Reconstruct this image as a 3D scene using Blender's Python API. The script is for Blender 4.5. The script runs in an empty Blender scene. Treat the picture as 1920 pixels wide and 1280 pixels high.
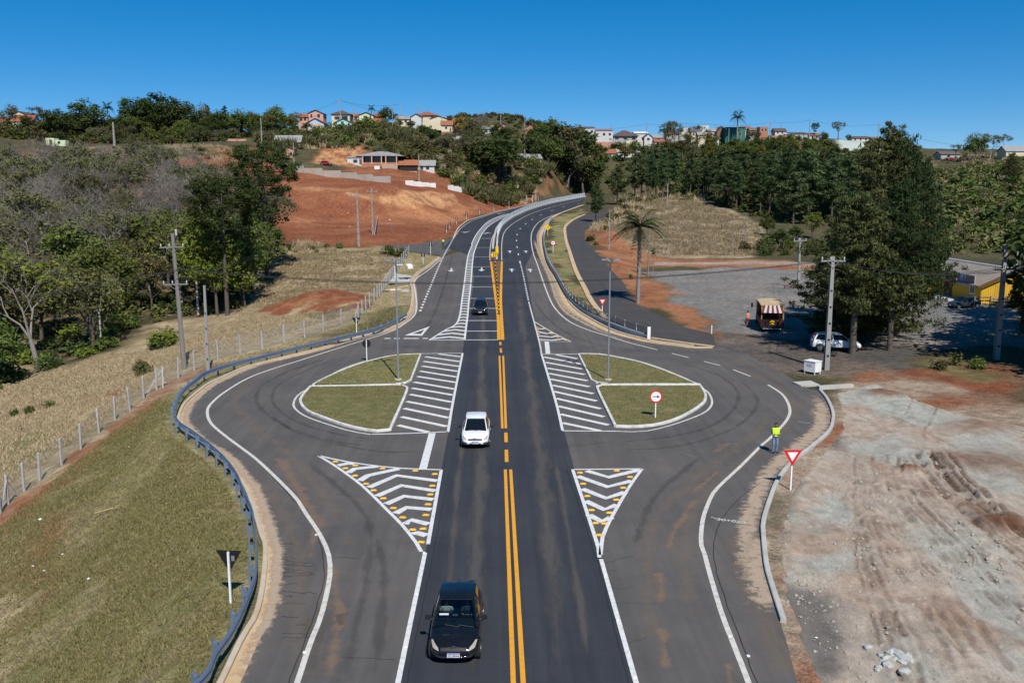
import bpy, bmesh, math, random
import numpy as np
from mathutils import Vector, Matrix, geometry
R = math.radians
rnd = random.Random(7)
sc = bpy.context.scene
COL = sc.collection

# ------------------------------------------------------------------ camera, sky, sun, exposure
FPX, PITCH, YAW = 1700.0, R(9.75), math.atan(32 / 1725.0)
CAMP = np.array([0.0, 0.0, 15.0])
cam = bpy.data.cameras.new('camera'); camo = bpy.data.objects.new('camera', cam); COL.objects.link(camo)
cam.sensor_width = 36; cam.lens = FPX / 1920 * 36; cam.clip_start = .5; cam.clip_end = 9000
camo.location = CAMP; camo.rotation_euler = (math.pi / 2 - PITCH, 0, -YAW)
sc.camera = camo
SUN_EL = R(48); SUN_DIR = Vector((.262, -.965, 0)).normalized() * math.cos(SUN_EL) + Vector((0, 0, math.sin(SUN_EL)))
w = bpy.data.worlds.new('World'); sc.world = w; w.use_nodes = True
nt = w.node_tree; nt.nodes.clear()
sky = nt.nodes.new('ShaderNodeTexSky'); sky.sky_type = 'NISHITA'; sky.sun_disc = False
sky.sun_elevation = SUN_EL; sky.sun_rotation = math.atan2(SUN_DIR.x, SUN_DIR.y)
sky.altitude = 2500; sky.air_density = .7; sky.dust_density = 0; sky.ozone_density = 6
bg = nt.nodes.new('ShaderNodeBackground'); bg.inputs[1].default_value = .10
wo = nt.nodes.new('ShaderNodeOutputWorld')
gm = nt.nodes.new('ShaderNodeGamma'); gm.inputs[1].default_value = .65
hs = nt.nodes.new('ShaderNodeHueSaturation'); hs.inputs['Saturation'].default_value = 1.62; hs.inputs['Value'].default_value = 1.8
nt.links.new(sky.outputs[0], gm.inputs[0]); nt.links.new(gm.outputs[0], hs.inputs['Color']); nt.links.new(hs.outputs[0], bg.inputs[0]); nt.links.new(bg.outputs[0], wo.inputs[0])
sl = bpy.data.lights.new('sun', 'SUN'); sl.energy = 4.6; sl.angle = R(.5); sl.color = (1, .955, .88)
so = bpy.data.objects.new('sun', sl); COL.objects.link(so); so.location = (30, -60, 90)
so.rotation_euler = SUN_DIR.to_track_quat('Z', 'Y').to_euler()
sc.view_settings.view_transform = 'Standard'; sc.view_settings.look = 'None'
sc.view_settings.exposure = 0.15; sc.view_settings.gamma = 1.0; sc.view_settings.use_curve_mapping = False
sc.cycles.max_bounces = 6; sc.cycles.diffuse_bounces = 2; sc.cycles.glossy_bounces = 2
sc.cycles.transmission_bounces = 3; sc.cycles.transparent_max_bounces = 8

# ------------------------------------------------------------------ small helpers
def tag(o, label=None, cat=None, group=None, kind=None):
    if label: o['label'] = label
    if cat: o['category'] = cat
    if group: o['group'] = group
    if kind: o['kind'] = kind
    return o
def link(name, me, parent=None, loc=None, rz=None):
    o = bpy.data.objects.new(name, me); COL.objects.link(o)
    if parent is not None: o.parent = parent
    if loc is not None: o.location = loc
    if rz is not None: o.rotation_euler = (0, 0, rz)
    return o
def thing(name, label, cat, loc, rz=0, group=None):
    return tag(link(name, None, None, loc, rz), label, cat, group)
def copy_tree(o, parent=None):
    c = o.copy(); COL.objects.link(c)
    if parent is not None: c.parent = parent
    for ch in list(o.children): copy_tree(ch, c)
    return c
def fast_mesh(name, V, F, mat=None, smooth=False):
    """V (n,3), F (m,k) arrays of one polygon size"""
    V = np.asarray(V, 'f4'); F = np.asarray(F, 'i4')
    me = bpy.data.meshes.new(name); n, k = F.shape
    me.vertices.add(len(V)); me.vertices.foreach_set('co', V.ravel())
    me.loops.add(n * k); me.loops.foreach_set('vertex_index', F.ravel())
    me.polygons.add(n); me.polygons.foreach_set('loop_start', np.arange(0, n * k, k, dtype='i4'))
    me.polygons.foreach_set('loop_total', np.full(n, k, 'i4'))
    if smooth: me.polygons.foreach_set('use_smooth', np.ones(n, bool))
    me.update(calc_edges=True); me.validate()
    if mat: me.materials.append(mat)
    return me
class MB:
    """collects shapes into one mesh"""
    def __init__(s): s.v = []; s.f = []; s.uv = []; s.m = []; s.mi = 0
    def add(s, vs, fs, uvs=None):
        b = len(s.v); s.v += [tuple(p) for p in vs]
        for i, f in enumerate(fs):
            s.f.append(tuple(b + k for k in f)); s.m.append(s.mi)
            s.uv.append(uvs[i] if uvs else None)
        return s
    def box(s, c, d, rz=0, M=None):
        x, y, z = d[0] / 2, d[1] / 2, d[2] / 2
        vs = [(-x, -y, -z), (x, -y, -z), (x, y, -z), (-x, y, -z), (-x, -y, z), (x, -y, z), (x, y, z), (-x, y, z)]
        ca, sa = math.cos(rz), math.sin(rz); o = []
        for v in vs:
            p = Vector((v[0] * ca - v[1] * sa + c[0], v[0] * sa + v[1] * ca + c[1], v[2] + c[2]))
            o.append(M @ p if M else p)
        return s.add(o, [(0, 3, 2, 1), (4, 5, 6, 7), (0, 1, 5, 4), (1, 2, 6, 5), (2, 3, 7, 6), (3, 0, 4, 7)])
    def tube(s, pts, r, n=8, cap=True):
        pts = [Vector(p) for p in pts]; rr = r if isinstance(r, (list, tuple)) else [r] * len(pts)
        vs = []; fs = []; ref = None
        for i, p in enumerate(pts):
            t = (pts[min(i + 1, len(pts) - 1)] - pts[max(i - 1, 0)])
            if t.length < 1e-9: t = Vector((0, 0, 1))
            t.normalize()
            if ref is None: ref = Vector((1, 0, 0)) if abs(t.x) < .8 else Vector((0, 1, 0))
            u = (ref - t * ref.dot(t)).normalized(); v = t.cross(u); ref = u
            for k in range(n):
                a = 2 * math.pi * k / n
                vs.append(p + (u * math.cos(a) + v * math.sin(a)) * rr[i])
        for i in range(len(pts) - 1):
            for k in range(n):
                a, b = i * n + k, i * n + (k + 1) % n
                fs.append((a, b, b + n, a + n))
        if cap:
            fs.append(tuple(range(n - 1, -1, -1))); fs.append(tuple((len(pts) - 1) * n + k for k in range(n)))
        return s.add(vs, fs)
    def prism(s, poly, y0, y1, axis='y'):
        """poly of (a,b) extruded along an axis: y -> (a,t,b), x -> (t,a,b), z -> (a,b,t)"""
        n = len(poly); q = {'y': lambda a, b, t: (a, t, b), 'x': lambda a, b, t: (t, a, b), 'z': lambda a, b, t: (a, b, t)}[axis]
        vs = [q(a, b, y0) for a, b in poly] + [q(a, b, y1) for a, b in poly]
        fs = [tuple(range(n)), tuple(range(2 * n - 1, n - 1, -1))] + [(i, i + n, (i + 1) % n + n, (i + 1) % n) for i in range(n)]
        return s.add(vs, fs)
    def disc(s, c, r, n=20, axis='y', r2=None, t=0):
        pass
    def mesh(s, name, mats, smooth=False, fix=True):
        me = bpy.data.meshes.new(name); me.from_pydata(s.v, [], s.f)
        for m in (mats if isinstance(mats, (list, tuple)) else [mats]): me.materials.append(m)
        if any(s.m): me.polygons.foreach_set('material_index', s.m)
        if any(u is not None for u in s.uv):
            l = me.uv_layers.new(name='UVMap'); k = 0
            for f, u in zip(s.f, s.uv):
                for i in range(len(f)):
                    if u is not None: l.data[k].uv = u[i]
                    k += 1
        if fix:
            bm = bmesh.new(); bm.from_mesh(me); bmesh.ops.recalc_face_normals(bm, faces=bm.faces); bm.to_mesh(me); bm.free()
        if smooth: me.polygons.foreach_set('use_smooth', [True] * len(me.polygons))
        me.update(); return me
    def build(s, name, mats, parent=None, loc=None, rz=None, smooth=False, fix=True):
        return link(name, s.mesh(name, mats, smooth, fix), parent, loc, rz)

# ------------------------------------------------------------------ materials
def nodes(m): return m.node_tree.nodes, m.node_tree.links
def new_mat(name):
    m = bpy.data.materials.new(name); m.use_nodes = True
    return m, m.node_tree.nodes['Principled BSDF']
def N(m, t, **k):
    n = m.node_tree.nodes.new(t)
    for a, v in k.items(): setattr(n, a, v)
    return n
def noise(m, vec, scale, detail=4, rough=.6):
    n = N(m, 'ShaderNodeTexNoise'); n.inputs['Scale'].default_value = scale; n.inputs['Detail'].default_value = detail
    n.inputs['Roughness'].default_value = rough; m.node_tree.links.new(vec, n.inputs['Vector']); return n.outputs['Fac']
def ramp(m, fac, a, b, c0=0., c1=1.):
    n = N(m, 'ShaderNodeMapRange'); n.clamp = True
    for i, v in zip((1, 2, 3, 4), (a, b, c0, c1)): n.inputs[i].default_value = v
    m.node_tree.links.new(fac, n.inputs[0]); return n.outputs[0]
def mix(m, fac, a, b, mode='MIX'):
    n = N(m, 'ShaderNodeMix', data_type='RGBA', blend_type=mode)
    L = m.node_tree.links
    for i, v in ((0, fac), (6, a), (7, b)):
        if hasattr(v, 'is_linked'): L.new(v, n.inputs[i])
        elif i == 0: n.inputs[0].default_value = v
        else: n.inputs[i].default_value = (*v, 1) if len(v) == 3 else v
    return n.outputs[2]
def math_n(m, op, a, b=None):
    n = N(m, 'ShaderNodeMath', operation=op)
    for i, v in ((0, a), (1, b)):
        if v is None: continue
        if hasattr(v, 'is_linked'): m.node_tree.links.new(v, n.inputs[i])
        else: n.inputs[i].default_value = v
    return n.outputs[0]
def pos(m, sx=1, sy=1, sz=1, obj=False):
    g = N(m, 'ShaderNodeTexCoord').outputs['Object'] if obj else N(m, 'ShaderNodeNewGeometry').outputs['Position']
    if (sx, sy, sz) == (1, 1, 1): return g
    v = N(m, 'ShaderNodeVectorMath', operation='MULTIPLY'); v.inputs[1].default_value = (sx, sy, sz)
    m.node_tree.links.new(g, v.inputs[0]); return v.outputs[0]
def bump(m, fac, strength, dist):
    n = N(m, 'ShaderNodeBump'); n.inputs['Strength'].default_value = strength; n.inputs['Distance'].default_value = dist
    m.node_tree.links.new(fac, n.inputs['Height']); return n.outputs[0]
MATS = {}
def mk(name, col, rough=.8, var=.18, scale=3., metal=0., bumpd=0., bscale=None, spec=.3, dirt=None, dirt_amt=.0, obj=True):
    """plain procedural surface: base colour broken up by two noises, optional dirt and relief"""
    if name in MATS: return MATS[name]
    m, b = new_mat(name); L = m.node_tree.links; p = pos(m, obj=obj)
    f = noise(m, p, scale, 5); c = mix(m, f, [v * (1 - var) for v in col], [min(v * (1 + var), 1) for v in col])
    if dirt: c = mix(m, math_n(m, 'MULTIPLY', ramp(m, noise(m, p, scale * .45, 6, .7), .45, .7), dirt_amt), c, dirt)
    L.new(c, b.inputs['Base Color']); b.inputs['Roughness'].default_value = rough; b.inputs['Metallic'].default_value = metal
    b.inputs['Specular IOR Level'].default_value = spec
    if bumpd: L.new(bump(m, noise(m, p, bscale or scale * 6, 4), .6, bumpd), b.inputs['Normal'])
    MATS[name] = m; return m

# ------------------------------------------------------------------ from photograph to ground
cp, sp, ca, sa = math.cos(PITCH), math.sin(PITCH), math.cos(YAW), math.sin(YAW)
FW = np.array([sa * cp, ca * cp, -sp]); RT = np.array([ca, -sa, 0.]); UP = np.array([sa * sp, ca * sp, cp])
def ray(px, py): return FW * FPX + RT * (px - 960) + UP * (640 - py)
def at_dist(px, py, Y):
    d = ray(px, py); return CAMP + d * (Y / d[1])
_sy = np.arange(-100, 1500, 1.0)
_sz = np.interp(_sy, [0, 95, 112, 130, 165, 198, 238, 258, 300, 350, 400, 480, 600], [0, 0, .12, .45, 1.4, 2.2, 3.5, 4.2, 6.1, 8.4, 10.6, 13.5, 16])
_k = np.ones(21) / 21; _sz[30:-30] = np.convolve(_sz, _k, 'same')[30:-30]; _sz[:150] = 0
def S(y): return np.interp(y, _sy, _sz)                         # level of the road surface
_ry = np.concatenate([np.arange(6, 120, .5), np.arange(120, 700, 2.)])
def hit(px, py, fn):
    d = ray(px, py); t = _ry / d[1]; X = CAMP[0] + d[0] * t; Z = CAMP[2] + d[2] * t
    b = Z - fn(X, _ry); i = np.argmax(b < 0)
    if b[i] >= 0: i = len(b) - 1
    lo, hi = _ry[max(i - 1, 0)], _ry[i]
    for _ in range(9):
        y = (lo + hi) / 2; q = CAMP + d * (y / d[1])
        if q[2] < float(np.asarray(fn(np.array([q[0]]), np.array([y]))).ravel()[0]): hi = y
        else: lo = y
    q = CAMP + d * (hi / d[1]); return np.array([q[0], q[1], q[2]])
def G(px, py, dz=0.): return hit(px, py, lambda x, y: S(y) + dz)[:2]
def GL(pts, dz=0.): return [G(x, y, dz) for x, y in pts]
def c(k, *pts):
    """points read off an enlarged part of the photograph"""
    ox, oy, s = {1: (0, 700, 4), 2: (480, 700, 4), 3: (960, 700, 4), 4: (1440, 700, 4), 5: (0, 960, 4), 6: (480, 430, 4), 7: (960, 430, 4),
                 8: (1440, 960, 4), 9: (480, 960, 4), 10: (960, 960, 4), 11: (820, 350, 6.62), 12: (0, 430, 4), 13: (870, 450, 12.8)}[k]
    return [(ox + x / s, oy + y / s) for x, y in pts]

# ------------------------------------------------------------------ outlines of the paved ground (photo pixels)
AL = [(330, 2000), (385, 1400), (445, 1280), (481, 1200), (504, 1160), (515, 1120), (521, 1060), (520, 1020), (512, 1000), (496, 950), (480, 912), (465, 895), (432, 855),
      (390, 830), (357, 800), (350, 785), (358, 760), (372, 745), (400, 722), (425, 710), (480, 687), (600, 657), (655, 640), (730, 620), (750, 610), (772, 590), (779, 570),
      (779, 542), (776, 530), (787, 512), (805, 500), (827, 482)]
AL2 = [(852, 447), (859, 431), (866, 423), (880, 413), (891, 410), (926, 399), (956, 392), (983, 386), (1009, 379), (1046, 371), (1098, 362)]
AR = [(1092, 384), (1047, 400), (1034, 407), (1024, 416), (1012, 435), (1010, 448), (1014, 472), (1025, 497), (1042, 530), (1052, 560), (1067, 580), (1100, 602), (1140, 622), (1185, 635), (1217, 642), (1292, 652)]
KR = c(4, (380, 130), (430, 190), (470, 280), (475, 350), (440, 440), (300, 560), (170, 660), (60, 800), (0, 940)) + [(1427, 978), (1427, 1010), (1432, 1060), (1440, 1092), (1455, 1140), (1463, 1165)]
FRL = [(1205, 383), (1170, 390), (1130, 396), (1098, 402), (1077, 412), (1062, 425), (1063, 447), (1070, 470), (1082, 505), (1100, 540), (1115, 567), (1140, 597), (1217, 632), (1290, 648), (1345, 652)]
FRR = [(1205, 376), (1172, 381), (1140, 400), (1110, 419), (1097, 432), (1096, 450), (1120, 475), (1142, 502), (1167, 527), (1195, 572), (1235, 590), (1272, 610), (1335, 626)]
wAL, wAL2, wAR, wKR = map(lambda p: [tuple(q) for q in GL(p)], (AL, AL2, AR, KR))
wFRL, wFRR = GL(FRL), GL(FRR)
RIGHT_END = GL([(1477, 1210), (1495, 1280), (1530, 1400), (1560, 2000)])
JN = GL([(1400, 664), (1470, 700), (1515, 728)])
APRON = wAL + GL([(870, 470), (990, 470)]) + wAR[7:] + GL([(1345, 650)]) + JN + wKR + RIGHT_END
CORR = wAL + GL([(800, 474), (795, 460)]) + wAL2 + GL([(1140, 362), (1210, 374)]) + wFRR[1:] + GL([(1400, 660), (1500, 690)]) + wKR + RIGHT_END
CORR = np.array([(float(a), float(b)) for a, b in CORR])

def poly_dist(X, Y, P):
    """signed distance to a closed outline, negative inside"""
    P = np.asarray(P, float); d = np.full(X.shape, 1e9); ins = np.zeros(X.shape, bool)
    for (x0, y0), (x1, y1) in zip(P, np.roll(P, -1, 0)):
        ex, ey = x1 - x0, y1 - y0; L2 = ex * ex + ey * ey + 1e-12
        t = np.clip(((X - x0) * ex + (Y - y0) * ey) / L2, 0, 1)
        d = np.minimum(d, (X - x0 - t * ex) ** 2 + (Y - y0 - t * ey) ** 2)
        if y0 != y1:
            cr = (y0 > Y) != (y1 > Y)
            ins ^= cr & (X < (x1 - x0) * (Y - y0) / (y1 - y0) + x0)
    d = np.sqrt(d); return np.where(ins, -d, d)
def line_dist(X, Y, P):
    d = np.full(X.shape, 1e9)
    for (x0, y0), (x1, y1) in zip(P[:-1], P[1:]):
        ex, ey = x1 - x0, y1 - y0; t = np.clip(((X - x0) * ex + (Y - y0) * ey) / (ex * ex + ey * ey + 1e-12), 0, 1)
        d = np.minimum(d, (X - x0 - t * ex) ** 2 + (Y - y0 - t * ey) ** 2)
    return np.sqrt(d)
def vnoise(X, Y, seed=0):
    xi = np.floor(X).astype(np.int64); yi = np.floor(Y).astype(np.int64); fx = X - xi; fy = Y - yi
    fx = fx * fx * (3 - 2 * fx); fy = fy * fy * (3 - 2 * fy)
    def h(a, b):
        n = (a * 374761393 + b * 668265263 + seed * 1442695041) & 0x7fffffff
        n = ((n ^ (n >> 13)) * 1274126177) & 0x7fffffff
        return ((n ^ (n >> 16)) & 0xffff) / 65535.0
    return (h(xi, yi) * (1 - fx) + h(xi + 1, yi) * fx) * (1 - fy) + (h(xi, yi + 1) * (1 - fx) + h(xi + 1, yi + 1) * fx) * fy
def fbm(X, Y, s, o=4, seed=0):
    t = 0; a = .5; n = 0
    for i in range(o): t = t + a * vnoise(X / s, Y / s, seed + i); n += a; a *= .5; s *= .5
    return t / n
def sstep(x, a, b):
    t = np.clip((x - a) / (b - a), 0, 1); return t * t * (3 - 2 * t)

# ------------------------------------------------------------------ the lie of the land
def gz(px, py, z):
    d = ray(px, py); q = CAMP + d * ((z - CAMP[2]) / d[2]); return q
CTRL = [gz(*p) for p in [
    (0, 1280, -4.2), (200, 1280, -2.0), (330, 1280, -.5), (0, 1100, -4.3), (250, 1100, -1.5), (380, 1100, -.4), (120, 1050, -3.2), (0, 960, -4.2), (72, 902, -3.7), (150, 842, -3.2), (215, 790, -2.7), (270, 747, -2.2), (310, 722, -1.7),
    (280, 850, -1.6), (330, 900, -.8), (400, 672, -1.3), (450, 664, -1.2), (530, 640, -.9), (640, 609, -.5), (700, 570, -.2), (740, 510, .5), (765, 468, 1.2), (0, 860, -5.2), (0, 800, -5.4), (150, 700, -4.2), (0, 700, -5.4), (300, 640, -2.8), (100, 640, -4.6),
    (420, 600, -2.2), (500, 560, -1.4), (600, 560, -.6), (580, 530, -.4), (380, 560, -2.2),
    (1300, 560, .1), (1500, 560, 0), (1560, 520, .2), (1450, 500, .3), (1250, 520, .2), (1840, 565, 0), (1760, 545, .1), (1920, 560, .1), (1920, 1280, .3), (1920, 1000, .4), (1700, 1000, .15), (1600, 1150, .1), (1700, 1280, .2), (1750, 800, .2), (1920, 820, .6), (1920, 720, .6), (1750, 690, .3), (1620, 640, .0),
    (1250, 480, .7), (1400, 492, .7), (1540, 490, .7), (1200, 500, .6), (1160, 470, 1.6)]]
CTRL += [at_dist(*p) for p in [
    (520, 470, 172), (620, 465, 180), (700, 460, 186), (780, 450, 202), (600, 430, 228), (700, 425, 236), (520, 420, 232), (800, 420, 248), (640, 400, 262), (760, 398, 272), (840, 395, 290), (560, 395, 256), (640, 368, 270), (760, 362, 279), (830, 370, 296), (880, 385, 312), (910, 376, 335), (820, 384, 290), (700, 384, 268),
    (560, 340, 290), (640, 345, 288), (760, 350, 296), (850, 357, 322), (540, 316, 310), (640, 326, 310), (735, 342, 307), (820, 345, 326), (910, 364, 346), (960, 370, 365), (1060, 357, 440), (680, 322, 332), (760, 321, 336), (620, 306, 334), (600, 265, 358), (700, 262, 358), (820, 300, 352),
    (640, 238, 385), (700, 236, 390), (760, 240, 388), (820, 250, 385), (560, 248, 385), (520, 288, 340), (480, 283, 338), (440, 275, 340), (400, 271, 345), (380, 302, 310), (430, 332, 280), (300, 272, 365), (200, 272, 360), (110, 268, 365), (40, 240, 410), (0, 245, 410), (0, 300, 300), (100, 300, 305), (200, 310, 290), (300, 330, 270), (100, 330, 265), (0, 340, 250), (420, 380, 240), (300, 400, 210), (150, 400, 205), (0, 420, 190),
    (300, 258, 430), (420, 254, 430), (520, 248, 420), (640, 236, 440), (760, 240, 440), (860, 262, 395), (920, 256, 430), (980, 256, 440), (1050, 258, 465), (900, 300, 372), (960, 320, 385), (1000, 303, 396), (880, 335, 350), (1050, 310, 445), (1050, 335, 440),
    (1130, 262, 500), (1200, 268, 505), (1120, 285, 470), (1180, 296, 468), (1150, 330, 445), (1250, 270, 520), (1300, 268, 530), (1400, 265, 520), (1480, 258, 520), (1560, 272, 510), (1280, 296, 480), (1400, 296, 470), (1500, 300, 455), (1600, 265, 540), (1650, 330, 420), (1600, 300, 470),
    (1180, 380, 290), (1250, 372, 285), (1230, 400, 250), (1250, 440, 215), (1180, 430, 215), (1130, 430, 222), (1320, 400, 245), (1330, 440, 210), (1400, 420, 228), (1420, 460, 200), (1480, 450, 205), (1560, 450, 205), (1350, 370, 300), (1450, 380, 285), (1560, 370, 290), (1400, 335, 380), (1500, 330, 380), (1300, 345, 370), (1220, 350, 380),
    (1700, 480, 172), (1800, 470, 175), (1920, 480, 168), (1700, 420, 225), (1850, 440, 205), (1920, 420, 215), (1800, 360, 320), (1830, 340, 350), (1900, 350, 320), (1760, 320, 420), (1800, 296, 480), (1860, 300, 440), (1920, 296, 430), (1700, 300, 500)]]
CTRL += [np.array(p, float) for p in [
    (-60, 0, -5), (-30, -20, -3.5), (60, -20, 1), (90, 40, 1.5), (110, 90, 1), (120, 150, 1), (-90, 60, -7), (-110, 110, -5), (-130, 200, 6), (-190, 300, 24), (-260, 400, 36), (-330, 520, 36), (-60, -60, -3), (60, -60, 2), (150, 220, 6), (200, 300, 16), (260, 400, 30), (330, 520, 36),
    (-200, 560, 36), (-60, 560, 40), (60, 600, 42), (180, 620, 40), (300, 640, 36), (-200, 760, 32), (0, 800, 38), (200, 800, 34), (-400, 800, 30), (400, 800, 30), (0, 20, -.1), (0, 50, -.1), (0, 80, -.1), (-6, 0, -.1), (10, 0, -.1)]]
CT = np.array(CTRL)
def tps_fit(P, z, lam=.4):
    n = len(P); d2 = ((P[:, None] - P[None]) ** 2).sum(-1); K = d2 * np.log(d2 + 1e-9) * .5 + np.eye(n) * lam * 50
    A = np.zeros((n + 3, n + 3)); A[:n, :n] = K; A[:n, n] = 1; A[:n, n + 1:] = P; A[n, :n] = 1; A[n + 1:, :n] = P.T
    return np.linalg.solve(A, np.concatenate([z, [0, 0, 0]]))
_W = tps_fit(CT[:, :2] / 100, CT[:, 2], lam=2e-5)
def tps(X, Y):
    sh = X.shape; X = X.ravel() / 100; Y = Y.ravel() / 100; out = np.empty(X.shape)
    for i in range(0, len(X), 40000):
        x, y = X[i:i + 40000, None], Y[i:i + 40000, None]
        d2 = (x - CT[None, :, 0] / 100) ** 2 + (y - CT[None, :, 1] / 100) ** 2
        out[i:i + 40000] = (d2 * np.log(d2 + 1e-9) * .5) @ _W[:-3] + _W[-3] + x[:, 0] * _W[-2] + y[:, 0] * _W[-1]
    return out.reshape(sh)
def T(X, Y, rough=True):
    X = np.asarray(X, float); Y = np.asarray(Y, float)
    z = tps(X, Y); d = np.full(X.shape, 50.); m = Y < 460
    d[m] = poly_dist(X[m], Y[m], CORR)
    far = np.clip((Y - 90) / 200, 0, 1); wdt = 5 + far * 4
    wgt = sstep(d, 1.2, wdt)
    if rough: z = z + (fbm(X, Y, 9, 4, 3) - .5) * (.35 + far * 1.3) * wgt
    z = z + 1.4 * np.exp(-((X + 23.9) / 5.5) ** 2 - ((Y - 122) / 6.5) ** 2) * (.35 + 1.3 * fbm(X, Y, 2.2, 3, 91))
    s = S(Y) - .07
    return s + (z - s) * wgt
def tz(x, y): return float(T(np.array([x]), np.array([y]))[0])
def P(px, py):
    q = hit(px, py, T); return Vector((q[0], q[1], tz(q[0], q[1])))
def smooth_line(pts, step=1.0):
    """Catmull-Rom through world points, resampled evenly"""
    p = [np.array(q, float) for q in pts]
    if len(p) == 2: q = [p[0] + (p[1] - p[0]) * t for t in np.linspace(0, 1, 12)]
    else:
        e = [2 * p[0] - p[1]] + p + [2 * p[-1] - p[-2]]; q = []
        for i in range(1, len(e) - 2):
            a, b, cc_, d = e[i - 1:i + 3]
            for t in np.linspace(0, 1, 14, endpoint=False):
                q.append(.5 * (2 * b + (cc_ - a) * t + (2 * a - 5 * b + 4 * cc_ - d) * t * t + (3 * b - a - 3 * cc_ + d) * t ** 3))
        q.append(p[-1])
    q = np.array(q); s = np.concatenate([[0], np.cumsum(np.hypot(*(q[1:] - q[:-1]).T))]); n = max(2, int(s[-1] / step) + 1)
    t = np.linspace(0, s[-1], n); return np.stack([np.interp(t, s, q[:, 0]), np.interp(t, s, q[:, 1])], -1)
# ------------------------------------------------------------------ terrain mesh with ground cover colours
def PL(pts): return [tuple(P(x, y)[:2]) for x, y in pts]
def PD(pts): return [tuple(at_dist(x, y, Y)[:2]) for x, y, Y in pts]
def PD2(pts): return PL([(x, y) for x, y, _ in pts])
def build_terrain():
    nr, ncl = 560, 560
    ys = -60 + 75 * (np.exp(np.linspace(0, math.log(900 / 75.), nr)) - 0) - 75 + 0
    ys = np.concatenate([[-160, -100], np.geomspace(55, 955, nr) - 45])      # rows grow with distance
    u = np.linspace(-1, 1, ncl); u = np.sign(u) * (np.abs(u) * .72 + .55 * np.abs(u) ** 5)
    Yg, U = np.meshgrid(ys, u, indexing='ij'); Xg = U * (np.maximum(Yg, -40) * .78 + 60)
    Z = T(Xg, Yg)
    dirt_yard = YARD_POLY
    dy = poly_dist(Xg, Yg, dirt_yard); Z = np.where(dy < -.6, Z - .25, Z)
    n0, n1 = Z.shape
    V = np.stack([Xg, Yg, Z], -1).reshape(-1, 3)
    a = np.arange(n0 * n1).reshape(n0, n1)
    F = np.stack([a[:-1, :-1], a[:-1, 1:], a[1:, 1:], a[1:, :-1]], -1).reshape(-1, 4)
    X, Y = V[:, 0], V[:, 1]
    # colours of the ground cover (albedo)
    wx = X + (fbm(X, Y, 5, 3, 11) - .5) * 7; wy = Y + (fbm(X, Y, 5, 3, 12) - .5) * 7
    n1_ = fbm(X, Y, 6, 5, 21); n2_ = fbm(X, Y, 1.6, 3, 22); n3_ = fbm(X, Y, 22, 4, 23)
    def cc(*v): return np.array(v)
    green = cc(.165, .17, .06); olive = cc(.245, .21, .095); dry = cc(.33, .25, .15); straw = cc(.42, .325, .195)
    red = cc(.225, .078, .040); orange = cc(.36, .165, .08); dark = cc(.05, .05, .025); grey = cc(.20, .19, .175); dkgrey = cc(.10, .092, .085)
    pale = cc(.40, .42, .36); cut = cc(.50, .27, .13); bush = cc(.075, .068, .035)
    C = np.tile(bush, (len(X), 1)) * (.7 + .8 * n1_[:, None])
    def lay(poly, col, edge=2.0, amt=1.0, warp=True):
        nonlocal C
        d = poly_dist(wx if warp else X, wy if warp else Y, poly); m = (1 - sstep(d, -edge, edge)) * amt
        C = C * (1 - m[:, None]) + col * m[:, None]
    def mixc(a, b, f): return a * (1 - f[:, None]) + b * f[:, None]
    grassy = mixc(mixc(green, olive, sstep(n1_, .3, .6)), dry, sstep(n2_, .45, .75) * .6)
    dryfield = mixc(mixc(dry, straw, sstep(n2_, .3, .7)), olive, sstep(n3_, .5, .75) * .6)
    redsoil = mixc(red, orange, sstep(n1_, .35, .75) * .38)
    # left pasture and embankment
    lay(PD([(-200, 1400, 18), (-300, 700, 100), (0, 560, 130), (300, 500, 165), (480, 462, 178), (700, 455, 186), (830, 470, 175), (780, 560, 120), (400, 700, 76), (330, 1280, 25), (330, 1500, 15)]), dryfield, 2)
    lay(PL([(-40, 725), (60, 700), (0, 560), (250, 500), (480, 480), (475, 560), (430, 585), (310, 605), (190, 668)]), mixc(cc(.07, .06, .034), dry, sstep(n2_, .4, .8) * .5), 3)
    lay(PL([(-40, 1290), (-40, 1020), (30, 950), (120, 880), (200, 815), (300, 735), (370, 715), (480, 676), (640, 640), (760, 600), (770, 540), (775, 500), (815, 478), (830, 485), (770, 640), (400, 760), (540, 1100), (430, 1400), (0, 1500)]), grassy, 1.5)
    lay(PL([(0, 830), (130, 780), (140, 830), (0, 905)]), green * 1.1, 1.2, .8)
    # path of bare soil along the fence
    fp = np.array(PL([(-30, 1010), (60, 930), (150, 870), (215, 810), (270, 760), (330, 712), (400, 690), (480, 672), (640, 630)]))
    m = (1 - sstep(line_dist(wx * .5 + X * .5, wy * .5 + Y * .5, fp) + (n2_ - .5) * 1.5, .4, 1.9)); C = mixc(C, mixc(redsoil * 1.1, cc(.33, .19, .12), sstep(n2_, .3, .7)), m * .85)
    lay(PL([(40, 1090), (110, 1010), (115, 960), (80, 960), (-10, 1080), (-20, 1180)]), redsoil, 1.2, .8)
    lay(PL([(130, 760), (240, 735), (235, 700), (190, 745), (150, 745)]), redsoil, 1.5, .9)
    mo = np.hypot((X + 23.9) / 8.3, (Y - 121.5) / 10.5) + (n2_ - .5) * .9 + (n1_ - .5) * .8; C = mixc(C, mixc(redsoil, orange * .8, sstep(n2_, .4, .7)), 1 - sstep(mo, .7, 1.0))
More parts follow.
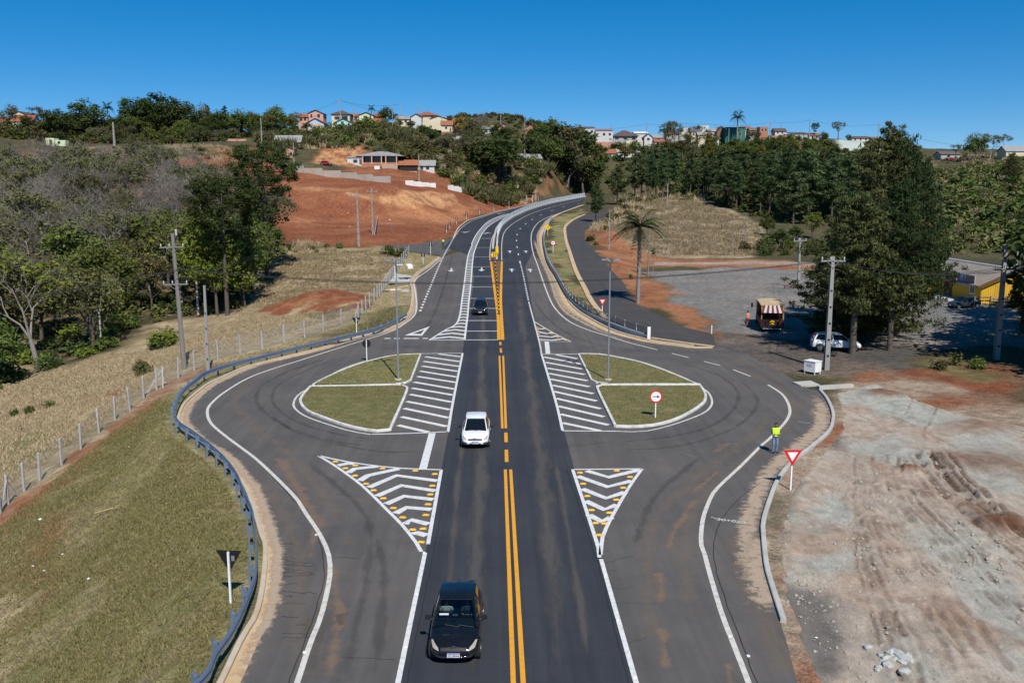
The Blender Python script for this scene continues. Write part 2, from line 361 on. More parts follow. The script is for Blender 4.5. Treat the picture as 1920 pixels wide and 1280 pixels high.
    # earthworks on the left of the climb
    lay(PD2([(420, 290, 300), (512, 306, 290), (560, 314, 290), (640, 322, 0), (735, 333, 290), (830, 346, 0), (905, 358, 308), (1000, 368, 345), (1000, 384, 290), (900, 404, 238), (845, 440, 205), (820, 455, 192), (700, 462, 184), (520, 462, 176), (380, 400, 215), (180, 350, 260), (150, 310, 290)]), redsoil, 1.5)
    st = sstep(fbm(X * .25, Y * 1.5, 5, 3, 31), .45, .65)
    lay(PD2([(500, 405, 222), (700, 400, 226), (830, 398, 234), (900, 380, 262), (880, 400, 240), (830, 425, 214), (640, 418, 212), (500, 415, 214)]), mixc(orange * 1.1, redsoil, st * .6), 2, .85)
    lay(PD2([(640, 361, 0), (680, 364, 0), (740, 370, 0), (850, 363, 0), (864, 384, 0), (835, 393, 0), (780, 392, 0), (720, 381, 0), (680, 371, 0)]), mixc(cut, redsoil, sstep(n2_, .45, .75) * .7), .9, .95, False)
    lay(PD2([(540, 350, 0), (690, 356, 0), (690, 360, 0), (540, 354, 0)]), cut * .9, 1., .55)
    lay(PD2([(640, 325, 305), (780, 345, 300), (900, 352, 320), (960, 345, 350), (830, 318, 330), (700, 312, 330), (600, 305, 330), (595, 280, 340), (690, 275, 340), (700, 305, 335), (640, 316, 318)]), redsoil * 1.0, 2, .9)
    lay(PD2([(595, 308, 325), (600, 275, 342), (680, 280, 342), (690, 308, 328)]), mixc(cut, redsoil, sstep(n2_, .35, .7)), 1.5, .95)
    lay(PD2([(420, 290, 300), (520, 290, 305), (520, 276, 335), (380, 278, 335)]), redsoil, 2, .95)
    lay(PD2([(-60, 320, 270), (180, 308, 285), (260, 300, 310), (210, 272, 350), (90, 280, 345), (-60, 300, 300)]), mixc(redsoil, dry, sstep(n1_, .4, .65)), 3, .95)
    lay(PD2([(0, 300, 300), (60, 290, 320), (0, 280, 330), (-60, 290, 320)]), redsoil, 2, .8)
    lay(PD2([(930, 375, 330), (1000, 370, 380), (1100, 355, 425), (1090, 348, 440), (1000, 362, 370), (930, 362, 335)]), orange * .9, 1.5, .85)
    # verge between the climb and the frontage road
    lay(PL([(1225, 640), (1100, 590), (1030, 480), (1025, 440), (1050, 405), (1095, 392), (1095, 404), (1064, 426), (1066, 460), (1100, 540), (1145, 600)]), mixc(grassy, orange, sstep(n1_, .5, .8) * .7), .6)
    # right field, bare banks, car park
    lay(PD([(1100, 420, 235), (1150, 385, 285), (1250, 372, 295), (1330, 392, 262), (1430, 425, 225), (1425, 470, 196), (1400, 490, 180), (1220, 480, 186), (1150, 455, 205)]), mixc(dryfield, cc(.26, .2, .15), sstep(n3_, .3, .7) * .6), 1.5)
    bank = mixc(orange, redsoil, sstep(n1_, .4, .7))
    lay(PL([(1100, 432), (1130, 425), (1180, 455), (1230, 480), (1420, 487), (1560, 495), (1545, 512), (1400, 504), (1260, 500), (1200, 500), (1240, 545), (1350, 625), (1330, 632), (1190, 572), (1120, 475)]), bank, 1, .95)
    gravel = mixc(grey, cc(.25, .22, .19), sstep(n1_, .4, .7))
    lay(PL([(1215, 510), (1400, 500), (1560, 510), (1700, 540), (1850, 575), (1930, 590), (1930, 650), (1700, 660), (1560, 660), (1400, 640), (1350, 620), (1260, 560)]), gravel, 1)
    lay(PL([(1225, 492), (1400, 489), (1560, 492), (1560, 497), (1400, 495), (1225, 498)]), cc(.36, .3, .25), .4, .9, False)
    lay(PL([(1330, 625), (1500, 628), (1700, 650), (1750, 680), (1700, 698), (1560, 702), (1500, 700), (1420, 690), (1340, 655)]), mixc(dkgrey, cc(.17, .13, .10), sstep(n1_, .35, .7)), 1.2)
    lay(PL([(1235, 540), (1280, 545), (1275, 552), (1230, 548)]), orange, .5, .7)
    # right edge: soil under trees, rough green slope
    lay(PL([(1560, 705), (1720, 690), (1930, 690), (1930, 820), (1800, 790), (1700, 720)]), mixc(redsoil, cc(.2, .14, .09), sstep(n1_, .3, .7)), 1.5)
    lay(PL([(1730, 675), (1930, 660), (1930, 700), (1850, 720), (1760, 700)]), mixc(olive * .7, redsoil * .7, sstep(n1_, .35, .7)), 1.5, .9)
    lay(PL([(1460, 1300), (1475, 900), (1560, 760), (1540, 735), (1640, 690), (1930, 760), (1960, 1400), (1500, 1500)]), mixc(cc(.36, .28, .2), redsoil, sstep(n1_, .4, .7)), 1.5)
    lay(PD([(1560, 262, 540), (1640, 266, 540), (1660, 280, 500), (1640, 320, 440), (1590, 318, 445), (1600, 296, 480), (1570, 276, 520)]), cc(.45, .50, .44), 2, .95)
    lay(PD([(1795, 322, 400), (1810, 318, 410), (1850, 346, 345), (1850, 356, 332), (1815, 358, 330), (1805, 340, 360)]), cc(.42, .46, .42), 1.5, .9)
    lay(PD([(1300, 285, 490), (1370, 283, 490), (1500, 292, 470), (1480, 262, 520), (1380, 268, 525)]), cc(.07, .10, .03), 2, .9)
    col = np.ones((len(X), 4), 'f4'); col[:, :3] = C
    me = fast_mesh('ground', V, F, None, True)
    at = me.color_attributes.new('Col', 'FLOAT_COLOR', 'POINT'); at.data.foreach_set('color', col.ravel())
    m, b = new_mat('ground_cover'); L = m.node_tree.links
    vc = N(m, 'ShaderNodeVertexColor', layer_name='Col').outputs[0]; p = pos(m)
    f1 = noise(m, p, 1.3, 6, .7); f2 = noise(m, p, 9, 4, .7); f3 = noise(m, p, .15, 4)
    cfac = math_n(m, 'MULTIPLY', ramp(m, f1, .3, .7, .58, 1.4), ramp(m, f2, .3, .7, .55, 1.45))
    cfac = math_n(m, 'MULTIPLY', cfac, ramp(m, f3, .3, .7, .85, 1.15))
    cm = N(m, 'ShaderNodeVectorMath', operation='SCALE'); L.new(vc, cm.inputs[0]); L.new(cfac, cm.inputs['Scale'])
    L.new(cm.outputs[0], b.inputs['Base Color']); b.inputs['Roughness'].default_value = .95; b.inputs['Specular IOR Level'].default_value = .1
    L.new(bump(m, math_n(m, 'ADD', f1, math_n(m, 'MULTIPLY', f2, .5)), .9, .22), b.inputs['Normal'])
    me.materials.append(m)
    tag(link('ground', me), kind='structure')
YARD_POLY = PL([(1560, 735), (1640, 715), (1760, 760), (1930, 800), (1990, 850), (2000, 1400), (1560, 1400), (1475, 1190), (1450, 1110), (1447, 1000), (1465, 930), (1520, 860), (1568, 810), (1568, 770)])
build_terrain()

# the stony yard of rock dust on the right: finer sheet with wheel ruts
def build_yard():
    Pp = np.array(YARD_POLY); x0, y0 = Pp.min(0) - .3; x1, y1 = Pp.max(0) + .3
    st = .10; xs = np.arange(x0, x1, st); ys = np.concatenate([np.arange(y0, 62, .11), np.arange(62, y1, .22)])
    Yg, Xg = np.meshgrid(ys, xs, indexing='ij'); X, Y = Xg.ravel(), Yg.ravel()
    d = poly_dist(X, Y, Pp); ins = d < .05
    wx = X + (fbm(X, Y, 3, 3, 41) - .5) * 2.2; wy = Y + (fbm(X, Y, 3, 3, 42) - .5) * 2.2
    rut = np.zeros(len(X)); tread = np.zeros(len(X))
    cv = [[(1600, 850), (1590, 960), (1600, 1100), (1640, 1300)], [(1612, 850), (1618, 920), (1660, 1010), (1760, 1150), (1850, 1300)], [(1690, 850), (1705, 905), (1760, 965), (1860, 1065), (1990, 1200)], [(1745, 850), (1772, 892), (1830, 945), (1900, 990), (2000, 1040)], [(1780, 850), (1812, 885), (1870, 940), (1930, 985), (2010, 1030)]]
    cv = [smooth_line(PL(q), .1) for q in cv]; cv = [np.stack([np.interp(np.linspace(0, 1, 90), np.linspace(0, 1, len(q)), q[:, k]) for k in (0, 1)], -1) for q in cv]; gr_ = np.random.default_rng(17)
    deepl = {(2, .95): 1., (3, .05): 1.1, (3, .35): .9, (2, .55): .8, (1, .9): .5, (3, .8): .7}
    fam = [(i, f, k, 0., 1.) for (i, f), k in deepl.items()] + [(int(gr_.integers(0, 4)), gr_.random(), .15 + .3 * gr_.random(), gr_.random() * .5, .4 + .6 * gr_.random()) for _ in range(84)]
    extra = [c(4, (900, 310), (1060, 370), (1250, 470), (1420, 560)), c(4, (1060, 130), (1080, 200), (1030, 300)), c(4, (1270, 160), (1260, 260), (1200, 390)), c(4, (1180, 380), (1170, 480), (1160, 560)), c(8, (1250, 640), (1190, 730), (1280, 900), (1480, 1100), (1680, 1280))]
    paths = [((cv[i] * (1 - f) + cv[min(i + 1, 4)] * f)[int(s * 89):int(min(1, s + l) * 89) + 1], k) for i, f, k, s, l in fam] + [(np.array(PL(e)), .35) for e in extra]
    jx = (fbm(X, Y, 1.2, 3, 44) - .5) * .3; jy = (fbm(X, Y, 1.2, 3, 45) - .5) * .4; brk = sstep(fbm(X, Y, .9, 3, 46), .38, .55)
    for pl, k in paths:
        if len(pl) < 2: continue
        lo_, hi_ = pl.min(0) - 1.2, pl.max(0) + 1.2; m_ = (X > lo_[0]) & (X < hi_[0]) & (Y > lo_[1]) & (Y < hi_[1])
        if not m_.any(): continue
        q = line_dist(X[m_] + jx[m_], Y[m_] + jy[m_], pl[::3] if len(pl) > 12 else pl); w_ = .065 + .09 * max(k - .4, 0)
        rut[m_] += k * (-.15 * np.exp(-(q / w_) ** 2) + .07 * np.exp(-((q - w_ * 2.3) / w_) ** 2)) * (.3 + .7 * brk[m_]); tread[m_] = np.maximum(tread[m_], min(k * 1.3, 1) * np.exp(-(q / (w_ * 1.2)) ** 2) * (.2 + .8 * brk[m_]))
    n1 = fbm(X + Y * .3, Y * .35, 5, 5, 51); n2 = fbm(X, Y * .45, .9, 4, 52); n3 = fbm(X, Y * .5, .3, 2, 53)
    big = sstep(fbm(X, Y, 1.5, 4, 54), .55, .8)
    Z = T(X, Y, False) + rut * (.5 + n2) + (n2 - .5) * .06 + (n3 - .5) * .03 + big * .05 + (n1 - .5) * .1
    pil = np.zeros(len(X))
    for (a, b, r, h) in [(1653, 738, 1.1, .3), (1676, 742, .7, .2), (1703, 880, .55, .4), (1880, 980, .9, .35), (1860, 870, 2.2, .25), (1850, 800, 2.0, .2)]:
        q = P(a, b); dd = np.hypot(X - q.x, Y - q.y) / r; pil += h * np.exp(-dd ** 2) * (.6 + n2 * .8)
    Z += pil; Z = Z - .16 * sstep(d, -.5, .05)
    red = np.array((.42, .295, .215)); tan = np.array((.49, .395, .31)); pale = np.array((.51, .43, .345)); mint = np.array((.43, .445, .385)); dk = np.array((.14, .13, .12)); rust = np.array((.20, .095, .05))
    def mx(a, b, f): return a * (1 - f[:, None]) + b * f[:, None]
    C = mx(np.tile(tan, (len(X), 1)), red, sstep(n1 + (n2 - .5) * .4, .42, .72))
    C = mx(C, pale, sstep(fbm(wx + wy * .3, wy * .22, 1.6, 4, 61) + (n2 - .5) * .4, .46, .64) * .85)
    tr = fbm(X * .6, Y * 5., 1.0, 3, 71); C = mx(C, C * .93, sstep(tr, .5, .62) * sstep(n1, .35, .6))
    for pts in [[(1480, 745), (1560, 715), (1640, 720), (1760, 760), (1800, 800), (1700, 800), (1620, 770), (1560, 760)], [(1560, 830), (1650, 820), (1760, 850), (1740, 880), (1600, 860)], [(1800, 820), (1930, 810), (1930, 930), (1840, 930)], [(1480, 960), (1590, 930), (1590, 990), (1500, 1000)], [(1500, 1050), (1600, 1030), (1600, 1060), (1490, 1090)],
                [(1700, 960), (1800, 1000), (1930, 1130), (1930, 1260), (1830, 1130)], [(1680, 1200), (1740, 1290), (1680, 1290)]]:
        q = poly_dist(wx, wy, PL(pts)); C = mx(C, mint, (1 - sstep(q + (n2 - .5) * 3, -1.2, 1.2)) * .75)
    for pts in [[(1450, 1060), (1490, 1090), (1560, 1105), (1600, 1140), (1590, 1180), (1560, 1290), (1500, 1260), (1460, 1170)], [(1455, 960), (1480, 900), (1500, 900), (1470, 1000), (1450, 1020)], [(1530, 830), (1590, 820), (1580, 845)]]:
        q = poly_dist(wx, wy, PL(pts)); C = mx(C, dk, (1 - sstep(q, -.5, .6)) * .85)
    C = mx(C, rust, np.clip(pil * 4, 0, 1) * .85); C = mx(C, rust * .6, np.clip(tread * 1.0, 0, .8))
    clod = sstep(fbm(X, Y, .5, 3, 81) * sstep(n2, .2, .6), .42, .6); C = mx(C, C * .62, clod * .35); C *= (.76 + .28 * n3)[:, None]
    idx = np.full(len(X), -1); idx[ins] = np.arange(ins.sum()); a = np.arange(len(X)).reshape(Xg.shape)
    F = np.stack([a[:-1, :-1], a[:-1, 1:], a[1:, 1:], a[1:, :-1]], -1).reshape(-1, 4); F = F[ins[F].all(1)]
    me = fast_mesh('gravel_yard', np.stack([X, Y, Z], -1)[ins], idx[F], None, True)
    col = np.ones((ins.sum(), 4), 'f4'); col[:, :3] = C[ins]
    at = me.color_attributes.new('Col', 'FLOAT_COLOR', 'POINT'); at.data.foreach_set('color', col.ravel())
    m, b = new_mat('rock_dust'); L = m.node_tree.links; p = pos(m)
    vc = N(m, 'ShaderNodeVertexColor', layer_name='Col').outputs[0]
    f = math_n(m, 'MULTIPLY', ramp(m, noise(m, pos(m, 1, .4, 1), 3.0, 9, .8), .3, .7, .74, 1.2), ramp(m, noise(m, pos(m, 1, .5, 1), 34, 4, .8), .3, .7, .74, 1.24))
    f = math_n(m, 'MULTIPLY', f, ramp(m, noise(m, pos(m, 1.2, .5, 1), 12, 4, .8), .35, .65, .84, 1.14))
    cm = N(m, 'ShaderNodeVectorMath', operation='SCALE'); L.new(vc, cm.inputs[0]); L.new(f, cm.inputs['Scale']); L.new(cm.outputs[0], b.inputs['Base Color'])
    b.inputs['Roughness'].default_value = .95; b.inputs['Specular IOR Level'].default_value = .1
    L.new(bump(m, noise(m, pos(m, 1, .5, 1), 11, 8, .85), .7, .05), b.inputs['Normal']); me.materials.append(m)
    tag(link('gravel_yard', me), kind='structure')
build_yard()

# ------------------------------------------------------------------ roads
def asphalt(name, col, streak=.25, dusty=None, dust=.0, rough=.85):
    m, b = new_mat(name); L = m.node_tree.links; p = pos(m)
    f = noise(m, p, .35, 6, .65); s = noise(m, pos(m, 1.6, .05, 1), 1.0, 4, .6); g = noise(m, p, 45, 3, .8)
    cc = mix(m, f, [v * .8 for v in col], [v * 1.25 for v in col])
    if dusty: cc = mix(m, math_n(m, 'MULTIPLY', ramp(m, noise(m, p, .12, 6, .7), .42, .7), dust), cc, dusty)
    k = math_n(m, 'MULTIPLY', ramp(m, s, .25, .75, 1 - streak, 1 + streak), ramp(m, g, .3, .7, .75, 1.28))
    cm = N(m, 'ShaderNodeVectorMath', operation='SCALE'); L.new(cc, cm.inputs[0]); L.new(k, cm.inputs['Scale']); L.new(cm.outputs[0], b.inputs['Base Color'])
    b.inputs['Roughness'].default_value = rough; b.inputs['Specular IOR Level'].default_value = .25
    L.new(bump(m, g, .35, .01), b.inputs['Normal']); return m
M_OLD = asphalt('worn_asphalt', (.090, .084, .080), .16, (.19, .155, .125), .35)
M_NEW = asphalt('new_asphalt', (.034, .037, .045), .22, (.062, .060, .059), .45, .78)
M_FRONT = asphalt('frontage_asphalt', (.060, .056, .055), .12, (.12, .09, .07), .25)
def sheet(name, poly, off, mat, step=4.):
    bm = bmesh.new(); vs = [bm.verts.new((float(x), float(y), 0)) for x, y in poly]
    tris = geometry.tessellate_polygon([[v.co for v in vs]])
    for t in tris:
        try: bm.faces.new([vs[i] for i in t])
        except ValueError: pass
    ymin, ymax = min(v.co.y for v in vs), max(v.co.y for v in vs); y = max(94., math.floor(ymin / step) * step)
    while y < ymax:
        if y > ymin: bmesh.ops.bisect_plane(bm, geom=bm.verts[:] + bm.edges[:] + bm.faces[:], plane_co=(0, y, 0), plane_no=(0, 1, 0))
        y += step
    bmesh.ops.triangulate(bm, faces=bm.faces[:])
    for v in bm.verts: v.co.z = float(S(v.co.y)) + off
    bmesh.ops.recalc_face_normals(bm, faces=bm.faces[:])
    for f in bm.faces:
        if f.normal.z < 0: f.normal_flip()
    me = bpy.data.meshes.new(name); bm.to_mesh(me); bm.free(); me.materials.append(mat)
    return link(name, me)
def normals2(q):
    t = np.gradient(q, axis=0); t /= np.linalg.norm(t, axis=1)[:, None] + 1e-9; return np.stack([-t[:, 1], t[:, 0]], -1)
def ribbon(mb, pts, width, off, shift=0., step=1.0, raw=False):
    q = np.asarray(pts, float) if raw else smooth_line(pts, step); n = normals2(q)
    if np.isscalar(width): width = np.full(len(q), width)
    a = q + n * (shift + width / 2)[:, None]; b = q + n * (shift - width / 2)[:, None]; k = len(q)
    zs = S(q[:, 1]) + off; tt = np.linspace(0, 1, k)
    vs = [(*a[i], zs[i]) for i in range(k)] + [(*b[i], zs[i]) for i in range(k)]
    fs = [(i, i + k, i + k + 1, i + 1) for i in range(k - 1)]
    uv = [[(0, tt[i]), (1, tt[i]), (1, tt[i + 1]), (0, tt[i + 1])] for i in range(k - 1)]
    return mb.add(vs, fs, uv)
def quad(mb, pts, off): return mb.add([(x, y, float(S(y)) + off) for x, y in pts], [tuple(range(len(pts)))])
def bar(mb, pxpts, width, off=.014):
    q = np.array(GL(pxpts)); n = normals2(q) if len(q) > 2 else np.repeat(normals2(q)[:1], 2, 0)
    a, b = q + n * width / 2, q - n * width / 2
    for i in range(len(q) - 1): quad(mb, [a[i], b[i], b[i + 1], a[i + 1]], off)
def dashes(mb, pts, ln, gap, width, off=.014):
    q = smooth_line(pts, .25); k = int(round((ln + gap) / .25)); d = max(2, int(round(ln / .25)))
    for i in range(0, len(q) - d, k): ribbon(mb, q[i:i + d + 1], width, off, raw=True)
st = lambda o: tag(o, kind='structure')
st(sheet('apron', APRON, 0, M_OLD))
MAINL = [(700, 2000), (725, 1400), (748, 1280), (797, 1040), (828, 880), (867, 663), (876, 600), (884, 560), (889, 520), (880, 480), (850, 466), (827, 468), (842, 452)]
MAINR = [(1000, 470), (985, 500), (999, 580), (1012, 640), (1019, 663), (1077, 880), (1128, 1040), (1193, 1280), (1228, 1400), (1330, 2000)]
st(sheet('main_road', GL(MAINL) + wAL2 + wAR[:7] + GL(MAINR), .005, M_NEW))
st(sheet('frontage_road', wFRL[:-2] + GL([(1292, 652), (1345, 652)]) + wFRR[::-1], .003, M_FRONT))
st(sheet('side_road', GL([(852, 447), (842, 449), (780, 457), (690, 461), (600, 462), (600, 466), (690, 466), (770, 471), (822, 478), (829, 483), (845, 470)]), .002, M_OLD))

# dust, sand and worn tracks lying on the asphalt: thin films with ragged edges
def film(name, col, amt, soft=.8, scale=2.2, stretch=(1, 1, 1)):
    m, b = new_mat(name); L = m.node_tree.links
    uv = N(m, 'ShaderNodeSeparateXYZ'); L.new(N(m, 'ShaderNodeUVMap').outputs[0], uv.inputs[0])
    def tri(o): return math_n(m, 'SUBTRACT', 1., math_n(m, 'ABSOLUTE', math_n(m, 'SUBTRACT', math_n(m, 'MULTIPLY', o, 2.), 1.)))
    a = math_n(m, 'MULTIPLY', ramp(m, tri(uv.outputs[0]), 0, soft), ramp(m, tri(uv.outputs[1]), 0, .25))
    n = noise(m, pos(m, *stretch), scale, 6, .7)
    f = ramp(m, math_n(m, 'ADD', math_n(m, 'MULTIPLY', a, .7), math_n(m, 'MULTIPLY', math_n(m, 'SUBTRACT', n, .5), 1.9)), .25, .65, 0, amt)
    cl = mix(m, noise(m, pos(m), 7, 4), [v * .75 for v in col], [v * 1.2 for v in col]); L.new(cl, b.inputs['Base Color'])
    b.inputs['Roughness'].default_value = .95; b.inputs['Specular IOR Level'].default_value = .1
    L.new(f, b.inputs['Alpha']); return m
F_SAND = film('sand_film', (.46, .355, .26), .85, .8); F_DUST = film('red_dust_film', (.33, .22, .145), .42, 1.0, 1.1); F_LIGHT = film('worn_track_film', (.135, .125, .115), .55, 1.0, .6, (1.5, .25, 1)); F_DARK = film('rubber_film', (.04, .04, .042), .2, 1.0, .9, (1, .5, 1))
F_PALEDUST = film('pale_dust_film', (.25, .20, .155), .32, 1.0, 1.0)
mb = MB()
for ln, wd in [(wAL[1:22], .85), (wAL[20:], .8)]: ribbon(mb, ln, wd, .008, .02)
ribbon(mb, wKR, 1.5, .008, -.55); ribbon(mb, wAR[1:], 1.0, .012, -.2); ribbon(mb, GL(c(10, (1880, 160), (1840, 330), (1850, 520), (1890, 640), (1900, 760))), 1.6, .010)
ribbon(mb, GL(c(4, (330, 240), (400, 330), (380, 420), (240, 540), (60, 690), (0, 760))), 1.7, .009)
ribbon(mb, GL([(1000, 445), (1012, 480), (1030, 520), (1052, 575), (1100, 608), (1180, 640), (1290, 655)]), .9, .0125)
st(mb.build('gutter_sand', F_SAND, fix=False))
mb = MB()
for pts, wd in [([(515, 850), (540, 885), (560, 920), (590, 970), (607, 1005)], 1.3), ([(620, 1050), (630, 1110), (640, 1160), (625, 1215), (620, 1290)], .9), ([(640, 1150), (655, 1140), (650, 1170)], .5), ([(1335, 850), (1370, 830), (1395, 840)], 1.0), ([(1310, 930), (1290, 955), (1262, 1000), (1250, 1040)], .7), ([(1235, 1070), (1240, 1100), (1235, 1135)], .75), ([(1240, 1170), (1245, 1210), (1252, 1260)], .7), ([(1350, 880), (1320, 905), (1290, 930)], .6), ([(1365, 1240), (1370, 1290)], .6), ([(585, 985), (590, 1000), (580, 1050)], .5), ([(1270, 845), (1310, 860)], .5), ([(870, 615), (840, 640)], .6), ([(775, 690), (810, 697), (845, 692)], .5)]:
    ribbon(mb, GL(pts), wd, .009)
st(mb.build('red_dust', F_DUST, fix=False))
mb = MB()
for pts, wd in [([(880, 1400), (893, 1050), (900, 850), (905, 660), (907, 560)], 1.5), ([(1060, 1400), (1035, 1100), (1012, 860), (985, 640), (970, 540)], 1.6), ([(830, 1290), (850, 1000), (870, 800)], .7), ([(1110, 1290), (1075, 1050), (1040, 850)], .6)]:
    ribbon(mb, GL(pts), wd, .010)
st(mb.build('worn_tracks', F_LIGHT, fix=False))
mb = MB()
for pts, wd in [([(760, 830), (640, 815), (545, 785), (510, 745), (540, 710), (640, 672), (760, 655)], .5), ([(760, 842), (620, 826), (520, 790), (480, 745), (520, 705), (640, 662)], .6), ([(800, 845), (700, 845), (560, 812), (500, 770)], .6), ([(1090, 830), (1230, 822), (1340, 795), (1385, 745), (1350, 705), (1250, 672)], .6), ([(1100, 842), (1260, 838), (1380, 800), (1420, 750), (1380, 705)], .6), ([(820, 646), (760, 650), (690, 655)], .5), ([(640, 1290), (690, 1060), (680, 960), (560, 850)], .7), ([(700, 1290), (720, 1080), (700, 990)], .7), ([(1180, 1050), (1230, 930), (1320, 850)], .7), ([(850, 470), (825, 560), (790, 620), (700, 655)], .7), ([(1000, 560), (1030, 600), (1100, 640), (1250, 665)], .7)]:
    ribbon(mb, GL(pts), wd, .0065)
st(mb.build('tyre_marks', F_DARK, fix=False))
mb = MB()
for pts, wd in [([(600, 1290), (650, 1100), (640, 980), (560, 870), (470, 790), (440, 745), (500, 700), (640, 655), (760, 610), (800, 540), (840, 470)], 1.6), ([(1340, 1290), (1290, 1120), (1300, 960), (1400, 860), (1480, 790), (1475, 740), (1380, 690), (1250, 655)], 1.7), ([(1010, 470), (1022, 530), (1050, 590), (1120, 630)], 1.2), ([(1440, 760), (1420, 810), (1300, 900), (1220, 1000), (1230, 1290)], 1.5), ([(1380, 980), (1390, 1080), (1440, 1180), (1490, 1290)], 1.8), ([(1300, 650), (1400, 680), (1480, 720)], 1.5), ([(580, 1290), (590, 1200), (615, 1100)], 1.5), ([(545, 1290), (560, 1100), (545, 990), (470, 880)], 1.5)]:
    ribbon(mb, GL(pts), wd, .0075)
st(mb.build('pale_dust', F_PALEDUST, fix=False))

M_CRACK = mk('crack_tar', (.022, .021, .02), .9, .2, 5, obj=False); mb = MB(); gk = random.Random(31)
def crack(p0, p1, n=9, j=.10, w_=.022):
    p0, p1 = np.array(p0), np.array(p1); q = [p0 + (p1 - p0) * i / n + np.array([gk.uniform(-j, j), gk.uniform(-j, j)]) for i in range(n + 1)]; ribbon(mb, q, w_ * gk.uniform(.6, 1.3), .0085, raw=True) if True else None
for y in (1018, 1043, 1050, 1058, 1064, 1072, 1080, 1096, 1108, 1118, 1131, 1155, 1188, 1196): a_, b2 = G(521 + gk.uniform(0, 14), y), G(585 + gk.uniform(-35, 14), y + gk.uniform(-4, 8)); crack(a_, b2)
for pts in ([(482, 862), (520, 903), (556, 943), (586, 985), (604, 1030), (608, 1075), (600, 1115), (586, 1160), (566, 1215), (540, 1285)], [(1425, 905), (1380, 940), (1345, 990), (1338, 1040), (1352, 1100), (1385, 1190), (1420, 1280)], [(760, 1290), (812, 1040), (842, 880)], [(1180, 1290), (1122, 1060), (1062, 880)]):
    q = smooth_line(GL(pts), .5); q = q + np.array([[gk.uniform(-.03, .03), 0] for _ in q]); ribbon(mb, q, .03, .0086, raw=True)
for p0, p1 in (((800, 1007), (945, 1007)), ((985, 880), (1070, 884)), ((620, 1230), (740, 1236)), ((1130, 830), (1060, 838))): crack(G(*p0), G(*p1), 14, .03, .02)
for _ in range(26): q = np.array(G(gk.uniform(620, 1350), gk.uniform(640, 1250))); an = gk.uniform(-.5, .5); crack(q, q + np.array([math.cos(an), math.sin(an)]) * gk.uniform(.6, 2.2), 7, .08, .015)
st(mb.build('asphalt_cracks', M_CRACK, fix=False))
# kerbs and gutters
M_CONC = mk('kerb_concrete', (.50, .43, .33), .85, .18, 2, dirt=(.45, .28, .15), dirt_amt=.6, bumpd=.01, obj=False)
M_GREYC = mk('grey_concrete', (.46, .45, .42), .85, .15, 2, dirt=(.3, .24, .18), dirt_amt=.5, bumpd=.01, obj=False)
M_SANDC = mk('sandy_kerb', (.52, .36, .20), .9, .2, 1.2, dirt=(.58, .48, .36), dirt_amt=.7, bumpd=.01, obj=False)
M_WKERB = mk('white_kerb', (.68, .66, .62), .7, .08, 3, dirt=(.33, .28, .24), dirt_amt=.75, obj=False)
def kerb(mb, pts, width, h, shift=0., base=-.05, step=.8, fn=None):
    q = smooth_line(pts, step); n = normals2(q); a = q + n * (shift + width / 2); b = q + n * (shift - width / 2); k = len(q)
    z = (S(q[:, 1]) if fn is None else fn(q)); vs = []
    for i in range(k):
        for pt, dz in ((a[i], base), (a[i], h - .02), (a[i] * .85 + b[i] * .15, h), (b[i] * .85 + a[i] * .15, h), (b[i], h - .02), (b[i], base)): vs.append((*pt, z[i] + dz))
    fs = [(i * 6 + j, i * 6 + j + 1, i * 6 + j + 7, i * 6 + j + 6) for i in range(k - 1) for j in range(5)] + [tuple(range(5, -1, -1)), tuple((k - 1) * 6 + j for j in range(6))]
    return mb.add(vs, fs)
mb = MB(); ribbon(mb, wAL[1:], .5, .004, .16); ribbon(mb, wAR, .8, .0045, .34); st(mb.build('gutter', M_SANDC, fix=False))
mb = MB(); kerb(mb, wAL[1:18], .2, .13, .5); kerb(mb, wAL[17:], .2, .13, .5); kerb(mb, wAR[1:], .22, .14, .85); kerb(mb, wAL2[:9], .35, .14, .25); tag(mb.build('roadside_kerb', M_CONC), kind='structure')
mb = MB(); kerb(mb, wKR, .2, .14, .1); st(mb.build('yard_kerb', M_GREYC))
mb = MB(); kerb(mb, wFRL[3:12], .7, .10, -.3); kerb(mb, GL([(1217, 640), (1290, 651), (1335, 652)]), .5, .1, 0); kerb(mb, GL([(1222, 634), (1290, 644), (1338, 650)]), .35, .1, 0)
st(mb.build('frontage_kerb', M_SANDC))

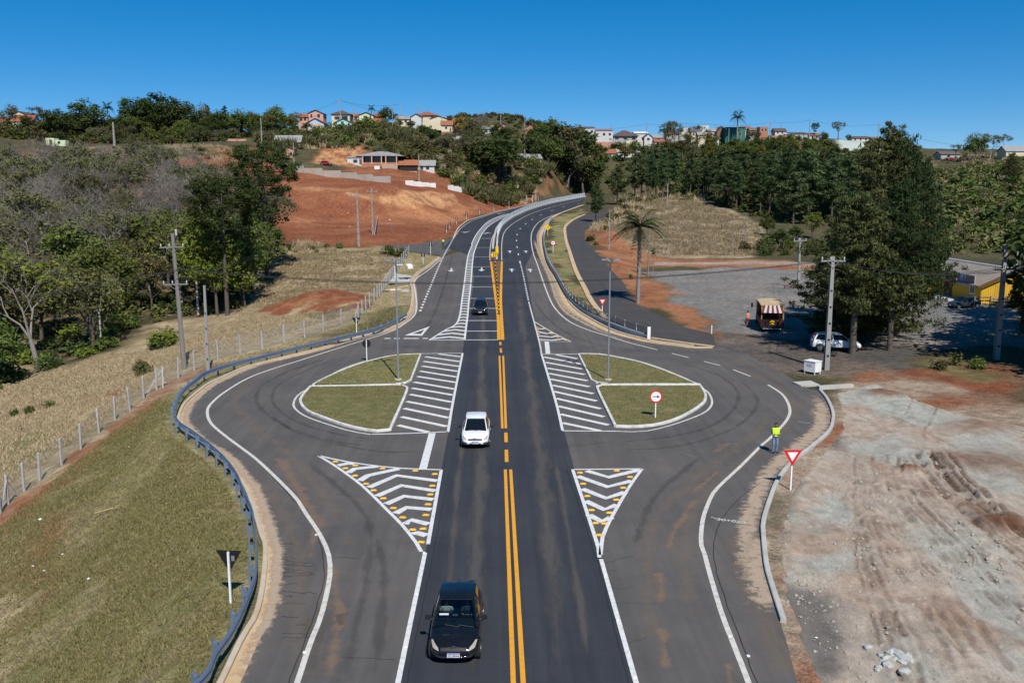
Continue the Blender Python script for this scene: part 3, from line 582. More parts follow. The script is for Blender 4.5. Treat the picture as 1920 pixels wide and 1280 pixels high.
# ------------------------------------------------------------------ painted markings
def paint(name, col, worn=.5):
    m, b = new_mat(name); L = m.node_tree.links; p = pos(m)
    cl = mix(m, noise(m, p, 2.5, 5), [v * .88 for v in col], col)
    cl = mix(m, math_n(m, 'MULTIPLY', ramp(m, noise(m, p, 4, 9, .8), .47, .66), worn), cl, (.17, .15, .14))
    L.new(cl, b.inputs['Base Color']); b.inputs['Roughness'].default_value = .7; b.inputs['Specular IOR Level'].default_value = .2
    return m
M_WP = paint('white_road_paint', (.74, .74, .72)); M_YP = paint('yellow_road_paint', (.78, .36, .025), .35); M_OWP = paint('dusty_white_paint', (.66, .63, .57), .6)
mb = MB(); W = .17
for pts in [[(725, 1400), (746, 1280), (797, 1036)], [(1228, 1400), (1193, 1280), (1127, 1048)],
            c(2, (1290, 1280), (1390, 722)), c(2, (465, 615), (590, 690), (770, 820), (870, 910), (1000, 1040), (1100, 1140), (1210, 1280)) + [(790, 1034)], c(2, (465, 615), (700, 665), (1050, 708), (1390, 722)),
            c(3, (455, 720), (640, 1280)) + [(1124, 1045)], c(3, (455, 720), (975, 715)), c(3, (975, 715), (880, 850), (740, 1090), (690, 1200)) + [(1129, 1010), (1126, 1040)],
            c(6, (1550, 928), (1480, 1280)) + [(840, 810)], c(6, (1240, 932), (1550, 928)), [(697, 814), (740, 813), (805, 811), (840, 809)],
            c(7, (222, 935), (325, 1280)) + [(1055, 807)], c(7, (222, 935), (490, 935)), c(3, (380, 430), (780, 433))]:
    ribbon(mb, GL(pts), W, .012)
st(mb.build('edge_lines', M_WP))
mb = MB()
for pts in [c(6, (1390, 220), (1300, 300), (1215, 360), (1185, 400), (1195, 470), (1205, 560), (1190, 640), (1110, 710), (1000, 770), (700, 865), (400, 960), (0, 1090)) + c(1, (1700, 130), (1580, 230), (1555, 290), (1580, 370), (1680, 460), (1800, 550), (1920, 640)) + c(2, (150, 780), (300, 935)) + [(572, 960), (597, 997), (615, 1035), (619, 1072), (612, 1115), (600, 1160), (580, 1210), (557, 1280), (515, 1400)],
            c(11, (1790, 225), (1500, 335), (1370, 380), (1250, 450), (1185, 540), (1165, 620), (1170, 720), (1195, 840), (1250, 990)) + c(7, (270, 490), (330, 600), (430, 690), (560, 750), (720, 800), (880, 850), (1090, 903)),
            c(4, (0, 85), (100, 150), (150, 220), (165, 290), (140, 350), (90, 410), (0, 500)) + c(3, (1870, 540), (1720, 690), (1530, 870), (1470, 980), (1430, 1100), (1415, 1280)) + c(10, (1430, 260), (1480, 450), (1570, 750), (1650, 960), (1775, 1280)) + [(1445, 1400)]]:
    ribbon(mb, GL(pts), .19, .012)
for pts in (((1200, 930), (1325, 962)), ((1440, 990), (1560, 1020)), ((1660, 1052), (1790, 1102))): ribbon(mb, GL(c(7, *pts)), .17, .012)
for pts in [c(6, (1240, 932), (1050, 940), (900, 970), (740, 1010), (590, 1075), (440, 1170)) + c(2, (330, 150), (285, 210), (290, 260), (370, 320), (520, 375), (700, 430), (860, 458)),
            c(7, (490, 935), (640, 930), (800, 955), (960, 990), (1100, 1035), (1240, 1090), (1340, 1135), (1420, 1185)) + c(3, (1470, 140), (1500, 200), (1490, 250), (1430, 300), (1250, 370), (1050, 425), (900, 438), (780, 433))]:
    ribbon(mb, GL(pts), .15, .012)
for pts in [c(11, (200, 650), (235, 590), (300, 510), (400, 440), (470, 410), (700, 335), (1000, 260)), c(11, (655, 915), (652, 830), (660, 740), (680, 640), (735, 535)), c(11, (800, 915), (798, 800), (803, 680), (830, 570), (900, 490), (1000, 420), (1200, 322), (1500, 232), (1800, 160)), c(7, (165, 690), (125, 540)), c(7, (165, 690), (205, 845), (222, 935)), c(7, (165, 690), (300, 770), (440, 842)), c(7, (205, 840), (440, 842))]:
    ribbon(mb, GL(pts), .16, .012)
st(mb.build('outer_edge_lines', M_OWP))
mb = MB()
for pts in [((615, 690), (690, 675), (740, 678)), ((690, 745), (740, 715), (915, 697)), ((775, 805), (840, 765), (1070, 715)), ((845, 855), (1055, 765), (1360, 805)), ((905, 920), (1090, 840), (1345, 880)), ((975, 980), (1110, 920), (1330, 945)), ((1045, 1050), (1130, 1005), (1315, 1020)), ((1115, 1130), (1165, 1098), (1295, 1130)), ((1175, 1205), (1205, 1195), (1280, 1215))]:
    bar(mb, c(2, *pts), .42)
for pts in [((560, 730), (725, 778), (960, 722)), ((490, 770), (715, 850), (900, 805)), ((525, 865), (705, 935), (850, 890)), ((550, 955), (690, 1020), (790, 985)), ((575, 1060), (670, 1108), (745, 1080))]: bar(mb, c(3, *pts), .42)
for pts in [((195, 768), (262, 782), (300, 772)), ((198, 798), (295, 808), (340, 797)), ((202, 826), (300, 832), (390, 820)), ((185, 742), (225, 748), (245, 742))]: bar(mb, c(7, *pts), .45)
st(mb.build('chevron_markings', M_WP))
mb = MB()
for pts in [((1370, 935), (1535, 955)), ((1270, 955), (1530, 992)), ((1258, 990), (1525, 1028)), ((1245, 1025), (1515, 1065)), ((1230, 1063), (1505, 1107)), ((1210, 1103), (1500, 1148)), ((1185, 1145), (1490, 1198))]: bar(mb, c(6, *pts), .4)
for pts in [((1170, 110), (1480, 163)), ((1155, 157), (1468, 215)), ((1130, 210), (1455, 272)), ((1110, 262), (1445, 333)), ((1090, 325), (1432, 398)), ((1065, 388), (1290, 440))]: bar(mb, c(2, *pts), .4)
for pts in [((330, 940), (490, 970)), ((238, 957), (515, 1010)), ((250, 997), (525, 1047)), ((262, 1040), (545, 1088)), ((275, 1080), (565, 1135)), ((285, 1122), (580, 1180))]: bar(mb, c(7, *pts), .4)
for pts in [((300, 88), (610, 152)), ((312, 135), (635, 207)), ((330, 187), (665, 265)), ((345, 245), (690, 325)), ((360, 305), (725, 387)), ((375, 370), (660, 430))]: bar(mb, c(3, *pts), .4)
ribbon(mb, GL([(810.5, 812), (793, 879)]), .42, .013); ribbon(mb, GL(c(7, (260, 842), (270, 932))), .42, .013)
st(mb.build('hatch_markings', M_WP))
mb = MB()     # rows of short bars narrowing into the lane line
LBd = c(6, (1300, 830), (1420, 755), (1500, 710), (1530, 640), (1545, 530), (1560, 420), (1590, 200), (1620, 120)) + c(11, (430, 700), (500, 570), (620, 440), (760, 370), (890, 332))
RBd = c(6, (1565, 825), (1573, 755), (1580, 700), (1588, 640), (1597, 530), (1610, 420), (1630, 200), (1655, 120)) + c(11, (500, 700), (560, 580), (650, 480), (780, 400), (890, 336))
lw, rw = smooth_line(GL(LBd), .3), smooth_line(GL(RBd), .3); ribbon(mb, GL(LBd), .2, .0125); ribbon(mb, GL(RBd), .2, .0125)
ye = min(lw[-1, 1], rw[-1, 1]); y = max(lw[0, 1], rw[0, 1]) + 1
while y < ye - 4:
    xa, xb = np.interp(y, lw[:, 1], lw[:, 0]), np.interp(y, rw[:, 1], rw[:, 0]); xm = (xa + xb) / 2; ar = min(.5, (xb - xa) * .2)
    q = np.array([(xa, y - ar), (xm, y + ar), (xb, y - ar)]); hh = .36
    quad(mb, [q[0] - (0, hh), q[1] - (0, hh), q[1] + (0, hh), q[0] + (0, hh)], .014); quad(mb, [q[1] - (0, hh), q[2] - (0, hh), q[2] + (0, hh), q[1] + (0, hh)], .014)
    y += 2.3
for yy, xr in ((68, 1765), (137, 1760), (207, 1757), (281, 1762), (353, 1778), (432, 1787), (518, 1798), (593, 1805), (684, 1812), (763, 1815)):
    xl = np.interp(yy, [0, 30, 120, 200, 420, 530, 640, 755, 825], [1710, 1690, 1655, 1630, 1610, 1597, 1588, 1573, 1565]); ribbon(mb, GL(c(6, (xl, yy), (xr, yy))), .3, .013)
ribbon(mb, GL(c(11, (510, 642), (670, 645))), .35, .013); ribbon(mb, GL(c(6, (1300, 830), (1815, 828))), .25, .013)
for a, b_ in ((965, 1008), (1035, 1078), (1108, 1220), (1250, 1290)): ribbon(mb, GL(c(6, (a, 818), (b_, 818))), .45, .013)
tri = GL(c(6, (1115, 795), (1245, 797), (1303, 727))); tin = GL(c(6, (1172, 783), (1236, 785), (1264, 751)))
for i in range(3): quad(mb, [tri[i], tri[(i + 1) % 3], tin[(i + 1) % 3], tin[i]], .013)
dashes(mb, GL(c(6, (1230, 615), (1310, 425), (1400, 215), (1475, 75))), 1.2, 1.3, .28)
dashes(mb, GL(c(7, (123, 530), (108, 460), (88, 360), (60, 240))), 1.0, 1.0, .22)
for x, y_ in ((1025, 935), (1005, 840), (990, 750), (983, 670), (990, 595), (1028, 523), (1095, 462), (1178, 408), (1285, 350), (1425, 297), (1570, 250), (1750, 208)):
    i = [(1025, 935), (1005, 840), (990, 750), (983, 670), (990, 595), (1028, 523), (1095, 462), (1178, 408), (1285, 350), (1425, 297), (1570, 250), (1750, 208)]; j = i.index((x, y_))
    p0, p1 = np.array(G(*c(11, i[max(j - 1, 0)])[0])), np.array(G(*c(11, i[min(j + 1, 11)])[0])); d = (p1 - p0) / np.linalg.norm(p1 - p0); q = np.array(G(*c(11, (x, y_))[0]))
    ribbon(mb, [q - d * 1.7, q + d * 1.7], .2, .013)
def arrow(px, py, dr, s=1.0, turn=0):
    o = np.array(G(px, py)); d = np.array(dr, float); d /= np.linalg.norm(d); n = np.array([-d[1], d[0]]); q = lambda a, b: o + d * a * s + n * b * s
    quad(mb, [q(-2.2, .12), q(-2.2, -.12), q(.9, -.12), q(.9, .12)], .013)
    quad(mb, [q(.7, .55), q(.7, .0), q(.7, -.55), q(2.3, 0)], .0135)
    if turn: quad(mb, [q(-.6, 0), q(-.2, 0), q(.5, 1.0 * turn), q(.1, 1.0 * turn)], .014); quad(mb, [q(.1, .7 * turn), q(.9, .9 * turn), q(.2, 1.6 * turn)], .014)
for (px, py), dr, k, t in [((956, 472), (0, 1), 1, 0), ((959.5, 506.6), (0, 1), 1, 0), ((986, 472), (0, 1), 1, 0), ((994, 507), (0, 1), 1, 0), ((903, 505), (0, -1), 1.1, 0), ((846, 506), (.02, -1), 1.1, 0), ((912, 437), (-.25, -1), 1, 1), ((875, 435), (-.35, -1), 1, -1), ((940, 400), (-.8, -1), 1, 0)]: arrow(px, py, dr, k, t)
st(mb.build('lane_markings', M_WP))
mb = MB()
for pts in [[(981, 1280), (957.5, 880)], [(962.5, 1280), (947.5, 880)], [(948.5, 803), (943.5, 667)], [(942, 803), (936.5, 667)], [(942.5, 637), (940, 590), (939, 555), (941, 490)], [(935.5, 637), (933.5, 590), (927, 540), (920.5, 490)]]:
    p = list(pts)
    if pts[0][1] == 1280: p = [(pts[0][0] + (pts[0][0] - pts[1][0]) * .3, 1400)] + p
    ribbon(mb, GL(p), .16 if pts[0][1] > 640 else .34, .0145)
for a, b_ in ((950, 867), (949, 842), ): pass
for y0, y1, x in ((866, 843, 950), (829, 811, 949), (661, 653, 939.5), (647, 641, 938.5)): ribbon(mb, GL([(x, y0), (x - .6, y1)]), .2, .0145)
y = 112.
a_, b_ = smooth_line(GL([(935.5, 637), (933.5, 590), (927, 540), (920.5, 490)]), .5), smooth_line(GL([(942.5, 637), (940, 590), (939, 555), (941, 490)]), .5)
while y < a_[-1, 1] - .5:
    xa, xb = np.interp(y, a_[:, 1], a_[:, 0]), np.interp(y, b_[:, 1], b_[:, 0]); quad(mb, [(xa, y), (xb, y), (xb, y + .3), (xa, y + .3)], .013); y += 1.5
st(mb.build('yellow_markings', M_YP))

# traffic islands: lawn, kerb, crossing path
M_LAWN = mk('island_grass', (.13, .13, .05), .95, .5, 2., spec=.1, dirt=(.26, .2, .11), dirt_amt=.8, bumpd=.06, bscale=14, obj=False)
def lawn(poly, h, name):
    o = sheet(name, poly, h, M_LAWN); return st(o)
ISL = [(c(6, (1235, 940), (1050, 950), (900, 980), (760, 1020), (620, 1075), (500, 1130), (430, 1170)), c(6, (1050, 1166), (1100, 1162), (1160, 1137))),
       (c(7, (500, 940), (640, 942), (800, 968), (960, 1003), (1100, 1050), (1240, 1105), (1385, 1166)), c(7, (720, 1162), (650, 1158), (597, 1135)))]
ISL2 = [c(2, (405, 108), (345, 180), (335, 225), (385, 285), (510, 338), (650, 388), (790, 422), (905, 438), (1005, 428), (1132, 130), (1100, 98)),
        c(3, (640, 118), (670, 100), (1410, 98), (1445, 150), (1450, 200), (1420, 240), (1330, 300), (1200, 360), (1050, 395), (900, 405), (775, 402))]
mbk = MB()
for up, dn in ISL:
    w_ = GL(up) + GL(dn); lawn(w_, .10, 'island_lawn'); kerb(mbk, [tuple(q) for q in GL(up)], .16, .14); kerb(mbk, [tuple(q) for q in GL(dn[-1:] + up[:1])], .16, .14)
    kerb(mbk, [tuple(q) for q in GL(dn)], .16, .14)
for lo in ISL2:
    w_ = GL(lo); lawn(w_, .10, 'island_lawn'); q = w_ + [w_[0]]
    e = [0] + [i for i in range(1, len(w_)) if 0] ; 
    for i in range(len(w_)):
        pass
kerb(mbk, GL(ISL2[0][:9]), .2, .15); kerb(mbk, GL(ISL2[0][8:11]), .18, .15)
kerb(mbk, GL(ISL2[1][2:]), .2, .15); kerb(mbk, GL([ISL2[1][-1], ISL2[1][0], ISL2[1][1]]), .18, .15)
st(mbk.build('island_kerb', M_WKERB))
mb = MB(); kerb(mb, GL(c(2, (405, 102), (700, 98), (1085, 88))), .42, .13); kerb(mb, GL(c(3, (665, 90), (1000, 88), (1412, 88))), .42, .13); st(mb.build('island_path', M_WKERB))
# ------------------------------------------------------------------ vegetation
def leaf_mat(name, cols, trans=.25, rough=.7, hue=.0):
    """leaf colours: cols = list of albedo tones picked per leaf, shifted a little per plant"""
    m, b = new_mat(name); nd, L = nodes(m)
    g = N(m, 'ShaderNodeNewGeometry'); r = N(m, 'ShaderNodeValToRGB'); r.color_ramp.interpolation = 'LINEAR'
    e = r.color_ramp.elements
    while len(e) < len(cols): e.new(.5)
    for i, cl in enumerate(cols): e[i].position = i / (len(cols) - 1); e[i].color = (*cl, 1)
    L.new(g.outputs['Random Per Island'], r.inputs[0])
    oi = N(m, 'ShaderNodeObjectInfo'); hs = N(m, 'ShaderNodeHueSaturation'); L.new(r.outputs[0], hs.inputs['Color'])
    L.new(ramp(m, oi.outputs['Random'], 0, 1, .5 - hue, .5 + hue), hs.inputs['Hue']); L.new(ramp(m, math_n(m, 'FRACT', math_n(m, 'MULTIPLY', oi.outputs['Random'], 7.31)), 0, 1, .72, 1.28), hs.inputs['Value'])
    d = N(m, 'ShaderNodeBsdfDiffuse'); t = N(m, 'ShaderNodeBsdfTranslucent'); ms = N(m, 'ShaderNodeMixShader'); ms.inputs[0].default_value = trans
    L.new(hs.outputs[0], d.inputs[0]); L.new(hs.outputs[0], t.inputs[0]); L.new(d.outputs[0], ms.inputs[1]); L.new(t.outputs[0], ms.inputs[2])
    L.new(ms.outputs[0], nd['Material Output'].inputs[0]); nd.remove(b); return m
M_LEAF = {
    'dark': leaf_mat('dark_leaf', [(.035, .053, .019), (.069, .095, .030), (.106, .131, .043), (.053, .079, .025)], hue=.015),
    'broad': leaf_mat('broad_leaf', [(.054, .078, .020), (.102, .130, .034), (.150, .168, .048), (.078, .108, .026)], hue=.025),
    'olive': leaf_mat('olive_leaf', [(.077, .072, .031), (.121, .110, .044), (.165, .143, .066), (.094, .099, .039)], hue=.02),
    'lime': leaf_mat('spring_leaf', [(.09, .12, .02), (.15, .18, .03), (.20, .22, .045), (.12, .16, .03)], hue=.015),
    'yellow': leaf_mat('yellowing_leaf', [(.16, .13, .03), (.22, .18, .045), (.12, .12, .03), (.09, .10, .03)]),
    'pine': leaf_mat('pine_needle', [(.033, .053, .022), (.069, .100, .040), (.112, .147, .062), (.050, .075, .033)], trans=.15, hue=.03),
    'cedar': leaf_mat('cedar_spray', [(.024, .034, .013), (.07, .080, .03), (.135, .13, .05), (.045, .058, .022)], trans=.15, hue=.012),
    'arau': leaf_mat('araucaria_needle', [(.023, .039, .013), (.046, .065, .019), (.065, .085, .026)], trans=.1),
    'palm': leaf_mat('palm_leaf', [(.035, .06, .02), (.06, .09, .03), (.08, .11, .04)], trans=.2),
    'deadpalm': leaf_mat('dry_frond', [(.16, .12, .08), (.22, .17, .12), (.11, .085, .06)], trans=.1),
    'twig': leaf_mat('bare_twig', [(.13, .11, .095), (.19, .165, .14), (.24, .21, .18), (.10, .085, .075)], trans=.0),
    'haze': leaf_mat('bud_leaf', [(.085, .10, .03), (.13, .145, .045), (.17, .17, .06), (.12, .11, .05)], trans=.2, hue=.02),
    'reed': leaf_mat('reed_blade', [(.09, .10, .04), (.14, .14, .06), (.19, .17, .09), (.07, .085, .03)], trans=.2, hue=.015),
    'grass': leaf_mat('grass_blade', [(.17, .185, .06), (.26, .245, .09), (.34, .29, .135), (.42, .33, .19)], trans=.2),
    'straw': leaf_mat('straw_blade', [(.32, .24, .14), (.44, .345, .21), (.50, .40, .26), (.25, .2, .11)], trans=.2),
}
M_BARK = mk('bark', (.10, .08, .065), .9, .3, 3, obj=True); M_GBARK = mk('pale_bark', (.24, .215, .19), .9, .3, 2, obj=True); M_DEADW = mk('dead_wood', (.45, .42, .38), .9, .2, 2)
def rot_rand(g, n):
    v = g.normal(size=(n, 3)); return v / np.linalg.norm(v, axis=1)[:, None]
def leaves(g, cen, rad, per, size, up=.3, out=.6, asp=.55, squash=1., droop=0.):
    """small leaf quads spread through balls: cen (k,3), rad (k,)"""
    cen = np.asarray(cen, float); rad = np.asarray(rad, float); k = len(cen)
    i = np.repeat(np.arange(k), per); n = len(i); d = rot_rand(g, n); rr = g.random(n) ** .45
    off = d * (rr * rad[i])[:, None]; off[:, 2] *= squash; p = cen[i] + off
    nr = d * out + rot_rand(g, n) * .8; nr[:, 2] += up; nr /= np.linalg.norm(nr, axis=1)[:, None]
    t = np.cross(nr, rot_rand(g, n)); t[:, 2] -= droop; t /= np.linalg.norm(t, axis=1)[:, None] + 1e-9; b = np.cross(nr, t)
    s = size * (.6 + .8 * g.random(n))[:, None]; t *= s; b *= s * asp
    V = np.stack([p - t, p - b * .9, p + t, p + b * .9], 1).reshape(-1, 3); F = np.arange(n * 4).reshape(n, 4)
    return V, F
def cat(parts):
    Vs, Fs, o = [], [], 0
    for V, F in parts: Vs.append(V); Fs.append(F + o); o += len(V)
    return np.concatenate(Vs), np.concatenate(Fs)
def tubes(segs, sides=4):
    a = np.array([s[0] for s in segs], float); b = np.array([s[1] for s in segs], float); ra = np.array([s[2] for s in segs]); rb = np.array([s[3] for s in segs])
    d = b - a; d /= np.linalg.norm(d, axis=1)[:, None] + 1e-9; ref = np.where(np.abs(d[:, 2:3]) < .9, [[0, 0, 1.]], [[1., 0, 0]])
    u = np.cross(d, ref); u /= np.linalg.norm(u, axis=1)[:, None]; v = np.cross(d, u); n = len(a); V = np.empty((n, 2 * sides, 3))
    for k in range(sides):
        w_ = u * math.cos(2 * math.pi * k / sides) + v * math.sin(2 * math.pi * k / sides); V[:, k] = a + w_ * ra[:, None]; V[:, sides + k] = b + w_ * rb[:, None]
    f = np.array([[k, (k + 1) % sides, sides + (k + 1) % sides, sides + k] for k in range(sides)])
    return V.reshape(-1, 3), (np.arange(n)[:, None, None] * 2 * sides + f[None]).reshape(-1, 4)
def grow(g, segs, tips, p, d, L, r, lv, mx, spread=.55, nb=(2, 4), up=.12, kink=.12):
    k = 2 if lv < mx - 1 else 1; q = p
    for i in range(k):
        d = d + g.normal(size=3) * kink; d[2] += up * .3; d /= np.linalg.norm(d); e = q + d * L / k; segs.append((q, e, r * (1 - .25 * i), r * (1 - .25 * (i + 1)), lv)); q = e
    if lv >= mx: tips.append((q, d)); return
    for j in range(g.integers(*nb)):
        nd = d + rot_rand(g, 1)[0] * spread * (1 + .25 * lv) ; nd[2] += up; nd /= np.linalg.norm(nd)
        grow(g, segs, tips, q - d * L * .25 * g.random(), nd, L * (.62 + .25 * g.random()), r * .58, lv + 1, mx, spread, nb, up, kink)
def wood(segs, mat, name='trunk'):
    th = [s[:4] for s in segs if s[4] <= 1]; tn = [s[:4] for s in segs if s[4] > 1]; parts = [tubes(th, 6)]
    if tn: parts.append(tubes(tn, 3))
    return fast_mesh(name, *cat(parts), mat, True)
KIND = {}
def g_(i): return np.random.default_rng(1000 + i)
def bare(i, leafy=0., mat='haze'):
    g = g_(i); segs, tips = [], []; H = 10.; tr = H * (.18 + .12 * g.random()); base = np.zeros(3); top = np.array([g.normal() * .3, g.normal() * .3, tr])
    segs.append((base - [0, 0, .5], top, .20, .15, 0))
    for j in range(g.integers(3, 5)):
        d = rot_rand(g, 1)[0] * .55; d[2] = 1; d /= np.linalg.norm(d); grow(g, segs, tips, top, d, H * .24, .10, 1, 5, .62, (2, 4), .16)
    tp = np.array([t[0] for t in tips]); td = np.array([t[1] for t in tips]); z = tp[:, 2].max(); k = 9
    a = np.repeat(tp, k, 0) + g.normal(size=(len(tp) * k, 3)) * .18; d = np.repeat(td, k, 0) * .5 + rot_rand(g, len(a)) * .8; d[:, 2] += .25; d /= np.linalg.norm(d, axis=1)[:, None]
    e = a + d * (.35 + .7 * g.random((len(a), 1))); s = np.cross(d, rot_rand(g, len(a))); s /= np.linalg.norm(s, axis=1)[:, None]; w_ = .016
    V = np.stack([a - s * w_, a + s * w_, e + s * w_ * .3, e - s * w_ * .3], 1).reshape(-1, 3); cr = (V, np.arange(len(V)).reshape(-1, 4))
    sc_ = 10. / max(z + .5, 1); mats = [M_LEAF['twig']]; tw = wood(segs, M_GBARK)
    me = fast_mesh('crown', *cr, M_LEAF['twig'])
    if leafy:
        m_ = int(len(tp) * leafy); idx = g.integers(0, len(tp), m_); lv = leaves(g, tp[idx], np.full(m_, .6), 8, .19, .4, .2)
        V2, F2 = cat([cr, lv]); me = fast_mesh('crown', V2, F2); me.materials.append(M_LEAF['twig']); me.materials.append(M_LEAF[mat])
        mi = np.zeros(len(F2), 'i4'); mi[len(cr[1]):] = 1; me.polygons.foreach_set('material_index', mi)
    for q in (tw, me): q.transform(Matrix.Scale(sc_, 4))
    return tw, me
def broad(i, mat, nclump=34, per=70, size=.26, trunk=.28, rx=3.6, bark=None, H=10., lump=1.25):
    g = g_(i); segs, tips = [], []; top = np.array([g.normal() * .2, g.normal() * .2, H * trunk]); segs.append((np.array([0, 0, -.5]), top, .22, .16, 0))
    cz = H * (trunk + 1) / 2; rz = H * (1 - trunk) / 2 * 1.02; cen = []
    while len(cen) < nclump:
        v = rot_rand(g, 1)[0] * g.random() ** .33 * .86
        if v[2] < -.75: continue
        cen.append(np.array([v[0] * rx * (1 - .25 * max(v[2], 0)), v[1] * rx * (1 - .25 * max(v[2], 0)), cz + v[2] * rz * .86]) + g.normal(size=3) * .25)
    cen = np.array(cen)
    for q in cen[::3]:
        m_ = top + (q - top) * .5 + g.normal(size=3) * .25; segs += [(top, m_, .09, .06, 1), (m_, q, .06, .02, 2)]
    rad = lump * (.55 + .7 * g.random(nclump)); return wood(segs, bark or M_BARK), fast_mesh('crown', *leaves(g, cen, rad, per, size, .35, .7), M_LEAF[mat])
def bush(i, mat, nclump=10, per=60, size=.14, rx=1.0, H=1.6, lump=.55):
    g = g_(i); a = g.random(nclump) * 6.28; r = g.random(nclump) ** .5 * rx * .75; z = lump * .5 + g.random(nclump) * (H - lump * 1.3) * (1 - (r / rx) ** 2 * .5)
    cen = np.stack([r * np.cos(a), r * np.sin(a), z], 1); return fast_mesh('foliage', *leaves(g, cen, lump * (.6 + .6 * g.random(nclump)), per, size, .4, .7), M_LEAF[mat])
def reedbed(i, mat, n=420, H=2.4, rx=1.6):
    g = g_(i); a = g.random(n) * 6.28; r = g.random(n) ** .5 * rx; p = np.stack([r * np.cos(a), r * np.sin(a), np.zeros(n)], 1); d = g.normal(size=(n, 3)) * .22; d[:, 2] = 1
    d[:, :2] += p[:, :2] * .18; h = H * (.45 + .6 * g.random(n))[:, None] * (1 - .3 * (r / rx) ** 2)[:, None]; s = np.cross(d, rot_rand(g, n)); s /= np.linalg.norm(s, axis=1)[:, None]; w_ = .07 * H / 2.4
    m1 = p + d * h * .6; e = p + d * h + g.normal(size=(n, 3)) * .3 * H / 2.4
    V = np.stack([p - s * w_, p + s * w_, m1 + s * w_, m1 - s * w_, m1 - s * w_, m1 + s * w_, e + s * .01, e - s * .01], 1).reshape(-1, 3)
    return fast_mesh('foliage', V, np.arange(len(V)).reshape(-1, 4), M_LEAF[mat])
def pine(i, H=18., crown=.62, rx=2.6, mat='pine', per=12, size=.42):
    g = g_(i); segs = [(np.array([0, 0, -.5]), np.array([0, 0, H * .55]), .2, .14, 0), (np.array([0, 0, H * .55]), np.array([g.normal() * .2, 0, H]), .14, .03, 0)]; cen = []
    z = H * (1 - crown)
    while z < H:
        t = (z - H * (1 - crown)) / (H * crown); L = rx * (1 - t) ** .65 * (.55 + .5 * min(1, t * 4)) + .25
        for j in range(g.integers(4, 6)):
            a = g.random() * 6.28; l = L * (.6 + .5 * g.random()); e = np.array([math.cos(a) * l, math.sin(a) * l, z + l * .12 + g.normal() * .2]); segs.append((np.array([0, 0, z - .1]), e, .04, .012, 2))
            for f in np.linspace(.35, 1, max(2, int(l / .55))): cen.append(np.array([0, 0, z]) * (1 - f) + e * f + g.normal(size=3) * .12)
        z += H * crown / (12 + H * .25) * (.7 + .5 * g.random())
    cen = np.array(cen); return wood(segs, M_BARK), fast_mesh('crown', *leaves(g, cen, np.full(len(cen), .48), per, size, .35, .4, .22), M_LEAF[mat])
def cedar(i, H=24., rx=7.5, n=185, low=.06, mat='cedar'):
    g = g_(i); segs = [(np.array([0, 0, -.6]), np.array([g.normal() * .4, 0, H * .5]), .45, .3, 0), (np.array([0, 0, H * .5]), np.array([0, 0, H * .97]), .3, .04, 0)]; cen = []; rad = []
    for k in range(n):
        t = low + (1 - low) * (k + g.random()) / n; z = H * t; a = k * 2.4 + g.normal() * .5; L = rx * ((1 - t) ** .72) * (.55 + .6 * g.random()) + .5
        if g.random() < .12: L *= 1.25
        e = np.array([math.cos(a) * L, math.sin(a) * L, z + L * (.05 + .25 * t) + g.normal() * .4]); b = np.array([0, 0, z - L * .12]); segs.append((b, e, .07, .015, 2))
        for f in np.linspace(.3, 1.02, max(3, int(L / .75))):
            q = b * (1 - f) + e * f; cen.append(q + g.normal(size=3) * [.35, .35, .2] + [0, 0, -.15]); rad.append(.8 * (.5 + .7 * g.random()))
    cen = np.array(cen); return wood(segs, M_BARK), fast_mesh('crown', *leaves(g, cen, np.array(rad), 30, .25, .25, .35, .3, .45, .5), M_LEAF[mat])
def araucaria(i, H=20.):
    g = g_(i); segs = [(np.array([0, 0, -.5]), np.array([0, 0, H * .6]), .3, .22, 0), (np.array([0, 0, H * .6]), np.array([0, 0, H * .96]), .22, .08, 0)]; cen = []; rad = []
    for t in np.concatenate([np.linspace(.52, .72, 4), np.linspace(.76, .96, 7)]):
        L = 4.6 * (1 - abs(t - .78) * 1.6) * (.55 if t < .6 else 1)
        for j in range(7):
            a = j * .9 + g.random() * .9; l = L * (.7 + .45 * g.random()); z = H * t; m_ = np.array([math.cos(a) * l * .6, math.sin(a) * l * .6, z - .25]); e = np.array([math.cos(a) * l, math.sin(a) * l, z + l * .22]); segs += [(np.array([0, 0, z]), m_, .06, .05, 2), (m_, e, .05, .03, 2)]
            if t < .62 and g.random() < .5: continue
            for f in (0, .25, .55): cen.append(e * (1 - f) + m_ * f + g.normal(size=3) * .2 + [0, 0, .15]); rad.append(.85 * (.6 + .5 * g.random()))
    cen += [np.array([0, 0, H * .97])]; rad += [1.]
    return wood(segs, M_BARK), fast_mesh('crown', *leaves(g, np.array(cen), np.array(rad), 62, .2, .3, .5, .35, .75), M_LEAF['arau'])
def frond(g, parts, o, a, L, lift, sag, wd=.55, n=16):
    d = np.array([math.cos(a), math.sin(a), 0.]); s = np.array([-d[1], d[0], 0.]); t = np.linspace(0, 1, n); c_ = o + np.outer(t * L, d) * np.cos(lift * .5) + np.outer(lift * L * t - sag * L * t * t, [0, 0, 1])
    for sd in (-1, 1):
        w_ = wd * np.sin(np.pi * np.clip(t * .92 + .08, 0, 1)) ** .6; e = c_ + s * (sd * w_)[:, None] + d * .25 - np.outer(w_ * .45, [0, 0, 1]); k = np.array([0, 0, .0]); h = d * (L / n * .5)
        V = np.stack([c_ - h, c_ + h, e + h * .4, e - h * .4], 1).reshape(-1, 3); parts.append((V, np.arange(len(V)).reshape(-1, 4)))
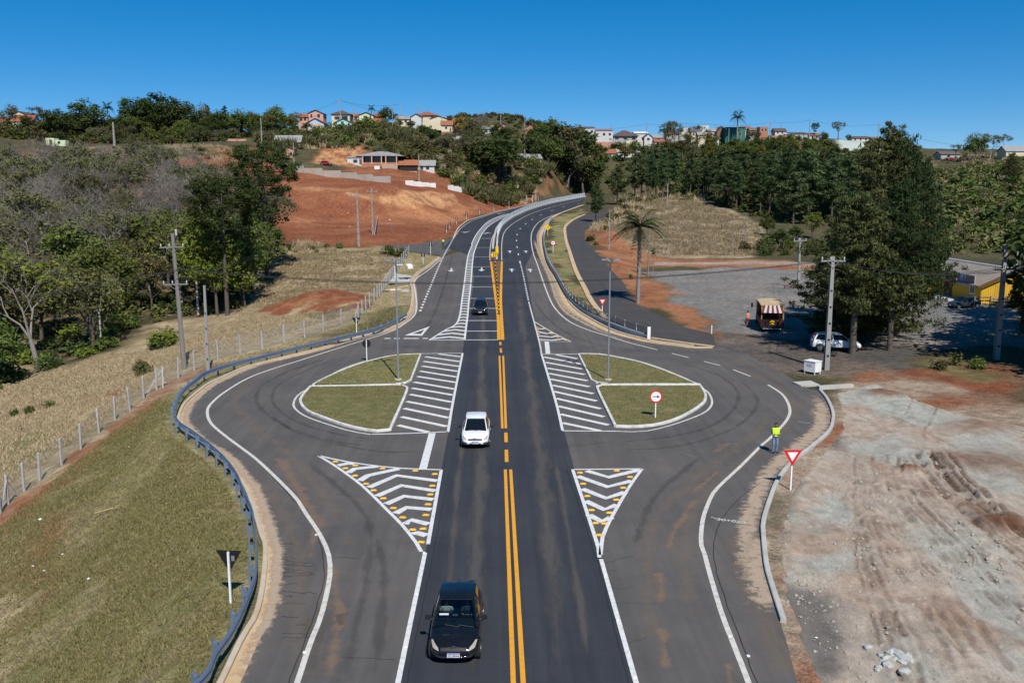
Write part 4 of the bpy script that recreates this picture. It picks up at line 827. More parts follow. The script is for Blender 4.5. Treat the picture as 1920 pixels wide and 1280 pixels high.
def palm(i, H=9., dead=22):
    g = g_(i); segs = [(np.array([0, 0, -.4]), np.array([.05, 0, H * .5]), .2, .17, 0), (np.array([.05, 0, H * .5]), np.array([0, 0, H]), .17, .15, 0)]; a_, b_ = [], []; o = np.array([0, 0, H])
    for k in range(26): frond(g, a_, o, k * 2.4 + g.random(), 1.9 + .8 * g.random(), 2.0 - .075 * k + g.normal() * .15, 1.0 + .4 * g.random(), .55, 18)
    V, F = cat(a_); na = len(F)
    if dead:
        for k in range(dead): frond(g, b_, o - [0, 0, .2], k * 2.4 + g.random(), .75 + .5 * g.random(), -1.2 - 1.4 * g.random(), 1.2 + 1.0 * g.random(), .34, 12)
        V, F = cat([(V, F), cat(b_)])
    me = fast_mesh('crown', V, F); me.materials.append(M_LEAF['palm']); me.materials.append(M_LEAF['deadpalm']); mi = np.zeros(len(F), 'i4'); mi[na:] = 1; me.polygons.foreach_set('material_index', mi)
    return wood(segs, M_GBARK), me
def dead_tree(i, H=8.):
    g = g_(i); s_, t_ = [], []; s_.append((np.array([0, 0, -.4]), np.array([.1, 0, H * .55]), .14, .11, 0)); s_.append((np.array([.1, 0, H * .55]), np.array([-.5, .1, H * .8]), .08, .05, 1)); s_.append((np.array([.1, 0, H * .55]), np.array([.6, 0, H * .82]), .09, .06, 1))
    s_ += [(np.array([.6, 0, H * .82]), np.array([.3, .2, H]), .05, .02, 1), (np.array([.6, 0, H * .82]), np.array([1.2, 0, H * .93]), .04, .015, 1), (np.array([-.5, .1, H * .8]), np.array([-.6, 0, H * .92]), .04, .015, 1)]
    return wood(s_, M_DEADW), None
KIND['bare'] = [bare(i) + (10.,) for i in range(4)]
KIND['bud'] = [bare(10 + i, 1.7) + (10.,) for i in range(3)]
KIND['budlime'] = [bare(15 + i, 2.0, 'lime') + (10.,) for i in range(2)]
KIND['dark'] = [broad(20 + i, 'dark', 34, 90, .24, .22) + (10.,) for i in range(3)]
KIND['broad'] = [broad(25 + i, 'broad', 34, 80, .25, .25) + (10.,) for i in range(3)]
KIND['lime'] = [broad(30 + i, 'lime', 26, 60, .22, .25, 3.2) + (10.,) for i in range(2)]
KIND['olive'] = [broad(35 + i, 'olive', 28, 60, .24, .25) + (10.,) for i in range(2)]
KIND['yellow'] = [broad(38, 'yellow', 30, 70, .25, .2) + (10.,)]
KIND['sparse'] = [broad(40, 'olive', 16, 40, .24, .4, 3.0, M_BARK, 10., 1.0) + (10.,)]
KIND['pine'] = [pine(50 + i) + (18.,) for i in range(4)]
KIND['widepine'] = [pine(56 + i, 14., .72, 4.2, 'pine', 14, .4) + (14.,) for i in range(2)]
KIND['cedar'] = [cedar(60 + i) + (24.,) for i in range(3)] + [cedar(68 + i, 22., 8., 170, .2) + (22.,) for i in range(2)] + [cedar(63 + i, 18., 8.5, 150, .3) + (18.,) for i in range(2)]
M_LEAF['greencedar'] = leaf_mat('dark_cedar_spray', [(.018, .032, .013), (.04, .065, .026), (.075, .105, .045), (.03, .05, .02)], trans=.12)
KIND['darkcedar'] = [cedar(75, 24., 7.5, 190, .06, 'greencedar') + (24.,), cedar(76, 22., 8., 170, .2, 'greencedar') + (22.,), cedar(77, 18., 8.5, 150, .3, 'greencedar') + (18.,)]
KIND['cypress'] = [cedar(66, 16., 2.6, 130, .08, 'pine') + (16.,)]
KIND['araucaria'] = [araucaria(70 + i) + (20.,) for i in range(2)]
KIND['palm'] = [palm(80) + (10.5,)]; KIND['greenpalm'] = [palm(81, 8., 0) + (9.5,)]
KIND['snag'] = [dead_tree(90) + (8.,)]
BUSH = {'darkbush': [bush(100 + i, 'dark') for i in range(2)], 'bush': [bush(105 + i, 'broad') for i in range(3)], 'olivebush': [bush(110 + i, 'olive') for i in range(2)], 'limebush': [bush(115, 'lime')],
        'brownbush': [bush(118, 'haze', 9, 36)], 'reed': [reedbed(120 + i, 'reed') for i in range(2)], 'drygrass': [reedbed(124 + i, 'straw', 240, 1.0, 1.0) for i in range(2)]}
LITE = {'darkbush': [bush(100 + i, 'dark', 10, 19, .25) for i in range(2)], 'bush': [bush(105 + i, 'broad', 10, 19, .25) for i in range(3)], 'olivebush': [bush(110 + i, 'olive', 10, 19, .25) for i in range(2)], 'limebush': [bush(115, 'lime', 10, 19, .25)], 'brownbush': [bush(118, 'haze', 9, 15, .22)], 'reed': [reedbed(120 + i, 'reed', 120) for i in range(2)], 'drygrass': [reedbed(124 + i, 'straw', 90, 1.0, 1.0) for i in range(2)]}
NAME = dict(bare='bare_tree', bud='budding_tree', budlime='budding_tree', dark='broadleaf_tree', broad='broadleaf_tree', lime='broadleaf_tree', olive='broadleaf_tree', yellow='broadleaf_tree', sparse='broadleaf_tree', pine='pine_tree', widepine='pine_tree', cedar='cedar_tree', cypress='cypress_tree', darkcedar='cedar_tree', araucaria='araucaria_tree', palm='palm_tree', greenpalm='palm_tree', snag='dead_tree')
def tree(kind, x, y, h, label, group=None, ws=1., z=None, v=None, sink=.1):
    vs = KIND[kind]; tr, cr, H = vs[rnd.randrange(len(vs)) if v is None else v % len(vs)]
    r = thing(NAME[kind], label, 'palm' if 'palm' in kind else 'tree', (x, y, (tz(x, y) if z is None else z) - sink), rnd.random() * 6.28, group)
    s = h / H; r.scale = (s * ws, s * ws, s); link('trunk', tr, r)
    if cr: link('crown', cr, r)
    return r
def tree_px(kind, px, top, Y, label, group=None, ws=1., v=None):
    q = at_dist(px, top, Y); z = tz(q[0], Y); return tree(kind, float(q[0]), Y, max(float(q[2]) - z, 2.), label, group, ws, z, v)
def shrub(kind, x, y, h, label, group=None, ws=1., z=None):
    vs = BUSH[kind]; o = link({'reed': 'reed_clump', 'drygrass': 'dry_grass_clump'}.get(kind, 'bush'), vs[rnd.randrange(len(vs))], None, (x, y, (tz(x, y) if z is None else z) - .12 * h), rnd.random() * 6.28)
    H = {'reed': 2.4, 'drygrass': 1.0}.get(kind, 1.6); s = h / H; o.scale = (s * ws, s * ws, s); return tag(o, label, 'grass clump' if kind in ('reed', 'drygrass') else 'bush', group)
_arr = {}
def joined(name, items, label):
    """many small bushes of one thicket as ONE mesh: items = (kind, x, y, z, h, ws)"""
    Vs, Fs, Ms, o, mats = [], [], [], 0, []
    for k, x, y, z, h, ws in items:
        me = (LITE if y > 150 else BUSH)[k][rnd.randrange(len(BUSH[k]))]
        if me.name not in _arr:
            v = np.empty(len(me.vertices) * 3); me.vertices.foreach_get('co', v); f = np.empty(len(me.loops), 'i4'); me.loops.foreach_get('vertex_index', f); _arr[me.name] = (v.reshape(-1, 3), f.reshape(-1, 4))
        v, f = _arr[me.name]; s = h / {'reed': 2.4, 'drygrass': 1.0}.get(k, 1.6); a = rnd.random() * 6.28; c_, s_ = math.cos(a), math.sin(a)
        q = np.stack([(v[:, 0] * c_ - v[:, 1] * s_) * s * ws + x, (v[:, 0] * s_ + v[:, 1] * c_) * s * ws + y, v[:, 2] * s + z - .12 * h], 1); mt = me.materials[0]
        if mt not in mats: mats.append(mt)
        Vs.append(q); Fs.append(f + o); Ms.append(np.full(len(f), mats.index(mt), 'i4')); o += len(q)
    me = fast_mesh(name, np.concatenate(Vs), np.concatenate(Fs)); [me.materials.append(m_) for m_ in mats]; me.polygons.foreach_set('material_index', np.concatenate(Ms)); tag(link(name, me), label, 'undergrowth', None, 'stuff')
def scatter(poly, spacing, seed, n=None):
    """blue-noise points inside a world outline"""
    g = np.random.default_rng(seed); Pq = np.asarray(poly, float); lo, hi = Pq.min(0), Pq.max(0); A = (hi - lo).prod(); q = g.random((int(A / spacing ** 2 * 9) + 50, 2)) * (hi - lo) + lo
    q = q[poly_dist(q[:, 0], q[:, 1], Pq) < 0]; out = []; cell = {}
    for x, y in q:
        k = (int(x // spacing), int(y // spacing))
        if any((x - a) ** 2 + (y - b) ** 2 < spacing ** 2 for i in (-1, 0, 1) for j in (-1, 0, 1) for a, b in cell.get((k[0] + i, k[1] + j), ())): continue
        cell.setdefault(k, []).append((x, y)); out.append((x, y))
    return np.array(out[:n] if n else out)
# --- the wood on the left
edge = [(-40, 745), (60, 705), (120, 690), (190, 655), (245, 610), (310, 590), (380, 580), (430, 575), (470, 545)]
WOOD = [tuple(P(x, y)[:2]) for x, y in edge] + PD([(500, 470, 160), (520, 430, 195), (480, 380, 225), (380, 350, 250), (250, 340, 262), (100, 350, 255), (-60, 360, 250), (-140, 500, 150)])
pts = scatter(WOOD, 5.8, 5); zs = T(pts[:, 0], pts[:, 1]); rnd.seed(3)
ed = np.array([tuple(P(x, y)[:2]) for x, y in edge]); de = line_dist(pts[:, 0], pts[:, 1], ed)
WL = {'bare': 'leafless grey brown tree in the wood behind the wire fence', 'bud': 'grey tree with first olive buds in the wood behind the fence', 'budlime': 'thin tree with fresh yellow green leaves in the roadside wood',
      'lime': 'light green leafy tree at the edge of the bare wood', 'dark': 'dark evergreen tree among the leafless trees of the wood', 'broad': 'mid green leafy tree among the leafless trees', 'olive': 'olive green leafy tree in the lower part of the wood'}
for (x, y), z, d in zip(pts, zs, de):
    u = rnd.random(); hpx = (x / y)
    if y > 165: k = 'bare' if u < .62 else 'bud' if u < .92 else 'olive' if u < .97 else 'broad'
    elif d < 14: k = 'bud' if u < .25 else 'budlime' if u < .5 else 'bare' if u < .58 else 'olive' if u < .8 else 'broad'
    elif y < 140: k = 'bud' if u < .3 else 'budlime' if u < .5 else 'olive' if u < .75 else 'broad' if u < .88 else 'bare'
    else: k = 'bare' if u < .4 else 'bud' if u < .8 else 'olive' if u < .93 else 'broad'
    h = (11.0 if y > 165 else 11.5) * (.75 + .5 * rnd.random())
    if x > -62 and y > 100 and y < 165: h *= .9; k = 'budlime' if u < .4 else 'broad' if u < .55 else k
    tree(k, float(x), float(y), h, WL[k], 'trees of the wood on the left', 1.05, float(z))
pts = scatter([tuple(P(x, y)[:2]) for x, y in [(-40, 745), (60, 705), (190, 660), (250, 620), (310, 600), (430, 585), (475, 550), (460, 520), (300, 540), (150, 590), (-40, 640)]], 2.9, 6)
joined('undergrowth', [(rnd.choice(['bush', 'darkbush', 'olivebush', 'brownbush', 'limebush', 'darkbush']), float(x), float(y), tz(x, y), 1.0 + 1.5 * rnd.random(), 1.3) for x, y in pts], 'undergrowth along the shaded edge of the wood')
p_ = P(415, 592); tree_px('araucaria', 413, 338, p_.y, 'dark araucaria with flat layered crown at the wood edge', None, 1.18, 0)
tree_px('araucaria', 490, 274, 150, 'tallest dark araucaria leaning over the red earthworks', None, 1.08, 1)
for px, top, Y, k, l in [(372, 372, 128, 'lime', 'bright green tree left of the flat araucaria'), (445, 392, 130, 'broad', 'green tree right of the flat araucaria stem'), (398, 420, 122, 'lime', 'lower bright green tree under the flat araucaria'), (455, 470, 128, 'lime', 'light green tree at the meadow end of the wood'), (330, 400, 132, 'budlime', 'yellow green tree behind the leaning power pole')]: tree_px(k, px, top, Y, l, None, .95)
p_ = P(190, 655); tree('snag', p_.x, p_.y, 7.5, 'bare white forked dead trunk standing before the wood')
p_ = P(372, 590); tree('snag', p_.x, p_.y, 10., 'tall pale dead trunk behind the leaning utility pole')
p_ = P(385, 575); tree('broad', p_.x, p_.y + 4, 15, 'tall bright green tree between the two araucarias', None, .7)
for px, py, h, l in [(310, 648, 2.6, 'bright green shrub at the foot of the tall wooden pole'), (300, 655, 1.8, 'small dark shrub beside the tall wooden pole'), (55, 680, 2.2, 'lime green shrub under the wood near the photo edge'), (10, 715, 2.6, 'dark bush at the left end of the pasture')]:
    q = P(px, py); shrub('limebush' if 'green' in l else 'darkbush', q.x, q.y, h, l, None, 1.1, q.z)
for px, py in [(92, 763), (25, 780), (55, 775), (268, 690), (262, 700)]: q = P(px, py); shrub('bush', q.x, q.y, .9, 'small green weed bush growing in the dry pasture', 'weed bushes in the dry pasture', .9, q.z)
# --- skyline and hill trees placed one by one: kind, column, top row, distance
SK = [('olive', 14, 193, 415, 'olive tree at the left end of the skyline by red roofs'), ('sparse', 66, 193, 420, 'thin tree between two hilltop houses on the far left'), ('dark', 50, 214, 395, 'dark round tree in front of the far left red roof'), ('dark', 112, 201, 375, 'dark spreading tree above the pale green hut'), ('dark', 158, 184, 385, 'tall dark tree with bare stem left of the concrete post'), ('greenpalm', 200, 193, 425, 'bluish palm on the skyline between dark trees'), ('yellow', 205, 218, 395, 'yellowing tree beside the tall concrete post'), ('cypress', 233, 186, 400, 'dark narrow cypress on the left skyline'),
      ('dark', 262, 190, 405, 'dark tree left of the highest crown on the left ridge'), ('dark', 288, 167, 410, 'highest dark crown of the left ridge'), ('dark', 318, 180, 405, 'dark tree right of the highest crown on the left ridge'), ('dark', 345, 194, 408, 'dark tree with pale stems on the left ridge'), ('olive', 368, 192, 420, 'brownish tree behind the left ridge group'), ('pine', 388, 199, 425, 'pine showing above the left ridge houses'), ('dark', 405, 205, 410, 'dark tree in front of white walls on the left ridge'), ('pine', 420, 200, 430, 'second pine showing above the left ridge'), ('broad', 446, 204, 385, 'green tree with visible stem above the red bank'), ('broad', 472, 208, 400, 'green tree right of the stemmed tree on the ridge'),
      ('broad', 512, 195, 400, 'broad round green tree left of the pink gabled house'), ('yellow', 548, 206, 395, 'olive yellow tree beside the pink gabled house'), ('dark', 575, 228, 380, 'small dark tree in front of the pink gabled house'), ('dark', 488, 222, 380, 'dark tree beside the grey roofed shed'), ('greenpalm', 696, 198, 415, 'small palm behind the cream gabled house'), ('broad', 726, 198, 395, 'round dense tree standing alone on the skyline'), ('broad', 700, 236, 372, 'grey green tree in front of the blue windowed house'), ('broad', 750, 222, 382, 'green tree right of the lone round tree'), ('dark', 770, 224, 380, 'dark tree below the white gable'), ('dark', 790, 232, 372, 'dark bushy tree below the red hip roof'), ('dark', 812, 240, 368, 'dark tree left of the cream red roofed house'),
      ('yellow', 872, 208, 392, 'yellow flowering tree on the middle skyline'), ('bud', 888, 222, 390, 'brown tree beside the yellow skyline tree'), ('bare', 903, 208, 415, 'bare tree silhouetted behind the yellow skyline tree'), ('yellow', 918, 222, 405, 'yellow brown tree right of the bare skyline tree'), ('dark', 936, 228, 400, 'dark tree on the middle skyline'), ('dark', 905, 240, 378, 'dark green tree under the yellow skyline tree'), ('dark', 930, 250, 372, 'lower dark tree on the middle hillside'), ('olive', 960, 236, 425, 'olive tree left of the brown gable'),
      ('dark', 1010, 230, 430, 'dark tree right of the brown gable'), ('broad', 1028, 217, 440, 'tallest tree of the centre skyline clump'), ('dark', 1048, 223, 425, 'dark tree in the centre skyline clump'), ('olive', 1068, 228, 430, 'brownish tree in the centre skyline clump'), ('reed', 0, 0, 0, ''), ('broad', 1082, 236, 440, 'green tree beside the white flat fronted house'), ('dark', 1000, 250, 400, 'dark tree on the middle slope above the brick hut'), ('broad', 1030, 255, 405, 'green tree on the middle slope above the brick hut'), ('bud', 1062, 260, 420, 'grey brown tree on the middle slope'), ('dark', 1095, 268, 425, 'dark tall tree left of the turquoise house'),
      ('bud', 1262, 225, 505, 'large brown leafless tree right of the white gable'), ('bud', 1248, 238, 500, 'smaller brown tree on the right skyline'), ('sparse', 1304, 229, 520, 'feathery tree between white roofs'), ('olive', 1296, 244, 490, 'olive tree in front of white roofs'), ('yellow', 1332, 241, 495, 'yellow green tree left of the dark gable'), ('greenpalm', 1384, 209, 500, 'tall palm rising above the green building'), ('olive', 1412, 243, 490, 'low spreading tree right of the green building'), ('araucaria', 1529, 231, 520, 'dark flat topped araucaria on the right skyline'), ('broad', 1545, 246, 510, 'green tree under the skyline araucaria'), ('sparse', 1574, 222, 530, 'slender sparse tree on the right skyline'), ('dark', 1592, 251, 535, 'small dark tree left of the low white house'), ('dark', 1565, 272, 470, 'rounded dark tree below the pale rock face'),
      ('sparse', 1794, 266, 470, 'thin tree left of the big crown on the far right'), ('broad', 1832, 249, 450, 'big green crown on the far right skyline'), ('bud', 1860, 249, 455, 'bare crown touching the big green crown far right'), ('cedar', 1898, 288, 330, 'dark conifer at the right photo edge on the slope'), ('bud', 1840, 350, 260, 'brown tree on the right slope behind the yellow building'), ('bud', 1875, 360, 270, 'grey brown tree right of the round green crown'), ('olive', 1800, 370, 240, 'olive tree between conifers and round green crown'), ('broad', 1846, 412, 200, 'round bright green crown behind the yellow building'), ('bud', 1895, 400, 215, 'leafless tree above the yellow building roof'), ('olive', 1905, 440, 180, 'olive tree at the right edge behind the roof'), ('bud', 1790, 430, 190, 'brown tree just behind the yellow building ridge'), ('bud', 1830, 440, 185, 'grey tree behind the grey roof'),
      ('lime', 1528, 390, 205, 'bright yellow green tree left of the tall conifers'), ('broad', 1440, 405, 210, 'dark green tree at the lower corner of the pine wood'), ('dark', 1462, 425, 200, 'bushy tree at the edge of the car park'), ('dark', 1490, 420, 204, 'dark tree behind the far car park pole'), ('palm', 1470, 445, 192, 'small palm with dry fronds behind the car park'),
      ('cypress', 18, 268, 320, 'small dark conifer alone on the red slope far left')]
for k, px, top, Y, l in SK:
    if k != 'reed': tree_px(k, px, top, Y, l, None, {'dark': 1.45, 'broad': 1.35, 'olive': 1.4, 'yellow': 1.3, 'bud': 1.3, 'sparse': 1.2, 'pine': 1.5, 'cypress': 1.3}.get(k, 1.))
for i in range(62):
    px = 84 + i * 7.7 + rnd.uniform(-4, 4); k = rnd.choice(['dark', 'dark', 'broad', 'olive', 'dark', 'bud']); tree_px(k, px, 214 + rnd.uniform(-8, 26), 405 + rnd.uniform(-22, 24), {'dark': 'dark leafy tree filling the left ridge skyline', 'broad': 'mid green tree filling the left ridge skyline', 'olive': 'olive brown tree filling the left ridge skyline', 'bud': 'thin grey tree filling the left ridge skyline'}[k], 'trees filling the left ridge', 1.5)
for i in range(34):
    px = rnd.uniform(1085, 1515); k = rnd.choice(['olive', 'broad', 'yellow', 'bud', 'dark']); tree_px(k, px, rnd.uniform(256, 272), rnd.uniform(458, 490), {'olive': 'olive tree among the right hilltop houses', 'broad': 'green tree among the right hilltop houses', 'yellow': 'yellowing tree among the right hilltop houses', 'bud': 'brown tree among the right hilltop houses', 'dark': 'dark tree among the right hilltop houses'}[k], 'trees among the right hilltop houses', 1.4)
for i in range(34):
    px = rnd.uniform(560, 960); k = rnd.choice(['olive', 'broad', 'dark', 'broad', 'bud']); tree_px(k, px, rnd.uniform(243, 258), rnd.uniform(360, 378), {'olive': 'olive tree below the middle hilltop houses', 'broad': 'green tree below the middle hilltop houses', 'bud': 'brown tree below the middle hilltop houses', 'dark': 'dark tree below the middle hilltop houses'}[k], 'trees below the middle hilltop houses', 1.4)
for i in range(26):
    px = 100 + i * 15 + rnd.uniform(-6, 6); k = rnd.choice(['dark', 'broad', 'bud', 'olive']); tree_px(k, px, rnd.uniform(232, 256), rnd.uniform(362, 378), {'dark': 'dark tree in the lower row of the left ridge', 'broad': 'green tree in the lower row of the left ridge', 'bud': 'brown tree in the lower row of the left ridge', 'olive': 'olive tree in the lower row of the left ridge'}[k], 'lower trees of the left ridge', 1.4)
# --- big conifers beside the car park
for v, px, top, Y, wsc, l in [(0, 1672, 238, 90, .95, 'tallest big conifer beside the white car'), (1, 1640, 266, 88, .9, 'big conifer left of the tallest one'), (3, 1705, 268, 90, .74, 'big conifer right of the tallest one'), (2, 1603, 338, 88, .85, 'lower conifer at the left of the big group'), (6, 1735, 306, 93, .5, 'lower conifer at the right of the big group'), (5, 1690, 350, 81, .78, 'low front conifer right of the parked white car'), (6, 1617, 368, 80, 1.0, 'front conifer sweeping over the parked white car'), (3, 1690, 262, 95, .75, 'rear conifer filling the back of the big group'), (1, 1582, 400, 87, .8, 'lowest conifer at the car park side of the big group')]:
    q = at_dist(px, top, Y); dk = px in (1735, 1705, 1690, 1603); tree('darkcedar' if dk else 'cedar', float(q[0]), Y, float(q[2]) - tz(float(q[0]), Y), l, None, wsc, None, {6: 2, 5: 2, 3: 1, 2: 0}.get(v, v) if dk else v)
# --- roadside pines and the plantation
for px, top, bx, by, l, k in [(1113, 343, 1117, 417, 'pine on the verge where the frontage road bends', 'widepine'), (1155, 310, 1157, 384, 'taller pine behind the verge pine by the road bend', 'widepine')]:
    q = P(bx, by); a = at_dist(px, top, q.y); tree(k, q.x, q.y, float(a[2]) - q.z, l, None, .95, q.z)
for px, top, Y in [(1205, 272, 318), (1218, 278, 325), (1232, 270, 330), (1246, 277, 322), (1258, 274, 335), (1268, 280, 328), (1192, 285, 332), (1222, 290, 310), (1244, 292, 312)]: tree_px('pine', px, top + 4, Y, 'tall pine in the clump above the road bend', 'pines above the road bend', 1.25)
PLANT = PD([(1275, 358, 340), (1290, 372, 300), (1350, 398, 262), (1385, 405, 248), (1440, 412, 232), (1500, 430, 222), (1590, 420, 225), (1640, 385, 270), (1600, 360, 315), (1540, 345, 345), (1440, 345, 352), (1350, 350, 352)])
pts = scatter(PLANT, 5.4, 8); zs = T(pts[:, 0], pts[:, 1]); o_ = np.argsort(pts[:, 1])[:298]
for i in o_: tree(rnd.choice(['pine', 'pine', 'pine', 'pine', 'widepine']), float(pts[i, 0]), float(pts[i, 1]), float(np.interp(pts[i, 1], [240, 350], [15.5, 11.])) * (.82 + .32 * rnd.random()), ('pine with bare lower trunk in the front row of the plantation' if pts[i, 1] < 256 else 'pine in the middle rows of the plantation above the dry field' if pts[i, 1] < 300 else 'small looking pine in the back rows of the plantation'), 'pines of the plantation', 1.4, float(zs[i]))
# --- palm by the frontage road
q = P(1196, 568); a = at_dist(1198, 398, q.y); tree('palm', q.x, q.y, float(a[2]) - q.z, 'tall palm with hanging dead fronds beside the dark frontage road', None, 1.35, q.z)
q = P(1224, 520); tree('greenpalm', q.x, q.y, 4.8, 'low green palm crown by the white banded pole', None, .55, q.z)
# --- bushes of the hillsides
HB = [(PD([(480, 262, 362), (560, 250, 372), (640, 246, 376), (720, 246, 378), (860, 262, 375), (930, 262, 385), (1000, 262, 400), (1060, 275, 430), (1110, 300, 455), (1110, 345, 432), (1050, 352, 415), (960, 355, 350), (905, 352, 325), (850, 335, 335), (800, 300, 345), (700, 285, 346), (600, 275, 352), (500, 275, 345)]), 4.6, ['bush', 'bush', 'darkbush', 'darkbush', 'olivebush', 'olivebush', 'brownbush', 'reed', 'reed'], 'bush on the steep hillside below the hilltop houses', 'bushes on the middle hillside', (2.6, 5.6), 190),
      (PD([(850, 340, 340), (915, 358, 352), (935, 364, 350), (1040, 362, 415), (1080, 352, 440), (1050, 330, 440), (960, 325, 370), (880, 315, 345), (840, 318, 335)]), 3.4, ['reed', 'reed', 'darkbush', 'bush'], 'tall grey green reed clump beside the road climb', 'reeds by the climbing road', (2.6, 4.0), 110),
      (PD([(1100, 345, 440), (1100, 300, 470), (1200, 300, 480), (1290, 298, 490), (1280, 340, 450), (1200, 345, 430)]), 6., ['bush', 'darkbush', 'reed', 'olivebush'], 'bush on the slope below the turquoise house', 'bushes below the turquoise house', (3., 5.), 0),
      (PD([(1290, 292, 475), (1300, 272, 520), (1500, 262, 520), (1560, 275, 510), (1600, 300, 480), (1500, 305, 470)]), 7., ['bush', 'darkbush', 'bush', 'olivebush'], 'bush on the green slope behind the pine plantation', 'bushes behind the plantation', (2., 4.), 0),
      (PD([(1600, 330, 420), (1700, 320, 450), (1780, 330, 400), (1930, 330, 360), (1930, 470, 172), (1780, 470, 172), (1720, 430, 220), (1640, 400, 250)]), 6.5, ['olivebush', 'brownbush', 'bush', 'darkbush', 'brownbush'], 'scrubby bush on the right slope behind the conifers', 'bushes on the right slope', (2.6, 5.5), 0),
      (PD([(-30, 262, 375), (100, 268, 362), (230, 270, 365), (430, 262, 365), (480, 245, 395), (300, 240, 420), (60, 240, 410), (-30, 246, 405)]), 3.6, ['darkbush', 'bush', 'brownbush', 'olivebush'], 'bush beneath the trees of the left ridge', 'bushes on the left ridge', (2.4, 4.6), 0),
      (PD([(1130, 425, 222), (1180, 410, 245), (1240, 376, 290), (1320, 392, 265), (1330, 385, 280), (1250, 365, 300), (1180, 388, 285), (1120, 410, 240)]), 4., ['drygrass', 'drygrass', 'olivebush', 'brownbush', 'reed'], 'dry bush along the upper edge of the right field', 'dry bushes round the right field', (1.4, 2.6), 0),
      (PD([(1400, 470, 195), (1440, 455, 205), (1560, 470, 195), (1560, 488, 184), (1440, 484, 186)]), 3.2, ['darkbush', 'bush', 'olivebush'], 'bush along the far edge of the car park', 'bushes behind the car park', (1.8, 3.2), 60),
      (PD([(520, 470, 172), (560, 460, 180), (650, 462, 182), (650, 470, 176), (540, 478, 168)]), 2.2, ['brownbush', 'drygrass', 'darkbush', 'drygrass'], 'dry bush at the foot of the red earthworks', 'dry bushes below the earthworks', (1., 1.8), 60)]
for poly, sp_, kinds, l, grp, (h0, h1), mx in HB:
    pts = scatter(poly, sp_, len(l)); zs = T(pts[:, 0], pts[:, 1])
    if mx == 0: joined('undergrowth', [(rnd.choice(kinds), float(x), float(y), float(z), h0 + (h1 - h0) * rnd.random(), 1.1) for (x, y), z in zip(pts, zs)], l); continue
    for (x, y), z in list(zip(pts, zs))[:mx]:
        k = rnd.choice(kinds); shrub(k, float(x), float(y), h0 + (h1 - h0) * rnd.random(), ({'bush': 'mid green ', 'darkbush': 'dark green ', 'olivebush': 'olive ', 'brownbush': 'brownish ', 'reed': 'reedy upright ', 'drygrass': 'straw coloured '}[k] + l) if mx == 190 else l, grp, 1.1, float(z))
MH = HB[0][0]
for poly, sp_, kinds, l, hh in [(PD([(480, 275, 350), (560, 262, 366), (700, 250, 374), (860, 262, 372), (930, 262, 385), (1000, 262, 400), (1060, 275, 430), (1110, 300, 455), (1110, 345, 432), (1050, 352, 415), (960, 355, 350), (905, 352, 325), (850, 330, 338), (800, 300, 345), (700, 283, 347), (600, 275, 352), (500, 285, 340)]), 3.0, ['olivebush', 'brownbush', 'bush', 'reed', 'drygrass'], 'low scrub covering the middle hillside', (1.4, 2.8)),
        (PD([(440, 250, 400), (640, 236, 405), (900, 250, 400), (1000, 250, 430), (1120, 262, 480), (1100, 255, 520), (640, 225, 440), (300, 235, 440), (60, 240, 430), (0, 262, 380), (200, 270, 365), (420, 268, 360)]), 4.6, ['olivebush', 'brownbush', 'bush', 'darkbush'], 'low scrub along the crest behind the hilltop houses', (1.6, 3.)),
        (PD([(1270, 350, 350), (1290, 375, 298), (1350, 402, 260), (1440, 418, 228), (1600, 430, 220), (1650, 380, 280), (1600, 355, 320), (1520, 340, 360), (1400, 345, 360), (1280, 350, 355)]), 3.6, ['darkbush', 'bush', 'brownbush', 'olivebush'], 'dark undergrowth beneath the pine plantation', (1.2, 2.6)),
        (PD([(1270, 352, 352), (1400, 348, 356), (1540, 345, 350), (1570, 330, 400), (1560, 290, 490), (1540, 272, 515), (1300, 274, 515), (1280, 300, 480), (1270, 330, 430)]), 4.0, ['bush', 'olivebush', 'bush', 'darkbush', 'brownbush', 'limebush'], 'green scrub on the slope behind the pine plantation', (1.6, 3.6)),
        (PD([(1680, 330, 420), (1700, 310, 460), (1790, 312, 420), (1870, 300, 430), (1960, 300, 420), (1960, 480, 168), (1780, 475, 172), (1700, 440, 215), (1620, 400, 250)]), 3.4, ['olivebush', 'brownbush', 'bush', 'reed', 'drygrass', 'brownbush'], 'low scrub on the right slope behind the conifers', (1.0, 2.4)),
        (PD([(-60, 300, 300), (120, 285, 325), (230, 276, 345), (430, 274, 338), (500, 285, 320), (430, 290, 310), (300, 300, 300), (180, 306, 290), (0, 315, 275)]), 3.4, ['drygrass', 'brownbush', 'olivebush', 'drygrass'], 'dry scrub on the slope below the left ridge', (.8, 1.8)),
        (PD([(1640, 262, 545), (1700, 275, 520), (1960, 285, 470), (1960, 300, 430), (1780, 305, 450), (1680, 300, 480)]), 4.5, ['drygrass', 'brownbush', 'olivebush'], 'dry scrub along the far right crest', (1., 2.)),
        (PD([(1180, 372, 300), (1270, 360, 330), (1280, 335, 420), (1200, 340, 420), (1160, 355, 370)]), 3.2, ['darkbush', 'bush', 'drygrass'], 'undergrowth beneath the pines above the bend', (1.2, 2.6))]:
    pts = scatter(poly, sp_, len(l)); zs = T(pts[:, 0], pts[:, 1]); joined('undergrowth', [(rnd.choice(kinds), float(x), float(y), float(z), hh[0] + (hh[1] - hh[0]) * rnd.random(), 1.25) for (x, y), z in zip(pts, zs)], l)
for x, y, h in ((47.5, 69, 15), (50, 62, 15), (54, 77, 16), (58, 86, 17), (64, 95, 17), (50, 73, 17)): tree('dark', x, y, h, 'dense tree just beyond the right photo edge shading the pole', 'trees beyond the right edge', 1.25)
